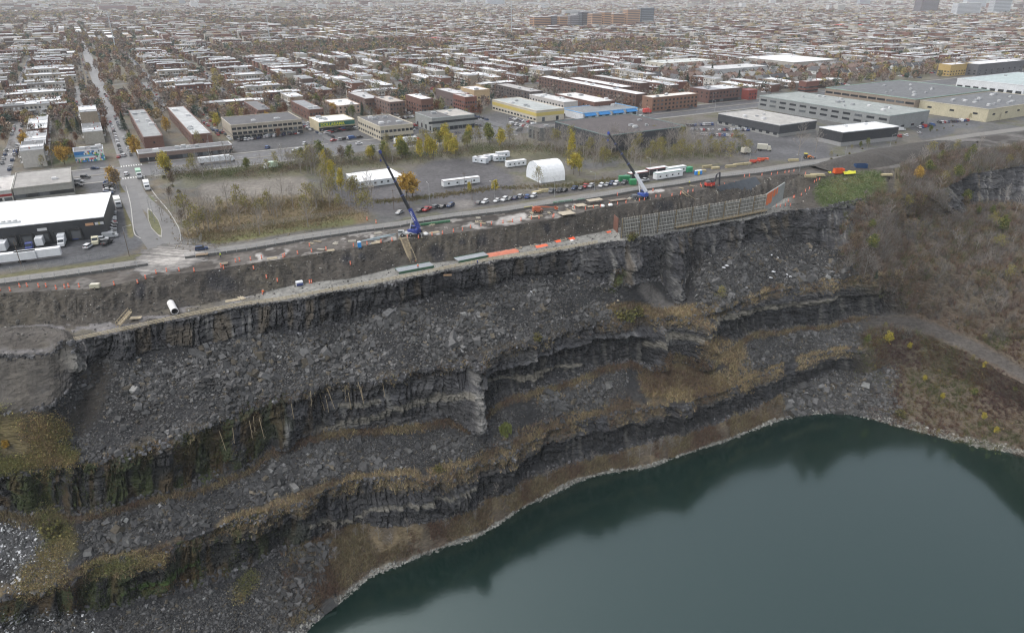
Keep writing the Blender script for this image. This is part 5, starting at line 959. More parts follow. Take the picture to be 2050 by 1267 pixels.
# white modular building
n, la, lb = fit((719, 378.5), (694, 362), (806, 369), 0.2, TH)
o = thing('modular_building', 'large white modular building with flat white roof on the gravel lot', 'building', tuple(P(719, 378.5)), TH); la, lb = max(la, 24), max(lb, 12)
MB().box(la / 2, lb / 2, .3, la, lb, 3.0, 0, (.50, .53, .55)).obj('wall', M_paint, o); MB().box(la / 2, lb / 2, 3.3, la + .3, lb + .3, .25, 0, (.80, .81, .82)).obj('roof', M_roof, o)
for k in range(7): MB().box(la * (k + .5) / 7, -.02, 1.5, 1.1, .08, .9, 0, (.03, .035, .04)).obj('window', M_glass, o)
for k in range(3): MB().box(-.02, lb * (k + .7) / 4, 1.5, .08, 1.0, .9, 0, (.03, .035, .04)).obj('window', M_glass, o)
for x in (la * .2, la * .78): MB().box(x, -.03, .4, 1.2, .1, 2.2, 0, (.72, .74, .75)).obj('door', M_paint, o); MB().box(x + 1, -1.0, .2, 2.6, 1.6, .9, 0, (.35, .32, .27)).obj('steps', M_wood, o)
# arched tent
n, la, lb = fit((1083, 367.5), (1043, 355), (1131, 361), 0, radians(27)); an = radians(27); la, lb = max(12, la), max(13, lb)
o = thing('arched_tent', 'big white arched fabric shelter with closed end door', 'tent', tuple(P(1083, 367.5)), an); N_ = 16; H_ = 9.6; prof_ = [(lb / 2 - lb / 2 * cos(k * pi / N_), H_ * (sin(k * pi / N_) ** .72)) for k in range(N_ + 1)]; m = MB(); V = []
for j in range(9): V += [(la * j / 8, y, z + (.12 if j % 2 else 0)) for y, z in prof_]
m.add(V, [(j * (N_ + 1) + k, (j + 1) * (N_ + 1) + k, (j + 1) * (N_ + 1) + k + 1, j * (N_ + 1) + k + 1) for j in range(8) for k in range(N_)], (.78, .79, .79)); m.obj('canopy', M_fab, o)
MB().add([(0, y, z) for y, z in prof_], [tuple(range(N_ + 1))[::-1]], (.66, .69, .72)).add([(la, y, z) for y, z in prof_], [tuple(range(N_ + 1))], (.66, .69, .72)).obj('end_wall', M_fab, o); MB().box(-.06, lb * .42, 0, .1, 4.6, 4.8, 0, (.58, .61, .64)).obj('door', M_fab, o)
# soil berm on the right
hp = [(1640, 340), (1680, 332), (1720, 326), (1780, 312), (1850, 300), (1930, 292), (1960, 286)]; bm = along([P(x, y) for x, y in hp], 1.5); V = []; nb = 17
for i, (p, an) in enumerate(bm):
    t = i / (len(bm) - 1); w = 15 * math.sin(pi * min(1, .08 + t * .95)) ** .5; nr_ = np.array([-sin(an), cos(an), 0])
    for j in range(nb): s_ = (j / (nb - 1)) * 2 - 1; h = 4.4 * (1 - s_ * s_) * math.sin(pi * min(.98, .05 + t * .92)) ** .6 * (1 + .35 * float(vnoise(t * 14, s_ * 2, 0, 3))); V.append(p + nr_ * s_ * w + (0, 0, h - .15 + .18 * float(vnoise(p[0], p[1] + s_ * 9, 0, 8))))
F = [(i * nb + j, (i + 1) * nb + j, (i + 1) * nb + j + 1, i * nb + j + 1) for i in range(len(bm) - 1) for j in range(nb - 1)]; tag(MB().add(V, F, (.060, .055, .050)).obj('soil_berm', M_soil), kind='structure')
# small boxy control cabin on the ramp
o = thing('light_tower', 'white boxed light tower at the foot of the ramp', 'machine', tuple(on_terrain(600, 571)), .5); MB().box(0, 0, .3, 2.4, 1.5, 1.4, 0, (.7, .72, .75)).obj('housing', M_paint, o); MB().box(0, -.76, .3, 2.3, .05, .9, 0, (.05, .07, .2)).obj('side_panel', M_paint, o)
# white scraps lying on the blocky rubble
for i, (px, py, s_) in enumerate([(1448, 537, 1.6), (1455, 534, 2.0), (1545, 546, 2.4), (1541, 557, 1.5), (1575, 551, 1.2), (1581, 556, 2.0), (1545, 513, 1.3), (1518, 505, 1.6), (1428, 566, 1.0), (1433, 582, 1.1), (1108, 626, 1.4), (1063, 586, 1.1), (1557, 518, 1.0)]):
    m = MB(); n = 7; V = [(0, 0, .3)] + [(s_ * (.5 + .4 * random.random()) * cos(k * 2 * pi / n) * .5, s_ * (.5 + .4 * random.random()) * sin(k * 2 * pi / n), .15 * random.random()) for k in range(n)]
    m.add(V, [(0, 1 + k, 1 + (k + 1) % n) for k in range(n)], (.72, .73, .75)).add([(x, y, z - .15) for x, y, z in V], [(0, 1 + (k + 1) % n, 1 + k) for k in range(n)], (.5, .5, .52)); o = m.obj('plastic_scrap', M_fab, None, tuple(on_terrain(px, py) + np.array([0, 0, .5])), random.random() * 3); tag(o, None, 'scrap', 'white scraps on the rubble'); DEFER.append((o, 'torn white plastic scrap', ''))
# people in orange on the ledge and site
def person(px, py, z, an, lab, top=(.75, .16, .03), pose=0):
    p = P(px, py, z); bmh = MB(); prof_ = [(0.0, .0)]
    V = [(0, 0, .92), (0, 0, 1.2), (0, 0, 1.42), (0, 0, 1.52), (0, 0, 1.66), (0, 0, 1.78), (.10, 0, .88), (.12, .03, .48), (.12, -.02, .08), (.13, -.14, .04), (-.10, 0, .88), (-.13, -.1, .48), (-.13, .02, .08), (-.14, -.1, .04), (.2, 0, 1.4), (.27, -.02, 1.12), (.27, -.16 - .15 * pose, .92), (-.2, 0, 1.4), (-.27, 0, 1.12), (-.26, -.12, .9)]
    E_ = [(0, 1), (1, 2), (2, 3), (3, 4), (4, 5), (0, 6), (6, 7), (7, 8), (8, 9), (0, 10), (10, 11), (11, 12), (12, 13), (2, 14), (14, 15), (15, 16), (2, 17), (17, 18), (18, 19)]; R_r = [.15, .15, .15, .06, .10, .07, .10, .075, .05, .045, .10, .075, .05, .045, .07, .05, .04, .07, .05, .04]
    me = bpy.data.meshes.new('person'); me.from_pydata(V, E_, []); o = bpy.data.objects.new('person', me); COL.objects.link(o); md_ = o.modifiers.new('skin', 'SKIN'); md_.use_smooth_shade = True
    for i, r_ in enumerate(R_r): me.skin_vertices[0].data[i].radius = (r_, r_ * .85)
    me.skin_vertices[0].data[0].use_root = True; dg = bpy.context.evaluated_depsgraph_get(); m2_ = bpy.data.meshes.new_from_object(o.evaluated_get(dg)); bpy.data.objects.remove(o); m2_.name = 'person'
    vc = np.array([v.co[:] for v in m2_.vertices]); cc_ = np.where(vc[:, 2:3] > 1.55, np.array([[.42, .28, .2]]), np.where(vc[:, 2:3] > .9, np.array([top]), np.array([[.04, .05, .08]]))); at = m2_.color_attributes.new('Col', 'FLOAT_COLOR', 'POINT'); at.data.foreach_set('color', np.c_[cc_, np.ones(len(cc_))].astype(np.float32).ravel()); m2_.materials.append(M_fab)
    o = link('person', m2_, None, tuple(p), an); tag(o, lab, 'person'); m = MB()
    for (h0, r0), (h1, r1) in zip([(1.72, .15), (1.78, .13), (1.85, .08)][:-1], [(1.72, .15), (1.78, .13), (1.85, .08)][1:]): m.tube((0, 0, h0), (0, 0, h1), r0, r1, 10, (.7, .7, .68))
    m.obj('hard_hat', M_plast, o)
person(837, 537, -6.1, .4, 'worker in orange standing on the grey deck form', pose=1); person(442, 515, 0, 1.0, 'worker in yellow green vest beside the junction barrier', (.5, .6, .04)); person(1423, 377, 0, 2.0, 'worker in orange at the foot of the drill rig'); person(1380, 369, 0, 0, 'worker in yellow vest behind the site fence', (.55, .6, .05)); person(956, 529, -7, 1, 'worker in dark blue leaning by the guard rail', (.03, .06, .25)); person(528, 589, -7, 0, 'worker in orange at the left end of the pale ledge strip')

# =====================================================================
# hand placed buildings
# =====================================================================
FOOT = []       # occupied ground in town coordinates (a0, a1, b0, b1)
def occ(p, la, lb, an, pad=4):
    q = [ab(np.array([p[0] + x * cos(an) - y * sin(an), p[1] + x * sin(an) + y * cos(an)])) for x, y in ((0, 0), (la, 0), (la, lb), (0, lb))]
    FOOT.append((min(a for a, b in q) - pad, max(a for a, b in q) + pad, min(b for a, b in q) - pad, max(b for a, b in q) + pad))
def bldg(N, L_, R, h, lab, wall, roof, wins=(), name='commercial_building', cat='building', ang=TH, units=3, cap=None, la=None, lb=None, parapet=.5, door=0, roof2=None, band=None):
    n, a_, b_ = fit(N, L_, R, h, ang); la = la or a_; lb = lb or b_; n = n.copy(); n[2] = 0
    o = thing(name, lab, cat, tuple(n), ang); occ(n, la, lb, ang)
    MB().box(la / 2, lb / 2, -.2, la, lb, h + .2, 0, wall).obj('wall', M_wall, o)
    rf = MB(); rf.box(la / 2, lb / 2, h, la - .7, lb - .7, .12, 0, roof)
    if roof2: rf.box(la * .25, lb / 2, h + .1, la * .46, lb - 1.2, .06, 0, roof2)
    ro = rf.obj('roof', M_roof, o); c = cap or tuple(min(.8, x * 1.15 + .05) for x in wall); m = MB()
    for x, y, sx, sy in ((la / 2, 0, la, .35), (la / 2, lb, la, .35), (0, lb / 2, .35, lb - .36), (la, lb / 2, .35, lb - .36)): m.box(x, y, h - .05, sx, sy, parapet, 0, c)
    m.obj('parapet', M_wall, ro)
    for k in range(units):
        x, y = la * random.uniform(.12, .88), lb * random.uniform(.15, .85); s_ = random.uniform(1.6, 3.4)
        MB().box(x, y, h + .1, s_, s_ * .7, random.uniform(.9, 1.6), 0, random.choice([(.45, .46, .46), (.6, .6, .6), (.3, .31, .32)])).box(x + s_ * .7, y, h + .1, .8, .8, .7, 0, (.5, .5, .5)).obj('roof_unit', M_paint, ro)
    if band:
        for z, hh, cc_ in band: MB().box(la / 2, -.04, z, la, .12, hh, 0, cc_).box(-.04, lb / 2, z, .12, lb, hh, 0, cc_).obj('fascia', M_paint, o)
    for face, floors, cnt, w, hh, z0, dz in wins:
        LL = la if face == 'u' else lb
        for f in range(floors):
            for k in range(cnt):
                t = LL * (k + .5) / cnt; z = z0 + f * dz; g_ = (.028, .032, .038) if random.random() < .8 else (.10, .11, .12)
                m = MB()
                if face == 'u': m.box(t, -.05, z, w, .14, hh, 0, g_)
                else: m.box(-.05, t, z, .14, w, hh, 0, g_)
                m.obj('window', M_glass, o)
    if door: 
        for k in range(door): MB().box(la * (k + .5) / door, -.08, 0, 3.2, .2, 3.4, 0, (.5, .5, .5)).obj('dock_door', M_paint, o)
    return o, la, lb
GW, GD, GM, GL = (.72, .73, .74), (.045, .046, .05), (.20, .20, .205), (.40, .40, .40)
BR, BR2, BE = (.145, .078, .062), (.118, .074, .062), (.36, .31, .23)
bldg((1216, 273), (1107, 245), (1376, 254), 10, 'big dark grey windowless box building behind the tree band', (.055, .058, .066), (.088, .078, .078), [('v', 1, 3, 1.6, 1.6, 4.5, 0)], units=4, cap=(.16, .22, .22))
bldg((1081, 258), (1061, 251), (1106, 254), 8, 'low grey entrance wing at the left of the big dark box building', (.14, .145, .14), (.13, .12, .12), [('u', 1, 1, 2.5, 2, 5, 0), ('v', 1, 3, 2.6, 5, .8, 0)], units=1)
bldg((1688, 266), (1638, 256), (1788, 252), 8.5, 'black walled building with bright white roof beside the mixed tree lot', (.035, .038, .043), (.80, .80, .80), [], units=2, cap=(.6, .62, .63), ang=radians(24), band=[(0, 2.4, (.26, .26, .26))])
bldg((1562, 252), (1406, 232), (1640, 243), 7.5, 'long low dark building with pale beige roof left of the black walled one', (.055, .058, .065), (.36, .35, .33), [('v', 1, 9, 3.0, 1.8, 1.0, 0)], units=4, cap=(.5, .5, .5), band=[(0, 2.0, (.25, .25, .24))])
bldg((1782, 233), (1517, 193), (1869, 223), 10, 'long grey office block with mint white glazed corner', (.23, .24, .24), (.27, .29, .28), [('v', 2, 12, 6, 1.5, 3, 3.6), ('u', 1, 4, 3.4, 1.4, 1.2, 0)], units=12, cap=(.33, .38, .37))
bldg((1833, 200), (1658, 176), (1979, 181), 10, 'wide brown walled factory with dark grey roof', (.25, .205, .165), (.13, .135, .14), [('v', 2, 10, 7, 1.6, 2.0, 4.0)], units=10, cap=(.3, .42, .36))
bldg((1980, 220), (1833, 203), (2130, 200), 9, 'cream walled factory with dark roof and vents at the right', (.46, .42, .30), (.14, .145, .15), [('u', 1, 6, 3.4, 1.3, 4.5, 0), ('v', 1, 3, 3.4, 1.3, 4.5, 0)], units=16, cap=(.5, .46, .36))
bldg((2052, 172), (1957, 154), (2200, 160), 9, 'white distribution building with loading bays at the right edge', (.60, .62, .64), (.36, .42, .42), [('v', 1, 8, 5, 3.4, 0.3, 0)], units=3, cap=(.7, .72, .74))
bldg((1421, 182), (1391, 175), (1494, 177), 10.5, 'three storey dark brick corner block with pale roof', (.125, .07, .06), (.55, .56, .56), [('u', 2, 10, 1.5, 1.5, 4.3, 3), ('v', 2, 4, 1.4, 1.4, 4.3, 3), ('u', 1, 9, 4.2, 2.2, .5, 0)], units=5, name='apartment_block', roof2=(.3, .3, .32))
bldg((1500, 182), (1494, 178), (1514, 180), 8, 'small bright red house beside the dark brick corner block', (.24, .06, .05), (.2, .1, .1), [('u', 2, 3, 1.2, 1.4, 1.2, 3)], units=0, name='corner_house')
bldg((1307, 197), (1287, 193), (1402, 189), 10.5, 'orange brick block with flat cream roof beside the blue awning strip', (.20, .115, .08), (.62, .60, .55), [('u', 3, 12, 1.8, 1.5, 1.3, 3), ('v', 3, 1, 1.0, 1.2, 1.3, 3)], units=3, name='apartment_block')
bldg((1274, 190), (1094, 157), (1296, 188), 10, 'very long brick terrace with white roof behind the blue awning strip', BR2, GW, [('v', 3, 30, 1.6, 1.5, 1.4, 3)], units=6, name='apartment_block', lb=150)
bldg((1246, 176), (1162, 155), (1262, 173), 9, 'second long terrace with white roof, right behind the very long one', BR2, (.7, .7, .7), [('v', 3, 20, 1.6, 1.4, 1.3, 2.8)], units=3, name='apartment_block')
bldg((1282, 168), (1200, 151), (1298, 166), 9, 'third long terrace with speckled grey roof behind the other two', BR2, (.45, .46, .45), [('v', 3, 20, 1.6, 1.4, 1.3, 2.8)], units=3, name='apartment_block')
bldg((1190, 206), (1124, 188), (1226, 201), 8, 'brown brick terrace with pale roof above the blue awning strip', BR, (.6, .6, .58), [('v', 2, 10, 1.6, 1.4, 1.4, 3), ('u', 2, 2, 1, 1.2, 1.4, 3)], units=3, name='apartment_block')
bldg((1129, 206), (1063, 190), (1155, 203), 8, 'terrace with white side wall and red end gable by the car yard', (.42, .40, .38), (.52, .53, .52), [('v', 2, 12, 1.6, 1.4, 1.4, 3)], units=4, name='apartment_block')
bldg((1061, 185), (1000, 169), (1084, 182), 10, 'dark terrace with pale roof rim behind the beige and yellow building', (.09, .075, .07), (.36, .35, .34), [('v', 3, 12, 1.8, 1.5, 1.2, 3)], units=3, name='apartment_block')
o, la, lb = bldg((1167, 228), (1150, 215), (1278, 217), 5, 'low strip of shops under bright blue awnings', (.58, .60, .62), (.20, .21, .22), [('u', 1, 8, 3.6, 2.2, .4, 0)], units=2, cap=(.2, .42, .68), name='shop_strip')
for k in range(4): x0, x1 = la * (k / 4 + .02), la * ((k + 1) / 4 - .03); MB().add([(x0, -.1, 4.8), (x1, -.1, 4.8), (x1, -2.2, 3.3), (x0, -2.2, 3.3), (x0, -2.2, 3.0), (x1, -2.2, 3.0)], [(0, 3, 2, 1), (3, 4, 5, 2)], (.04, .20, .46)).obj('awning', M_fab, o)
bldg((1074, 223), (987, 200), (1123, 216), 8, 'long beige workshop with yellow upper wall band', (.48, .44, .36), (.36, .38, .37), [('v', 1, 14, 3.0, 1.3, 1.2, 0), ('u', 1, 2, 2.4, 3, .2, 0)], units=4, band=[(4.2, 2.4, (.50, .40, .12))])
bldg((865, 238), (831, 226), (953, 231), 9, 'two storey grey green commercial block with beige roof', (.26, .27, .26), (.38, .36, .33), [('u', 1, 1, 38, 1.6, 5.4, 0), ('u', 1, 10, 3, 2.4, .5, 0), ('v', 1, 4, 2.2, 3, .5, 0)], units=3, roof2=(.13, .13, .13), cap=(.35, .38, .37))
bldg((761, 255), (708, 236), (825, 248), 9, 'beige two storey office with dark roof beside the discount store', (.42, .38, .30), (.12, .12, .125), [('v', 2, 10, 2.4, 1.4, 1.4, 3.6), ('u', 1, 8, 2.2, 1.6, 5.2, 0), ('u', 1, 6, 4, 2.4, .4, 0)], units=7)
o, la, lb = bldg((638, 246), (617, 236), (708, 239), 6.5, 'cream discount store with green sign band and yellow letters', (.50, .44, .30), GW, [('u', 1, 7, 4, 2.4, .5, 0)], units=4, band=None)
MB().box(la / 2, -.12, 3.6, la, .24, 2.6, 0, (.02, .12, .10)).obj('sign_band', M_paint, o)
tc_ = bpy.data.curves.new('sign_lettering', 'FONT'); tc_.body = 'DOLLARAMA'; tc_.size = 3.0; tc_.extrude = .05; tc_.offset = .05; to = bpy.data.objects.new('sign_lettering', tc_); COL.objects.link(to); dg = bpy.context.evaluated_depsgraph_get(); me = bpy.data.meshes.new_from_object(to.evaluated_get(dg)); bpy.data.objects.remove(to)
at = me.color_attributes.new('Col', 'FLOAT_COLOR', 'POINT'); at.data.foreach_set('color', np.tile((.62, .62, .04, 1), len(me.vertices)).astype(np.float32)); me.materials.append(M_paint); lt = link('sign_lettering', me, o, (1.0, -.32, 3.85)); lt.rotation_euler = (radians(90), 0, 0); lt.scale = (.95, .95, 1)
bldg((462, 252), (444, 236), (601, 238), 9.5, 'cream and grey apartments over shops with dark roof and balconies', (.36, .32, .26), (.10, .10, .105), [('u', 2, 14, 2.6, 1.5, 3.6, 2.9), ('u', 1, 12, 3.4, 2.4, .3, 0)], units=2, band=[(3.0, .5, (.06, .06, .06))], name='apartment_block')
bldg((277, 309), (275, 294), (472, 298), 5, 'long low shop row with white edged canopy by the boulevard', (.18, .13, .11), (.15, .15, .155), [('u', 1, 18, 3.2, 2.2, .4, 0)], units=5, cap=(.6, .6, .6), lb=11, name='shop_strip')
o, la, lb = bldg((147, 305), (145, 288), (207, 302), 6, 'low building with colourful painted mural front', (.45, .47, .50), (.16, .16, .16), [], units=3, lb=12, name='mural_building')
mc = [(.02, .16, .42), (.04, .22, .5), (.5, .06, .05), (.6, .52, .06), (.05, .3, .16), (.65, .66, .66), (.55, .25, .3), (.1, .1, .12), (.7, .7, .7)]; m = MB(); gx = 22
for i in range(gx):
    for j in range(6):
        c = mc[0] if (i < 7 and j > 3) else (.14, .34, .52) if (i < 14 and j == 3) else (.66, .67, .67) if (i < 14 and j == 2) else (.55, .66, .60) if (i > 15 and random.random() < .55) else random.choice(mc); x0 = la * i / gx; y0 = 5.9 * j / 6; m.add([(x0, -.06, y0), (x0 + la / gx * .98, -.06, y0 + random.uniform(-.1, .1)), (x0 + la / gx, -.06, y0 + .95), (x0, -.06, y0 + .95)], [(0, 1, 2, 3)], c)
m.obj('mural', M_paint, o)
for args in [((843, 200), (815, 190), (870, 199), 13, 'tall dark red apartment block with white roof above the grey green block', BR, GW, 3), ((931, 196), (914, 189), (954, 194), 12, 'red brick apartment block with pale roof right of the tall dark red one', (.18, .08, .062), (.45, .44, .43), 3), ((914, 190), (869, 179), (940, 188), 11, 'long dark apartment block running back behind the red brick one', (.12, .09, .085), (.5, .5, .5), 2),
             ((949, 182), (926, 175), (982, 180), 11, 'beige and blue apartment block right of the long dark one', (.45, .33, .20), (.62, .62, .62), 2), ((731, 199), (689, 187), (757, 195), 9, 'grey roofed brick block left of the tall dark red one', BR2, (.42, .42, .42), 2), ((780, 206), (748, 195), (806, 202), 10, 'brown brick block with tan roof before the tall dark red one', (.15, .10, .085), (.42, .38, .34), 3),
             ((619, 221), (579, 203), (648, 219), 8, 'brick row end with half white roof behind the discount store', BR, (.24, .25, .26), 2), ((677, 213), (645, 202), (727, 212), 6.5, 'cream and red low row with white roof behind the beige office', (.40, .30, .24), (.7, .7, .7), 2), ((517, 222), (480, 205), (545, 220), 7, 'dark roofed terrace end left of the dark green tree', BR, (.15, .15, .155), 2)]:
    N_, L2, R2, h_, lab, wc, rc_, fl_ = args; bldg(N_, L2, R2, h_, lab, wc, rc_, [('v', fl_, 6, 1.8, 1.5, 1.3, 3), ('u', fl_, 5, 1.3, 1.4, 1.3, 3)], units=2, name='apartment_block')
bldg((287, 276), (256, 222), (326, 273), 8, 'long terrace with patched grey and white roof and brick end by the side street', BR, (.26, .27, .27), [('v', 2, 18, 1.5, 1.4, 1.4, 3), ('u', 1, 1, 1, 1.2, 4, 0)], units=5, name='apartment_block', roof2=None)
bldg((384, 271), (335, 216), (423, 267), 8, 'long terrace with white front roof and brick end, right of the patched one', BR, (.40, .41, .41), [('v', 2, 20, 1.5, 1.4, 1.4, 3), ('u', 1, 1, 1, 1.2, 4, 0)], units=5, name='apartment_block')
# warehouse with docks, front left
WA = math.atan2(P(207, 434, 8.5)[1] - P(0, 456, 8.5)[1], P(207, 434, 8.5)[0] - P(0, 456, 8.5)[0]); c0 = P(0, 456, 8.5); c0 = c0 - np.array([cos(WA), sin(WA), 0]) * 45; c1 = P(207, 434, 8.5); la = float(np.hypot(*(c1 - c0)[:2])); lb = float(np.dot((P(197, 387, 8.5) - c1)[:2], (-sin(WA), cos(WA)))); c0[2] = 0
o = thing('warehouse', 'large black walled warehouse with bright white roof and truck docks', 'warehouse', tuple(c0), WA); occ(c0, la, lb, WA, 2)
MB().box(la / 2, lb / 2, -.2, la, lb, 8.5, 0, (.032, .034, .038)).obj('wall', M_paint, o); MB().box(la / 2, lb / 2, 8.3, la + .1, lb + .1, .3, 0, (.82, .83, .83)).obj('roof', M_roof, o)
for k in range(9):
    x = 45 + 2 + k * 5.4
    if x > la - 9: break
    d = MB().box(x, -.12, 1.1, 3.4, .3, 3.3, 0, (.10, .105, .11)).obj('dock_door', M_paint, o); MB().box(x - 1.95, -.3, .9, .45, .8, 3.7, 0, (.03, .03, .03)).box(x + 1.95, -.3, .9, .45, .8, 3.7, 0, (.03, .03, .03)).box(x, -.3, 4.6, 4.3, .8, .45, 0, (.03, .03, .03)).obj('dock_seal', M_plast, d)
for x, w, c in ((58, 3.2, (.5, .5, .5)), (74, 2.8, (.5, .28, .16)), (79, 3, (.5, .5, .5)), (86.5, .6, (.6, .55, .05))): MB().box(min(x, la - 2), -.06, 5.6, w, .12, 1.0, 0, c).obj('wall_sign', M_paint, o)
for x in range(8): MB().tube((la * .62 - x * 1.9, lb * .12, 8.6), (la * .62 - x * 1.9, lb * .12, 9.7), .65, n=10, col=(.45, .46, .46)).obj('roof_fan', M_paint, o)
MB().box(la * .62 - 6.5, lb * .12, 8.6, 16, 2.2, .7, 0, (.5, .51, .51)).obj('roof_unit', M_paint, o)
bldg((25, 379), (27, 348), (143, 368), 7.5, 'grey concrete office with gravel roof behind the white roofed warehouse', (.30, .295, .27), (.29, .28, .265), [('u', 1, 5, 5.2, 1.7, 3.0, 0)], units=1, name='office_building', cap=(.34, .33, .3))
bldg((-40, 388), (-40, 360), (22, 380), 6, 'low pale roofed hall with red stripe at the left edge', (.5, .5, .48), (.45, .43, .41), [('u', 1, 3, 3, 1.4, 1.5, 0)], units=2, name='commercial_building', band=[(3.5, 1.0, (.3, .03, .03))])
# =====================================================================
# terraces of the town
# =====================================================================
WALLC = [(.16, .075, .058), (.13, .068, .055), (.18, .09, .065), (.11, .078, .066), (.28, .235, .18), (.34, .32, .28), (.42, .40, .37), (.20, .18, .165), (.14, .065, .05), (.33, .26, .17)]
ROOFC = [(.72, .73, .74), (.64, .65, .66), (.50, .51, .52), (.34, .35, .36), (.24, .25, .26), (.13, .135, .14), (.42, .43, .44), (.58, .56, .53)]
ROWS = []; FLATN = {}
def row_proto(L, depth, h, seed, wallset, roofset):
    R = random.Random(seed); w = MB(); r = MB(); x = 0; fl_ = 2 if h < 8 else 3; rn = []
    while x < L - 3:
        u = min(R.choice([7.5, 8, 15, 16]), L - x); wc = R.choice(wallset); rc_ = R.choice(roofset); hh = h + R.uniform(-.35, .35); rn.append(rc_)
        w.box(x + u / 2, depth / 2, -.2, u - .02, depth, hh + .2, 0, wc); r.box(x + u / 2, depth / 2, hh, u - .5, depth - .5, .1, 0, rc_); pc_ = tuple(min(.75, c * .4 + .32) for c in rc_)
        for yy in (0, depth): r.box(x + u / 2, yy, hh - .02, u, .3, .42, 0, pc_)
        for xx_ in (x + .1, x + u - .1): r.box(xx_, depth / 2, hh - .02, .25, depth - .32, .38, 0, pc_)
        if R.random() < .7: r.box(x + R.uniform(1.5, u - 1.5), R.uniform(2, depth - 2), hh + .1, 1.2, 1.0, .7, 0, (.5, .5, .5))
        if R.random() < .6: r.box(x + R.uniform(1.5, u - 1.5), R.uniform(2, depth - 2), hh + .1, .6, .6, 1.1, 0, (.3, .12, .09))
        n = max(2, int(u / 2.6))
        for f in range(fl_):
            for k in range(n):
                xc = x + u * (k + .5) / n; z = 1.0 + f * 2.95; g = R.choice([(.03, .035, .04), (.05, .055, .06), (.5, .5, .5)] if f else [(.03, .035, .04), (.04, .045, .05), (.25, .2, .15)])
                for yy, s_ in ((-.03, 1), (depth + .03, -1)):
                    q = [(xc - .65, yy, z), (xc + .65, yy, z), (xc + .65, yy, z + 1.45), (xc - .65, yy, z + 1.45)]; w.add(q if s_ > 0 else q[::-1], [(0, 1, 2, 3)], g)
            if f and R.random() < .75:
                bc_ = R.choice([(.62, .62, .62), (.5, .5, .5), (.08, .08, .08), (.6, .58, .54)]); bw = u * R.uniform(.4, .9); w.box(x + u / 2, -.7, 2.75 + (f - 1) * 2.95, bw, 1.3, .14, 0, (.5, .5, .49)); w.box(x + u / 2, -1.3, 2.9 + (f - 1) * 2.95, bw, .06, .85, 0, bc_)
                w.box(x + u / 2, depth + .7, 2.75 + (f - 1) * 2.95, bw, 1.3, .14, 0, (.5, .5, .49)); w.box(x + u / 2, depth + 1.3, 2.9 + (f - 1) * 2.95, bw, .06, .85, 0, bc_)
        x += u
    return w.mesh('wall', M_wall), r.mesh('roof', M_roof), w, r, rn
reds, mixs, lights = WALLC[:4] + WALLC[8:9], WALLC, WALLC[4:8] + WALLC[9:]
whites, allr, greys_ = ROOFC[:4] + ROOFC[6:7], ROOFC, ROOFC[2:7]
for i in range(30):
    ws = [reds, mixs, lights][i % 3]; rs = [whites, allr, whites, greys_][i % 4]; L = [30, 45, 58, 38, 52][i % 5]; h = 6.8 if i % 5 else 9.8
    a = row_proto(L, 11, h, 500 + i, ws, rs); ROWS.append(dict(wm=a[0], rm=a[1], w=a[2], r=a[3], L=L, h=h, wd=['red brick', 'mixed brick', 'pale walled'][i % 3], rd=['white roofed', 'patchwork roofed', 'white roofed', 'grey roofed'][i % 4]))
def arr(m): return np.concatenate(m.v), np.concatenate(m.c), np.array(m.q)
for R in ROWS: R['W'] = arr(R['w']); R['R'] = arr(R['r'])
def simple(R, seed):
    r = random.Random(seed); m = MB(); rr = MB(); L = R['L']; x = 0
    while x < L: u = min(15, L - x); m.box(x + u / 2, 5.5, 0, u, 11, R['h'], 0, r.choice(WALLC)); m.box(x + u / 2, -.1, R['h'] * .5, u * .8, .4, .8, 0, (.5, .5, .5)); rr.box(x + u / 2, 5.5, R['h'], u, 11, .3, 0, r.choice(ROOFC)); x += u
    return arr(m), arr(rr)
for i, R in enumerate(ROWS): R['SW'], R['SR'] = simple(R, i)
cand = []; OFFS = []
for x0, x1, y0, y1 in ((485, 605, 264, 302), (650, 725, 258, 284), (785, 838, 222, 240), (830, 960, 245, 262), (985, 1075, 232, 258), (1128, 1150, 222, 234), (1380, 1500, 252, 278), (1830, 1940, 240, 262)):
    for x in np.linspace(x0, x1, 6):
        for y in np.linspace(y0, y1, 5): q_ = ab(P(x, y)); FOOT.append((q_[0] - 6, q_[0] + 6, q_[1] - 5, q_[1] + 5))
def cottage_zone(x, y): return 1305 < x < 1955 and 130 < y < 171 and y > 120 + (x - 1305) * .0
def free(a, b, pad=0):
    for a0, a1, b0, b1 in FOOT:
        if a0 - pad < a < a1 + pad and b0 - pad < b < b1 + pad: return False
    return True
def inview(a, b, pad=60):
    p = AB(a, b); x, y = proj(p); return p[1] > 50 and -pad < x < 2050 + pad and y > -14
Rr = random.Random(99)
bs_ = [455] + cross_b + [2330, 2600, 2880, 3170, 3480, 3800, 4150]; bs_ = sorted(bs_); a_lines = sorted(set(streets_a + [a for a in range(-3000, 6500, 60) if a < -540 or a > 1100] + [72, 192, 312, 432, 552, 672, 792, 912, 1032]))
park = []
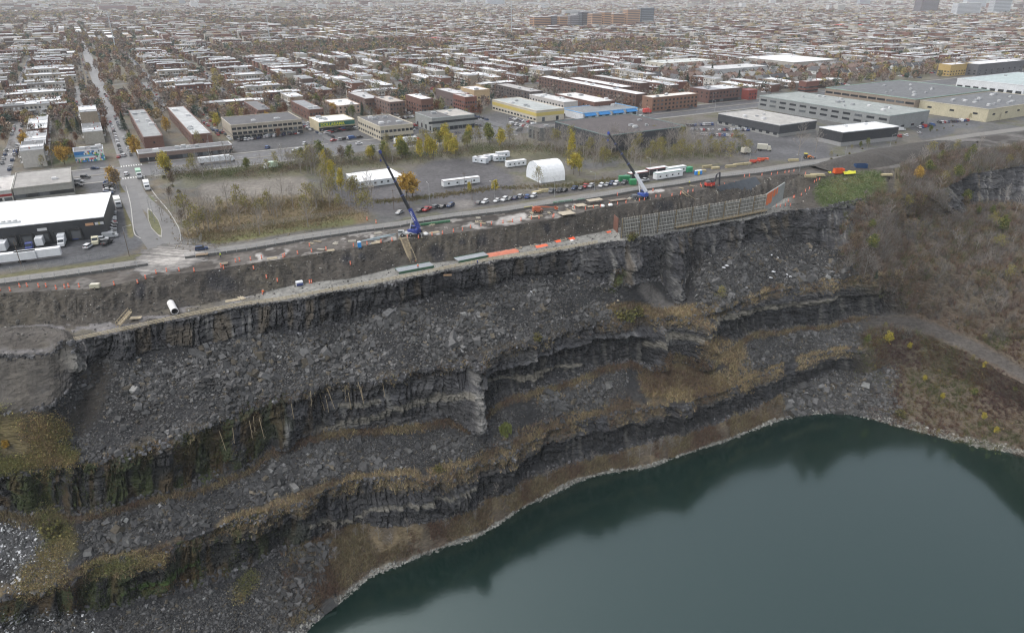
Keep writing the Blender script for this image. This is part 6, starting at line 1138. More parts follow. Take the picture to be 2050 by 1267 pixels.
for i in range(len(bs_) - 1):
    b0, b1 = bs_[i] + 8, bs_[i + 1] - 8
    off_ = 0 if i == 0 else Rr.uniform(-30, 30); OFFS.append((bs_[i], bs_[i + 1], off_))
    if i and bs_[i] < 2400:
        for a0_ in a_lines:
            if abs(a0_ + off_ - 12) > 14 and inview(a0_ + off_, b0): ribbon('street', [AB(a0_ + off_, b0 - 8), AB(a0_ + off_, b1 + 8)], 6.5, .035, GREY, M_road, sub=4)
    for a_ in a_lines:
        a_ += off_
        if not (inview(a_ + 30, b0) or inview(a_ + 30, b1)): continue
        pxm = proj(AB(a_ + 30, (b0 + b1) / 2))[0]
        orient = 'a' if (pxm < 620 and b0 > 520 and Rr.random() < .75) or Rr.random() < .38 else 'b'
        if b0 > 850 and vnoise(a_ / 170.0, b0 / 230.0, 0, 700) > .55: park.append((a_, b0, b1)); continue
        if orient == 'b':
            for off, fl_ in ((9, 0), (40, 1)):
                b = b0 + Rr.uniform(0, 6)
                while b < b1 - 24:
                    R = Rr.choice([q for q in ROWS if q['L'] < b1 - b + 6]); 
                    if Rr.random() < .88 and not (abs(a_ + off + 5.5 - 12) < 12 and b0 < 1600): cand.append((a_ + off, b, 'b', R, fl_))
                    b += R['L'] + Rr.choice([1.5, 1.5, 7])
        else:
            b = b0 + 2
            while b < b1 - 12:
                R = Rr.choice([q for q in ROWS if q['L'] <= 46]); 
                if Rr.random() < .9 and not (a_ < 14 < a_ + 60 and b0 < 1600): cand.append((a_ + 6 + (46 - R['L']) * Rr.random(), b, 'a', R, 0))
                b += Rr.choice([17, 26, 19])
good = []
for a, b, o_, R, fl_ in cand:
    if o_ == 'b': cen_ = [(a + 5.5, b + t * R['L']) for t in (0, .33, .66, 1)]
    else: cen_ = [(a + t * R['L'], b + 5.5) for t in (0, .33, .66, 1)]
    if not all(free(x, y, 5) for x, y in cen_): continue
    c = cen_[1]
    if not inview(*c): continue
    if cottage_zone(*proj(AB(*c))): continue
    if o_ == 'b': base, an = AB(a + 11, b), TH + pi / 2
    else: base, an = AB(a, b), TH
    if Rr.random() < .5:      # turn it round
        base = base + np.array([cos(an), sin(an), 0]) * R['L'] + np.array([-sin(an), cos(an), 0]) * 11; an += pi
    good.append((float(np.hypot(*base[:2])), base, an, R, c))
good.sort(key=lambda g: g[0])
def emit(lst, key, bucket):
    for d_, base, an, R, c in lst:
        for kk, mi in ((key + 'W', 0), (key + 'R', 1)) if key else (('W', 0), ('R', 1)):
            V, Cc, Qq = R[kk]; c_, s_ = cos(an), sin(an); sz = .9 + .25 * random.random(); X = V[:, 0] * c_ - V[:, 1] * s_ + base[0]; Y = V[:, 0] * s_ + V[:, 1] * c_ + base[1]
            bucket[0].append(np.stack([X, Y, V[:, 2] * sz], -1)); bucket[1].append(Cc); bucket[2].append(Qq + bucket[4][0]); bucket[3].append(np.full(len(Qq), mi)); bucket[4][0] += len(V)
for d_, base, an, R, c in good[:290]:
    o = thing('terrace_row', None, 'terrace', tuple(base), an, 'terraced rows of the town'); link('wall', R['wm'], o); link('roof', R['rm'], o); DEFER.append((o, R['rd'] + ' ' + R['wd'] + ' terrace', '')); o.scale = (1, 1, Rr.uniform(.93, 1.1))
bk = ([], [], [], [], [0]); emit([g for g in good[290:] if g[0] < 1500], '', bk); emit([g for g in good[290:] if g[0] >= 1500], 'S', bk)
tag(link('distant_terraces', mesh_np('distant_terraces', np.concatenate(bk[0]), [np.concatenate(bk[2])], np.concatenate(bk[1]), [M_wall, M_roof], np.concatenate(bk[3]))), kind='stuff')
print('rows', len(good), 'near', good[289][0])
# small gabled houses in the middle distance on the right
def gable(wc, rc_):
    m = MB().prism([(-4, -5), (4, -5), (4, 5), (-4, 5)], -.2, 4.6, wc, bot=False).add([(-4, -5, 4.6), (4, -5, 4.6), (0, -5, 8.0)], [(0, 1, 2)], wc).add([(-4, 5, 4.6), (4, 5, 4.6), (0, 5, 8.0)], [(0, 2, 1)], wc)
    for x, z in ((-2, 1.2), (2, 1.2), (0, 4.6)): m.add([(x - .6, -5.03, z), (x + .6, -5.03, z), (x + .6, -5.03, z + 1.3), (x - .6, -5.03, z + 1.3)], [(0, 1, 2, 3)], (.03, .035, .04))
    for y in (-2.5, 2, ): m.add([(-4.03, y + .6, 1.2), (-4.03, y - .6, 1.2), (-4.03, y - .6, 2.5), (-4.03, y + .6, 2.5)], [(0, 1, 2, 3)], (.03, .035, .04))
    t_ = MB(); t_.add([(-4.6, -5.5, 4.15), (0, -5.5, 8.1), (0, 5.5, 8.1), (-4.6, 5.5, 4.15), (-4.6, -5.5, 4.35), (0, -5.5, 8.35), (0, 5.5, 8.35), (-4.6, 5.5, 4.35)], [(0, 1, 2, 3), (4, 7, 6, 5), (0, 4, 5, 1), (3, 2, 6, 7), (0, 3, 7, 4)], rc_).add([(4.6, -5.5, 4.15), (0, -5.5, 8.1), (0, 5.5, 8.1), (4.6, 5.5, 4.15), (4.6, -5.5, 4.35), (0, -5.5, 8.35), (0, 5.5, 8.35), (4.6, 5.5, 4.35)], [(0, 3, 2, 1), (4, 5, 6, 7), (0, 1, 5, 4), (3, 7, 6, 2), (0, 4, 7, 3)], rc_).box(1.2, 2, 6.8, .7, .7, 2.2, 0, (.2, .09, .07)); return m.mesh('wall', M_wall), t_.mesh('roof', M_roof)
GB = [(n_, gable(w_, r_)) for n_, w_, r_ in (('white gabled cottage with dark roof', (.60, .60, .58), (.09, .09, .095)), ('white gabled cottage with brown roof', (.58, .57, .54), (.14, .10, .085)), ('cream gabled cottage with grey roof', (.45, .40, .31), (.2, .2, .2)), ('brick gabled cottage with brown roof', (.16, .08, .065), (.13, .09, .075)))]
ng = 0
for bi in range(90):
    for ai in range(90):
        a, b = 300 + ai * 13, 520 + bi * 27; x, y = proj(AB(a, b))
        if cottage_zone(x, y) and free(a, b, 5) and ng < 150 and Rr.random() < .8:
            n_, (wm_, rm_) = Rr.choice(GB); o = thing('gabled_cottage', None, 'cottage', tuple(AB(a + Rr.uniform(-1, 1), b + Rr.uniform(-2, 2))), TH + (pi / 2 if bi % 3 == 0 else 0) + Rr.uniform(-.03, .03), 'gabled cottages beyond the grey office block'); link('wall', wm_, o); link('roof', rm_, o); DEFER.append((o, n_, '')); ng += 1
print('cottages', ng)
# far plain: low sheds and blocks out to the horizon
m_n = 5200; g = np.random.default_rng(4); dd = 3300 * (14000 / 3300) ** (g.random(m_n) ** .8); aa = g.uniform(-.80, .80, m_n); X = np.sin(aa) * dd; Y = np.cos(aa) * dd; Lx = g.uniform(15, 75, m_n) * (dd / 5000) ** .4; Ly = g.uniform(12, 30, m_n) * (dd / 5000) ** .4; Hh = g.choice([6, 7, 8, 9, 12, 18, 25], m_n, p=[.25, .25, .2, .14, .1, .04, .02])
V = (CUBE[None] * .5 + np.array([0, 0, .5])) * np.stack([Lx, Ly, Hh], -1)[:, None]; c_, s_ = cos(TH), sin(TH); V2 = V.copy(); V2[..., 0] = V[..., 0] * c_ - V[..., 1] * s_ + X[:, None]; V2[..., 1] = V[..., 0] * s_ + V[..., 1] * c_ + Y[:, None]
wc = np.array(WALLC + [(.5, .5, .5)] * 4)[g.integers(0, 14, m_n)]; rc_ = np.array([(.62, .63, .64), (.5, .5, .5), (.36, .36, .37), (.24, .24, .25)])[g.integers(0, 4, m_n)]
V3 = np.concatenate([V2, V2[:, 4:] + np.array([0, 0, .3])], 1); cc_ = np.concatenate([np.repeat(wc[:, None], 8, 1), np.repeat(rc_[:, None], 4, 1)], 1); F = np.concatenate([CQ, [(8, 9, 10, 11)]])[None] + (np.arange(m_n) * 12)[:, None, None]
tag(link('distant_sheds', mesh_np('distant_sheds', V3.reshape(-1, 3), [F.reshape(-1, 4)], cc_.reshape(-1, 3), [M_roof])), kind='stuff')
# ---- landmark towers far away
def tower(px, py, wpx, hpx, lab, col, band, depth=18, floors=12, ang=TH, z=0, name='apartment_tower'):
    p = P(px, py); d = np.hypot(p[0], p[1]); k = d / F_PX; w = wpx * k / max(.5, cos(ang)); h = hpx * k * 1.02; o = thing(name, lab, 'tower', tuple(p), ang); MB().box(w / 2, depth / 2, 0, w, depth, h, 0, col).obj('wall', M_wall, o); m = MB(); m.box(w / 2, depth / 2, h, w - 1, depth - 1, .6, 0, (.5, .5, .5)); m.box(w / 2, depth / 2, h, 6, 6, 3, 0, (.35, .35, .36)); m.obj('roof', M_roof, o)
    for f in range(floors): z_ = h * (f + .35) / floors; MB().box(w / 2, -.15, z_, w * .92, .3, h / floors * .45, 0, band).box(-.15, depth / 2, z_, .3, depth * .85, h / floors * .45, 0, band).obj('window_band', M_glass, o)
tower(1068, 59, 34, 20, 'orange and dark mid rise at the left end of the far apartment complex', (.45, .26, .15), (.06, .065, .08), floors=7); tower(1104, 58, 22, 21, 'dark brown mid rise second in the far apartment complex', (.10, .09, .10), (.2, .2, .22), floors=7); tower(1119, 58, 16, 20, 'orange mid rise third in the far apartment complex', (.46, .27, .15), (.08, .08, .09), floors=7); tower(1142, 57, 28, 21, 'grey and dark mid rise in the middle of the far complex', (.14, .13, .14), (.3, .3, .32), floors=7)
tower(1165, 57, 20, 27, 'black glass slab rising behind the middle of the far complex', (.06, .065, .075), (.16, .17, .19), floors=9); tower(1184, 58, 20, 25, 'tan brick mid rise in front of the black glass slab', (.48, .30, .19), (.09, .09, .1), floors=9); tower(1208, 57, 14, 26, 'orange tower wing in the right half of the far complex', (.48, .29, .17), (.08, .08, .09), floors=9); tower(1226, 55, 24, 22, 'low orange wing in the right half of the far complex', (.46, .28, .17), (.08, .08, .09), floors=8)
tower(1254, 54, 26, 28, 'orange framed tower with grey balconies near the complex right end', (.47, .29, .18), (.12, .12, .13), floors=10); tower(1282, 52, 26, 29, 'dark glass tower at the right end of the far complex', (.07, .085, .10), (.2, .22, .25), floors=10); tower(1130, 34, 40, 10, 'pale low block behind the far apartment complex', (.5, .5, .5), (.3, .3, .3), floors=4)
tower(1842, 27, 40, 34, 'dark brown high rise pair on the skyline at the right', (.09, .07, .08), (.2, .2, .22), floors=20, depth=30); tower(1912, 33, 60, 18, 'wide white slab block right of the dark high rise', (.55, .56, .58), (.3, .31, .33), floors=10); tower(1985, 30, 44, 22, 'grey white slab block at the far right skyline', (.48, .5, .52), (.25, .27, .3), floors=11); tower(1932, 18, 50, 20, 'pale tower group behind the wide white slab', (.55, .57, .6), (.4, .42, .45), floors=12)
tower(975, 12, 32, 14, 'pale tower pair on the skyline above the middle', (.5, .52, .56), (.3, .32, .36), floors=10); tower(1380, 8, 22, 12, 'reddish tower on the skyline right of the middle', (.3, .2, .18), (.2, .2, .2), floors=10); tower(1405, 9, 16, 14, 'brown tower beside the reddish skyline tower', (.25, .17, .15), (.2, .2, .2), floors=10); tower(1440, 9, 28, 13, 'tan tower right of the brown skyline tower', (.4, .28, .22), (.25, .2, .2), floors=10); tower(1720, 12, 24, 12, 'small grey tower on the skyline left of the dark high rise', (.4, .42, .46), (.25, .27, .3), floors=10); tower(360, 10, 8, 8, 'lone grey tower on the hazy left skyline', (.3, .32, .36), (.2, .22, .25), floors=8)
tower(200, 24, 34, 9, 'reddish wide block far off on the left horizon', (.28, .17, .16), (.2, .18, .18), floors=4)
# other noticed blocks
for N_, L2, R2, h_, lab, wc, rc_ in [((1590, 126), (1537, 112), (1648, 117), 9, 'school like building with white roof and dark windows in the trees', (.33, .31, .28), (.66, .67, .68)), ((1330, 128), (1310, 122), (1400, 118), 8, 'beige gymnasium with pale roof in the middle distance', (.45, .42, .35), (.5, .52, .5)), ((1440, 140), (1412, 134), (1510, 130), 9, 'long grey roofed hall right of the beige gymnasium', (.4, .4, .4), (.5, .5, .5)),
         ((1905, 131), (1890, 128), (1946, 127), 12, 'mustard and black apartment block behind the white bay building', (.42, .30, .12), (.6, .6, .62)), ((1960, 130), (1948, 124), (2045, 121), 12, 'black and white apartment row right of the mustard block', (.12, .12, .13), (.6, .6, .6)), ((855, 78), (848, 76), (893, 77), 6, 'red roofed pavilion beside the sports field', (.4, .1, .1), (.5, .09, .09)), ((1700, 52), (1692, 49), (1720, 50), 7, 'bright red roofed building far off at the right', (.4, .08, .08), (.6, .06, .06)),
         ((1615, 165), (1612, 162), (1652, 164), 10, 'red brick corner block with pale rim above the grey office', (.17, .075, .06), (.4, .38, .36)), ((100, 108), (2, 108), (150, 102), 7, 'long low sheds with white roofs at the upper left', (.3, .3, .3), (.66, .67, .68))]:
    try: bldg(N_, L2, R2, h_, lab, wc, rc_, [('u', 2, 8, 2, 1.3, 1.4, 3), ('v', 2, 4, 2, 1.3, 1.4, 3)], units=2, name='apartment_block' if 'apartment' in lab else 'building_block')
    except Exception as ex: print('skip', lab, ex)
# monopole pylons
for px, y1, y0 in ((232, 100, 44), (541, 86, 38), (795, 80, 34), (1024, 74, 14), (1225, 53, 13), (1417, 48, 8), (1613, 38, 16), (1767, 30, 10)):
    p = P(px, y1); d = np.hypot(p[0], p[1]); h = (y1 - y0) * d / F_PX * 1.02; o = thing('transmission_pylon', None, 'pylon', tuple(p), TH, 'slender pylons crossing the town'); MB().tube((0, 0, 0), (0, 0, h), .9, .45, 8, (.42, .45, .47)).obj('mast', M_paint, o); DEFER.append((o, 'slender pale pylon', ''))
    for k in range(3): MB().bar((-3.4, 0, h * (.78 + .09 * k)), (3.4, 0, h * (.78 + .09 * k)), .35, col=(.42, .45, .47)).obj('cross_arm', M_paint, o)
# =====================================================================
# trees of the town
# =====================================================================
near_keys = ['bare0', 'bare1', 'bare2', 'bare0', 'bare1', 'bare2', 'brown0', 'brown1', 'russet0', 'russet1', 'russet2', 'sparse0', 'gold0', 'green0', 'conifer0', 'conifer1', 'brown2', 'bare0', 'russet0']
tp = []
for k in range(90000):
    d = 430 + 3300 * Rr.random() ** .85 if k < 70000 else 3300 + 6500 * Rr.random(); az = Rr.uniform(-.80, .80); X, Y = d * sin(az), d * cos(az); a, b = ab((X, Y))
    if b < 448 and not (a > 640): continue
    ofs = next((o_ for x0, x1, o_ in OFFS if x0 <= b < x1), 0); da = min(min(abs(a - s_ - ofs) for s_ in a_lines), abs(a - 12) if b < 1600 else 99) if d < 3000 else 99
    if da < 3.6 or (b < 455): continue
    dens = .36 + .8 * max(0, float(vnoise(a / 170.0, b / 230.0, 0, 700))) * 1.4 + .25 * max(0, float(vnoise(a / 60.0, b / 60.0, 0, 701)))
    if d > 1500: dens += .15
    if Rr.random() > dens: continue
    if not free(a, b, 1): continue
    tp.append((d, X, Y))
tp.sort()
gcell = {}
for _, base, an, R, c in good: 
    for t in np.linspace(0, 1, 8): q = base + np.array([cos(an), sin(an), 0]) * R['L'] * t + np.array([-sin(an), cos(an), 0]) * 5.5; gcell.setdefault((int(q[0] // 6), int(q[1] // 6)), 1)
tp = [t for t in tp if (int(t[1] // 6), int(t[2] // 6)) not in gcell or t[0] > 2600]
print('trees', len(tp))
n_ind = 170
for d, X, Y in tp[:n_ind]: k = Rr.choice(near_keys); o = plant(k, (X, Y, 0), None, 'tree', 'street and garden trees of the town', Rr.uniform(.65, 1.15)); DEFER.append((o, TD[k[:-1]], ''))
pal_t = np.array([(.21, .17, .145), (.19, .155, .14), (.22, .18, .145), (.21, .125, .085), (.23, .145, .095), (.25, .18, .09), (.28, .23, .09), (.16, .16, .08), (.055, .08, .06), (.20, .165, .14), (.22, .165, .12), (.18, .11, .08)])
def mass(name, lst, nq, size, rx, rz, seed):
    g = np.random.default_rng(seed); n = len(lst); P0 = np.array([(x, y, 0) for _, x, y in lst]); s = g.uniform(.7, 1.25, (n, 1, 1)) * np.array([1, 1, 1]); d = g.normal(0, 1, (n, nq, 3)); d /= np.linalg.norm(d, axis=2)[..., None]; c = d * (.5 + .5 * g.random((n, nq, 1))) * np.array([rx, rx, rz]) * s + np.array([0, 0, rz * 1.15]) * s + P0[:, None]
    a = g.normal(0, 1, (n, nq, 3)); a /= np.linalg.norm(a, axis=2)[..., None]; b = np.cross(a, g.normal(0, 1, (n, nq, 3))); b /= np.linalg.norm(b, axis=2)[..., None]; a = a * size; b = b * size
    V = np.stack([c - a - b, c + a - b, c + a + b, c - a + b], 2).reshape(-1, 3); cc = pal_t[g.integers(0, len(pal_t), n)][:, None] * np.exp(g.normal(0, .25, (n, nq, 1))); tag(link(name, mesh_np(name, V, [np.arange(len(V)).reshape(-1, 4)], np.repeat(cc.reshape(-1, 3), 4, axis=0), [M_leaf])), kind='stuff')
r1 = [t for t in tp[n_ind:] if t[0] < 1100]; r2 = [t for t in tp[n_ind:] if 1100 <= t[0] < 2400]; r3 = [t for t in tp[n_ind:] if t[0] >= 2400]
mass('town_trees', r1, 130, .42, 3.2, 4.0, 1); mass('distant_trees', r2, 46, .85, 3.8, 4.0, 2); mass('horizon_trees', r3[::2], 14, 2.4, 8, 4.0, 3)
# park and wooded belts, tree band behind the lots
def scat(poly_line, r, n):
    out = []
    pts = [np.array(p, float) for p in poly_line]
    for _ in range(n): i = Rr.randrange(len(pts) - 1); t = Rr.random(); q = pts[i] * (1 - t) + pts[i + 1] * t; out.append(P(q[0] + Rr.gauss(0, r * 1.5), q[1] + Rr.gauss(0, r * .45), 0))
    return out
plant_many(scat([(350, 352), (450, 348), (560, 338), (620, 325)], 11, 22), ['bare1', 'sparse1', 'bare0', 'sparse0', 'green2', 'bare1', 'bare2'], TD, 'trees between field and boulevard', .7, 1.2)
plant_many(scat([(600, 345), (660, 330), (760, 318), (850, 305), (950, 290), (1060, 285)], 13, 70), ['sparse0', 'yellow0', 'bare0', 'bare1', 'sparse1', 'green1', 'bare2', 'sparse2', 'brown0'], TD, 'tree band along the boulevard', .8, 1.4)
plant_many(scat([(1090, 300), (1180, 305), (1280, 305), (1380, 300), (1470, 298)], 16, 110), ['bare0', 'bare1', 'bare2', 'bare0', 'sparse1', 'bare1', 'bare2'], TD, 'bare wood before the big dark box building', .9, 1.4)
plant_many(scat([(1130, 330), (1200, 330), (1300, 322), (1400, 315), (1490, 305)], 12, 50), ['bare0', 'bare1', 'bare2', 'sparse0', 'sparse1'], TD, 'bare wood before the big dark box building', .8, 1.2)
plant_many(scat([(360, 430), (400, 470), (470, 420), (520, 440), (600, 430), (650, 410), (690, 400)], 16, 60), ['bare0', 'bare1', 'bare2', 'sparse1', 'sparse0', 'bare1'], TD, 'bare trees on the brown field', .7, 1.25)
plant_many(scat([(620, 345), (650, 365), (665, 385), (690, 400), (735, 410)], 9, 18), ['bare2', 'sparse1', 'bare0', 'sparse2', 'sparse0', 'bare1'], TD, 'thin trees left of the modular building', .9, 1.5)
plant_many(scat([(330, 345), (345, 370), (352, 400), (370, 450)], 5, 14), ['bare0', 'bare2', 'brown1', 'bush0', 'bush1'], TD, 'growth beside the access lane', .5, .8)
plant_many(scat([(1660, 320), (1740, 296), (1840, 268), (1950, 246), (2040, 232)], 5, 22), ['sparse0', 'bush0', 'bare1', 'green0', 'bush2'], TD, 'growth along the gravel road', .35, .6)
plant_many(scat([(60, 330), (110, 318), (170, 312), (30, 322)], 7, 14), ['green0', 'brown0', 'russet1', 'conifer1', 'bare0', 'gold1', 'green2'], TD, 'trees on the corner lawn', .7, 1.1)
plant_many(scat([(40, 268), (70, 278), (150, 262), (185, 270)], 6, 12), ['conifer0', 'conifer1', 'conifer2', 'bare0', 'green1'], TD, 'conifers before the left terraces', .8, 1.15)
for key, px, py, s_, lab in [('yellow0', 335, 356, 1.35, 'large bright yellow tree by the boulevard left of the shop row'), ('gold1', 815, 397, 1.35, 'big golden orange tree beside the white modular building'), ('gold2', 826, 395, 1.15, 'golden tree just right of the big golden orange one'), ('yellow2', 990, 388, .75, 'small yellow tree on the gravel right of the long white trailer'), ('sparse0', 1078, 375, 1.0, 'thin yellow tree before the arched tent'), ('yellow1', 1148, 350, 1.3, 'tall yellow poplar right of the arched tent'),
        ('yellow0', 868, 320, 1.1, 'bright yellow green tree in the band above the gravel lot'), ('yellow2', 905, 318, 1.05, 'second bright yellow tree in the band above the gravel lot'), ('sparse1', 738, 430, 1.1, 'yellowing tree by the road left of the golden pair'), ('sparse2', 725, 432, 1.0, 'thin ochre tree left of the yellowing roadside tree'), ('yellow1', 145, 470 - 30, .01, ''), ('gold0', 229, 372, 1.1, 'orange tree on the verge beside the parking lot'), ('brown0', 236, 378, 1.1, 'brown tree right beside the orange verge tree'),
        ('yellow1', 437, 262, 1.2, 'bright yellow tree left of the cream apartments'), ('green1', 264, 302, 1.0, 'light green tree at the shop row corner'), ('gold1', 130, 330, 1.2, 'ochre tree left of the mural building'), ('green2', 635, 215, 1.2, 'round dark green tree right of the dark roofed terrace end'), ('gold2', 668, 228, 1.0, 'golden green tree behind the discount store'), ('bare0', 1598, 312, 1.7, 'large leafless tree before the black walled building'), ('bare2', 1632, 306, 1.3, 'leafless tree just right of the largest one'), ('bare1', 1270, 335, 1.3, 'big pale leafless tree behind the black trailers'), ('sparse0', 1460, 325, 1.2, 'ochre tree at the right end of the bare wood'),
        ('bare1', 455, 335, 1.4, 'big leafless tree by the boulevard left of the parking lot'), ('bare2', 617, 455, 1.2, 'pale leafless tree on the field near the works road'), ('bare0', 520, 470, 1.2, 'broad leafless tree at the lower edge of the brown field'), ('bare1', 566, 400, 1.3, 'leafless tree in the middle of the brown field'), ('conifer0', 1375, 170, 1.2, 'tall conifer left of the dark brick corner block'), ('conifer1', 1424, 155, 1.4, 'tallest dark conifer beyond the terraces'), ('conifer2', 1478, 165, 1.3, 'dark conifer above the small red house')]:
    if s_ > .05: plant(key, P(px, py), lab, 'tree', s=s_)
for px, py, s_, z_s, lab in [(668, 378, .8, 1.5, 'tall yellow poplar left of the modular building'), (685, 392, .8, 1.35, 'second yellow poplar left of the modular building'), (650, 352, .75, 1.4, 'yellow green poplar at the back of the brown field'), (842, 326, .9, 1.4, 'yellow green poplar before the beige office'), (858, 322, .9, 1.5, 'tall yellow green poplar before the grey green block'), (895, 316, .8, 1.5, 'narrow yellow poplar before the grey green block'), (912, 314, .8, 1.2, 'short yellow poplar before the grey green block'), (1143, 330, .8, 1.9, 'tallest yellow poplar behind the arched tent'), (1160, 352, .7, 1.1, 'orange yellow sapling right of the arched tent'), (940, 388, .45, .6, 'small stump bush on the gravel lot')]:
    plant('yellow%d' % (int(px) % 3), P(px, py), lab, 'tree', s=s_, sz=z_s)
# field weeds and verge grass
def fieldmask(pts, r, n):
    out = scat(pts, r, n); return np.array(out)
q = fieldmask([(380, 440), (460, 420), (560, 410), (650, 405), (680, 430), (560, 450), (450, 465), (400, 480)], 17, 7000); tris('field_weeds', q, 6, rng.uniform(.4, 1.1, len(q)), .07, .4, veg_cols(q, [(.22, .17, .10), (.18, .135, .08), (.15, .135, .065), (.24, .20, .12)]))
q = fieldmask([(340, 350), (450, 350), (560, 340), (640, 330), (760, 322), (900, 308), (1060, 295), (1200, 315), (1350, 312), (1490, 300)], 13, 6000); tris('undergrowth', q, 12, rng.uniform(1, 3.0, len(q)), 0, .5, veg_cols(q, [(.07, .085, .03), (.11, .11, .04), (.13, .10, .06), (.11, .085, .06)]), leaf=.16)
q = fieldmask([(750, 405), (860, 395), (980, 378), (1150, 372), (1230, 360)], 5, 2200); tris('verge_grass', q, 7, rng.uniform(.4, 1.2, len(q)), .06, .4, veg_cols(q, [(.12, .11, .045), (.15, .12, .06)]))

# =====================================================================
# vehicles
# =====================================================================
CARC = {'white': (.60, .61, .62), 'black': (.018, .019, .022), 'grey': (.12, .125, .13), 'silver': (.34, .35, .36), 'red': (.32, .02, .02), 'blue': (.03, .08, .22), 'dark blue': (.02, .04, .10), 'green': (.03, .09, .06)}
KIT = {}
def prof_mesh(pts, w, col, taper=1.0, inset=0.0):
    m = MB(); n = len(pts); A = [(x, -w / 2 + (inset if z > .95 else 0), z) for x, z in pts]; B = [(x, w / 2 - (inset if z > .95 else 0), z) for x, z in pts]
    m.add(A + B, [(i, (i + 1) % n, n + (i + 1) % n, n + i) for i in range(n)] + [tuple(range(n))[::-1], tuple(range(n, 2 * n))], col); return m
def kit(kind, cname):
    if (kind, cname) in KIT: return KIT[(kind, cname)]
    c = CARC[cname]; parts = []
    if kind == 'car': L, body, glass = 4.5, [(-2.25, .35), (2.25, .35), (2.28, .62), (2.05, .80), (1.0, .92), (-1.75, .95), (-2.22, .85)], [(-1.85, .93), (1.05, .90), (.35, 1.36), (-.25, 1.42), (-1.15, 1.38)]; rf = [(-1.15, 1.375), (.33, 1.355), (.2, 1.45), (-.9, 1.46)]; w = 1.78
    elif kind == 'suv': L, body, glass = 4.7, [(-2.3, .4), (2.3, .4), (2.33, .75), (2.1, .98), (1.1, 1.08), (-2.2, 1.08), (-2.33, .8)], [(-2.2, 1.05), (1.15, 1.05), (.5, 1.62), (-2.0, 1.64)]; rf = [(-2.02, 1.62), (.5, 1.60), (.35, 1.72), (-1.9, 1.73)]; w = 1.9
    elif kind == 'pickup': L, body, glass = 5.6, [(-2.8, .5), (2.75, .5), (2.8, .9), (2.6, 1.1), (1.4, 1.16), (-2.75, 1.16), (-2.8, .9)], [(-.7, 1.14), (1.45, 1.14), (.85, 1.72), (-.55, 1.76)]; rf = [(-.6, 1.74), (.85, 1.70), (.75, 1.84), (-.5, 1.86)]; w = 1.95
    else: L, body, glass = 5.6, [(-2.8, .4), (2.7, .4), (2.8, .8), (2.55, 1.15), (1.7, 1.35), (1.1, 2.15), (-2.75, 2.3), (-2.8, .9)], [(1.05, 1.35), (1.85, 1.3), (1.2, 2.0), (1.05, 2.0)]; rf = None; w = 1.95
    parts.append(('body', prof_mesh(body, w, c).mesh('body', M_paint))); parts.append(('windows', prof_mesh(glass, w - (.12 if kind != 'van' else -.04), (.02, .024, .028)).mesh('windows', M_glass)))
    if rf: parts.append(('roof', prof_mesh(rf, w - .22, c).mesh('roof', M_paint)))
    wm = MB().tube((0, -.12, .33), (0, .12, .33), .33, n=10, col=(.02, .02, .02)).tube((0, -.13, .33), (0, .13, .33), .17, n=8, col=(.3, .3, .3)).mesh('wheel', M_plast)
    for x in (-L * .31, L * .31):
        for y in (-w / 2 + .08, w / 2 - .08): parts.append(('wheel', wm, (x, y, 0)))
    hl = MB().box(0, 0, 0, .06, .35, .16, 0, (.7, .7, .66)).mesh('headlight', M_glass); tl = MB().box(0, 0, 0, .06, .3, .18, 0, (.35, .02, .02)).mesh('tail_light', M_glass)
    for y in (-.62, .62): parts.append(('headlight', hl, (L / 2 + .0, y, .66 if kind == 'car' else .85))); parts.append(('tail_light', tl, (-L / 2 - .0, y, .7 if kind == 'car' else .9)))
    KIT[(kind, cname)] = parts; return parts
NAMES = {'car': 'parked_car', 'suv': 'parked_car', 'pickup': 'pickup_truck', 'van': 'parked_van'}
n_cars = [0]; MORE = []
def car(p, an, kind=None, cname=None, lab=None, group='parked cars of the town', full=True):
    kind = kind or Rr.choice(['car', 'car', 'suv', 'suv', 'pickup', 'van'] if Rr.random() < .5 else ['car', 'suv']); cname = cname or Rr.choice(['white', 'white', 'black', 'grey', 'silver', 'silver', 'red', 'blue', 'grey', 'black', 'dark blue', 'white'])
    if n_cars[0] > 292:
        MORE.append((p, an, cname)); return
    n_cars[0] += 1
    o = thing(NAMES[kind], lab, {'car': 'car', 'suv': 'car', 'pickup': 'pickup', 'van': 'van'}[kind], (p[0], p[1], .09), an, group)
    if not lab: DEFER.append((o, cname + ' ' + {'car': 'sedan', 'suv': 'suv', 'pickup': 'pickup', 'van': 'van'}[kind], ''))
    for q in kit(kind, cname)[: (None if full else 3)]: link(q[0], q[1], o, q[2] if len(q) > 2 else None)
    return o
SITE = 'cars parked along the works road'
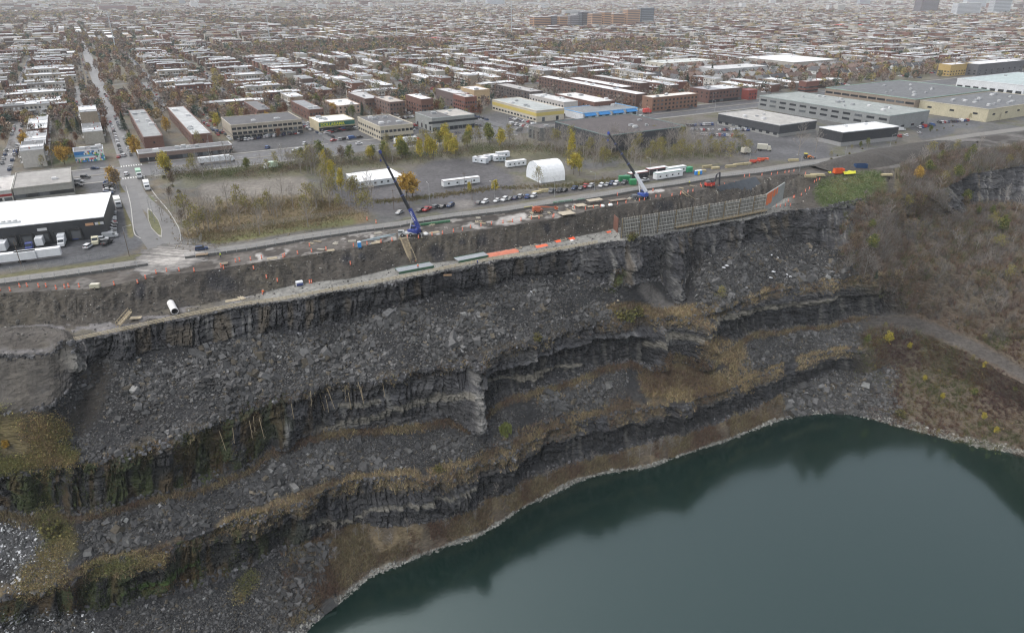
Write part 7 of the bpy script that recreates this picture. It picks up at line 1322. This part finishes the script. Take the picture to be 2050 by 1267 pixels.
for px, py, k, c in [(800, 428, 'car', 'silver'), (841, 424, 'suv', 'black'), (855, 422, 'pickup', 'red'), (873, 417, 'suv', 'grey'), (886, 416, 'car', 'black'), (902, 414, 'suv', 'dark blue'), (959, 408, 'car', 'grey'), (971, 407, 'suv', 'white'), (995, 404, 'car', 'white'), (1010, 402, 'suv', 'white'), (1021, 400.5, 'car', 'grey'), (1032, 399, 'car', 'dark blue'), (1042, 396, 'suv', 'silver'), (1057, 396.5, 'suv', 'blue'), (1068, 395, 'suv', 'white'), (1105, 385, 'pickup', 'grey'), (1120, 384.5, 'suv', 'black'), (1130, 383.5, 'car', 'black'), (1150, 379.5, 'pickup', 'dark blue'), (1163, 379, 'car', 'grey'), (1172, 375.5, 'pickup', 'red'), (1183, 375, 'suv', 'silver'), (1203.5, 374, 'suv', 'white'), (1215, 372, 'car', 'silver'), (1224, 370, 'suv', 'dark blue'), (1233, 370, 'suv', 'white'), (1250, 368, 'pickup', 'grey')]:
    car(P(px, py), TH + pi + radians(Rr.uniform(28, 38)) + (pi if Rr.random() < .2 else 0), k, c, None, SITE)
car(P(404, 501), TH - .1, 'suv', 'dark blue', 'dark blue hatchback driving on the works road by the junction', None)
car(P(1290, 364), .6, 'pickup', 'silver', 'silver equipment pickup beside the smaller green container', None)
# truck yard and its parking
YA = WA
for i in range(11): car(P(222, 429 + i * 4.7), WA + radians(-2) , None, ['silver', 'black', 'white', 'white', 'red', 'grey', 'black', 'silver', 'black', 'silver', 'silver'][i], None, 'cars in the row beside the warehouse')
for i in range(7): car(P(217 + (i % 2) * 2, 367 + i * 3.7), WA, None, None, None, 'cars in the upper row beside the office')
for px, py, an, k, c, lab in [(178, 496, 1.6, 'suv', 'white', 'white suv alone in front of the warehouse docks'), (205, 482, .3, 'suv', 'white', 'white suv beside the bobtail truck'), (215, 489, 1.5, 'pickup', 'black', 'black pickup at the right end of the truck yard'), (157, 374, .2, 'suv', 'black', 'black suv in the upper lot below the boulevard'), (158, 366, .2, 'suv', 'silver', 'silver car in the upper lot behind the black suv'), (172, 357, .1, 'suv', 'black', 'black suv waiting on the boulevard left of the verge'), (190, 339, .1, 'car', 'dark blue', 'dark car passing the mural building'), (254, 351, 1.9, 'suv', 'white', 'white car crossing the boulevard junction'), (238, 316, 1.9, 'car', 'red', 'red car standing left on the side street'), (249, 313, 1.9, 'suv', 'white', 'white suv coming down the side street')]:
    car(P(px, py), an, k, c, lab, None)
def truck(px, py, an, lab, cab, boxc, L=7, name='box_truck', cat='truck', tractor=False, trailer=True, z=.09):
    o = thing(name, lab, cat, tuple(P(px, py) + (0, 0, z)), an)
    if trailer: MB().box(0, 0, 1.1, L, 2.55, 2.8, 0, boxc).obj('cargo_box', M_paint, o); MB().box(0, 0, 3.9, L - .1, 2.45, .06, 0, tuple(min(.8, c * 1.1) for c in boxc)).obj('cargo_roof', M_paint, o); MB().box(0, 0, .75, L * .95, 1.2, .3, 0, (.05, .05, .05)).obj('frame', M_paint, o)
    xs = [-L / 2 + 1.2, -L / 2 + 2.4] if trailer else []
    if cab:
        x0 = L / 2 + .2 if trailer else 0
        m = MB(); m.add([(x0, -1.2, .6), (x0 + (3.2 if tractor else 2.1), -1.1, .6), (x0 + (3.2 if tractor else 2.1), -1.1, 1.7), (x0 + 1.8, -1.1, 1.8), (x0 + 1.5, -1.1, 2.9), (x0, -1.2, 3.1)] + [(x0, 1.2, .6), (x0 + (3.2 if tractor else 2.1), 1.1, .6), (x0 + (3.2 if tractor else 2.1), 1.1, 1.7), (x0 + 1.8, 1.1, 1.8), (x0 + 1.5, 1.1, 2.9), (x0, 1.2, 3.1)], [(0, 1, 7, 6), (1, 2, 8, 7), (2, 3, 9, 8), (3, 4, 10, 9), (4, 5, 11, 10), (5, 0, 6, 11), (5, 4, 3, 2, 1, 0), (6, 7, 8, 9, 10, 11)], cab); cb = m.obj('cab', M_paint, o)
        MB().add([(x0 + 1.84, -.95, 1.86), (x0 + 1.56, -.95, 2.75), (x0 + 1.56, .95, 2.75), (x0 + 1.84, .95, 1.86)], [(0, 3, 2, 1)], (.02, .025, .03)).obj('windscreen', M_glass, cb); xs += [x0 + 1.6]
        if not trailer: MB().box(-1.6, 0, .7, 3.4, .9, .3, 0, (.05, .05, .05)).obj('frame', M_paint, o); xs += [-1.2, -2.4]
        elif tractor: xs += [L / 2 - .6, L / 2 - 1.8]
    for x in xs:
        for y in (-1.05, 1.05): MB().tube((x, y - .18, .5), (x, y + .18, .5), .5, n=12, col=(.02, .02, .02)).obj('wheel', M_plast, o)
    return o
DN = WA - pi / 2; WT = (.66, .67, .68)
truck(14, 498, DN, 'white trailer backed to the dock at the left edge', None, WT, 13, 'semi_trailer', 'trailer'); truck(86, 489, DN, 'white trailer backed to the dock beside the blue cab', None, WT, 11, 'semi_trailer', 'trailer'); truck(130, 482, DN, 'white semi truck with trailer backed to the dock', WT, WT, 12, 'semi_truck', 'truck', True)
truck(62, 485, DN, 'small white box truck backed to the dock', None, (.6, .6, .6), 5, 'box_truck', 'truck'); truck(62, 500, DN, 'blue cab tractor in front of the small white box', (.03, .05, .2), None, 0, 'truck_tractor', 'truck', True, False); truck(154, 478, DN, 'dark blue tractor parked at the dock right of the semi truck', (.03, .06, .22), None, 0, 'truck_tractor', 'truck', True, False); truck(193, 488, DN, 'beige bobtail tractor at the right of the yard', (.55, .52, .38), None, 0, 'truck_tractor', 'truck', True, False)
truck(237, 412, DN + .15, 'white box truck parked along the dividing verge', WT, (.62, .62, .58), 7); truck(279, 354, DN + .12, 'white truck with green sides turning at the junction', WT, (.25, .42, .30), 6.5); truck(295, 378, DN + .1, 'white box truck driving down the access lane', WT, WT, 6)
truck(30, 527, WA, 'white trailer behind the chain link fence, left one', None, WT, 14.5, 'semi_trailer', 'trailer'); truck(80, 520, WA, 'white trailer behind the chain link fence, right one', None, WT, 14.5, 'semi_trailer', 'trailer')
def ABp(px, py): return ab(P(px, py))
truck(812, 288, TH, 'long white semi truck with red cab on the boulevard', (.5, .03, .03), WT, 15, 'semi_truck', 'truck', True); truck(547, 338, TH + pi, 'small white truck with green stripe on the boulevard', WT, (.5, .62, .5), 5); truck(430, 327, TH, 'white articulated bus at the stop before the shop row', (.6, .62, .64), (.66, .68, .7), 17, 'city_bus', 'bus')
truck(1293, 228, TH, 'red and white truck beside the blue awning strip', (.55, .04, .03), (.55, .08, .07), 5)
o = truck(1525, 302, TH - .9, 'cream motorhome parked on the asphalt field', (.5, .48, .4), (.5, .48, .4), 6, 'motorhome', 'motorhome'); car(P(1804, 262), .3, 'van', 'white', 'white van parked beside the grey office block', None); truck(1490, 309, TH, 'cream camper at the fence right of the wood', (.5, .48, .4), (.55, .52, .44), 4, 'camper', 'camper')
# rows of parked cars
def lot(p0, p1, n, grp, rot=pi / 2, miss=.15, **k):
    a, b = P(*p0), P(*p1)
    for i in range(n):
        if Rr.random() < miss: continue
        t = i / max(1, n - 1); q = a * (1 - t) + b * t; car(q, TH + rot, group=grp, **k)
lot((480, 283), (600, 268), 20, 'cars in the lot below the cream apartments', .9, .2); lot((490, 302), (610, 290), 9, 'cars in the lot below the cream apartments', 1.0, .55)
lot((655, 268), (690, 262), 7, 'cars before the discount store', .3); lot((668, 283), (720, 277), 8, 'cars before the discount store', .3, .2); lot((700, 262), (720, 258), 4, 'cars before the discount store', .3)
lot((790, 232), (835, 226), 9, 'cars behind the beige office'); lot((795, 240), (830, 235), 8, 'cars behind the beige office'); lot((800, 225), (830, 221), 6, 'cars behind the beige office')
lot((880, 262), (960, 252), 12, 'cars before the grey green block', 1.2, .3); lot((825, 262), (835, 250), 4, 'cars before the grey green block', .2)
lot((1020, 238), (1065, 247), 10, 'cars in the fenced yard', .3); lot((1025, 250), (1060, 256), 8, 'cars in the fenced yard', .4); lot((1128, 232), (1150, 222), 6, 'cars at the end of the blue awning strip'); lot((1262, 228), (1285, 222), 5, 'cars at the end of the blue awning strip')
lot((1385, 262), (1500, 262), 26, 'cars in the lot behind the bare wood', .9, .1); lot((1395, 271), (1490, 275), 20, 'cars in the lot behind the bare wood', .9, .15); lot((1375, 253), (1425, 251), 10, 'cars in the lot behind the bare wood', .9, .15)
lot((1835, 258), (1868, 252), 8, 'cars before the grey office block', .9, .1); lot((1880, 247), (1935, 243), 14, 'cars before the cream factory', .9, .1); lot((1800, 275), (1840, 268), 4, 'cars before the grey office block', .9, .3)
for px0, py0, px1, py1 in ((224, 252, 240, 300), (43, 285, 30, 312), (405, 245, 440, 268), (600, 250, 620, 262), (235, 225, 210, 190)):
    lot((px0, py0), (px1, py1), 8, 'cars along the side streets', pi / 2, .3)
for k in range(11): car(AB(60 + k * 37 + Rr.uniform(-9, 9), 426 + Rr.choice([-10, -6, 6, 10]), .1), TH + (pi if k % 2 else 0), group='cars driving on the boulevard')
print('cars', n_cars[0], len(MORE))
for i_, (x0, x1, of_) in enumerate(OFFS[:4]):
    for a0_ in a_lines:
        for k in range(int((x1 - x0) / 7)):
            for sd_ in (-2.2, 2.2):
                if Rr.random() < .5: continue
                aa_ = (a0_ + of_ + sd_) if i_ else a0_ + sd_; b_ = x0 + 8 + k * 6.6
                if b_ < x1 - 6 and inview(aa_, b_, 0): MORE.append((AB(aa_, b_), TH + pi / 2 + (pi if sd_ < 0 else 0), Rr.choice(['white', 'black', 'grey', 'silver', 'silver', 'dark blue', 'grey', 'red'])))
if MORE:
    VV, CC2, QQ, k0 = [], [], [], 0; sb = MB().box(0, 0, .2, 4.4, 1.78, .65, 0, (1, 1, 1)).add([(-1.7, -.8, .85), (1.1, -.8, .85), (.4, -.7, 1.4), (-1.2, -.7, 1.4), (-1.7, .8, .85), (1.1, .8, .85), (.4, .7, 1.4), (-1.2, .7, 1.4)], [(0, 1, 2, 3), (4, 7, 6, 5), (0, 3, 7, 4), (1, 5, 6, 2)], (.03, .035, .04)).add([(.4, -.7, 1.41), (-1.2, -.7, 1.41), (-1.2, .7, 1.41), (.4, .7, 1.41)], [(0, 3, 2, 1)], (1, 1, 1)); Vb, Cb, Qb = arr(sb)
    for p, an, cn in MORE:
        c_, s_ = cos(an), sin(an); VV.append(np.stack([Vb[:, 0] * c_ - Vb[:, 1] * s_ + p[0], Vb[:, 0] * s_ + Vb[:, 1] * c_ + p[1], Vb[:, 2] + .08], -1)); CC2.append(np.where(Cb > .9, np.array([CARC[cn]]), Cb)); QQ.append(Qb + k0); k0 += len(Vb)
    tag(link('distant_cars', mesh_np('distant_cars', np.concatenate(VV), [np.concatenate(QQ)], np.concatenate(CC2), [M_paint])), kind='stuff')
# street lights
_m = MB().tube((0, 0, 0), (0, 0, 9), .11, .07, 6, (.30, .31, .31)); lp_me = _m.mesh('pole', M_paint); _m = MB().bar((0, 0, 8.9), (2.2, 0, 9.3), .09, col=(.3, .31, .31)); ar_me = _m.mesh('arm', M_paint); hd_me = MB().box(2.5, 0, 9.2, .9, .3, .14, 0, (.5, .5, .48)).mesh('lamp_head', M_paint)
for px, py, an in [(1190, 383, 2.5), (1600, 345, 2.6), (990, 404, 2.5), (1499, 332, 2.6), (1690, 320, .4), (860, 407, 2), (1110, 395, 2.2), (1300, 352, 2.3), (1780, 300, .4), (1450, 250, 1), (257, 500, .5), (303, 435, 0), (310, 445, 0), (420, 300, 0)] : 
    o = thing('street_lamp', None, 'street lamp', tuple(P(px, py)), an, 'street lamps'); link('pole', lp_me, o); link('arm', ar_me, o); link('lamp_head', hd_me, o); DEFER.append((o, 'grey street lamp', ''))
for k in range(16):
    o = thing('street_lamp', None, 'street lamp', tuple(AB(20 + k * 34, 426 + (18 if k % 2 else -18))), TH + (pi / 2 if k % 2 == 0 else -pi / 2), 'street lamps'); link('pole', lp_me, o); link('arm', ar_me, o); link('lamp_head', hd_me, o); DEFER.append((o, 'grey street lamp', ''))
# utility poles in the yard
for px, py in ((43, 533), (259, 512), (930, 383), (945, 400), (789, 420), (820, 420), (715, 425)):
    o = thing('utility_pole', None, 'pole', tuple(P(px, py)), .4, 'wooden utility poles'); MB().tube((0, 0, 0), (0, 0, 9.5), .14, .10, 6, (.14, .11, .09)).obj('pole', M_wood, o); MB().box(0, 0, 8.6, 1.8, .1, .12, 0, (.14, .11, .09)).obj('cross_arm', M_wood, o); DEFER.append((o, 'wooden utility pole', ''))
# =====================================================================
# haze: one box of even air
# =====================================================================
mh = bpy.data.materials.new('haze_air'); mh.use_nodes = True; nt = mh.node_tree; nt.nodes.remove(nt.nodes['Principled BSDF']); pv = nt.nodes.new('ShaderNodeVolumePrincipled'); pv.inputs['Density'].default_value = .00007; pv.inputs['Color'].default_value = (.95, .975, 1.0, 1); pv.inputs['Anisotropy'].default_value = .0
nt.links.new(pv.outputs[0], nt.nodes['Material Output'].inputs['Volume'])
tag(link('haze', MB().box(0, 11500, -108, 44000, 26000, 108 + 260, 0).mesh('haze', mh)), kind='stuff')
# =====================================================================
# place phrases for things that come in numbers
# =====================================================================
LMK = [('the culvert pipe', 347, 625), ('the blue crane', 822, 470), ('the white crane', 1281, 395), ('the arched tent', 1087, 350), ('the modular building', 750, 360), ('the long office trailer', 925, 370), ('the truck junction', 345, 520), ('the blue toilet', 720, 490), ('the black warehouse', 110, 440), ('the formwork wall', 1390, 440), ('the orange skip', 1678, 345), ('the drill rig', 1420, 370), ('the boom lift', 1076, 420),
       ('the grass knoll', 1700, 380), ('the haul road bend', 1780, 645), ('the far crag', 1980, 380), ('the lime willow', 1012, 860), ('the leaning rock pillar', 948, 790), ('the cream slab', 558, 715), ('the golden tree', 815, 380), ('the shop row', 370, 300), ('the discount store', 665, 240), ('the cream apartments', 520, 235), ('the mural building', 175, 295), ('the dark box building', 1230, 255), ('the blue awnings', 1215, 222), ('the corner block', 1445, 180), ('the grey office block', 1650, 215),
       ('the cream factory', 1980, 215), ('the black walled building', 1700, 262), ('the gymnasium', 1350, 123), ('the far complex', 1190, 50), ('the brown factory', 1800, 185), ('the tall red block', 843, 200), ('the school', 1590, 120), ('the patched terrace', 287, 270), ('the left sheds', 80, 105), ('the mustard block', 1920, 128), ('the pavilion', 870, 77), ('the round green tree', 635, 205), ('the bay building', 2010, 165)]
def nth(n): return '%d%s' % (n, 'th' if 10 <= n % 100 <= 20 else {1: 'st', 2: 'nd', 3: 'rd'}.get(n % 10, 'th'))
grp_ = {}
for o, desc, _, *pt in DEFER:
    x, y = proj(np.array(pt[0] if pt else o.location)); x, y = float(x), float(y); best = min(LMK, key=lambda l: (l[1] - x) ** 2 + (2.2 * (l[2] - y)) ** 2); dx, dy = x - best[1], (y - best[2]) * 2.2
    d = ('right of' if dx > 0 else 'left of') if abs(dx) > abs(dy) else ('in front of' if dy > 0 else 'behind')
    grp_.setdefault((desc, d, best[0]), []).append((math.hypot(dx, dy), id(o), o))
for (desc, d, l), lst in grp_.items():
    lst.sort(key=lambda t: t[0])
    for i, (_, _, o) in enumerate(lst): o['label'] = (desc + ', ' + d + ' ' + l) if len(lst) == 1 else '%s, %s nearest %s %s' % (desc, nth(i + 1), d, l)
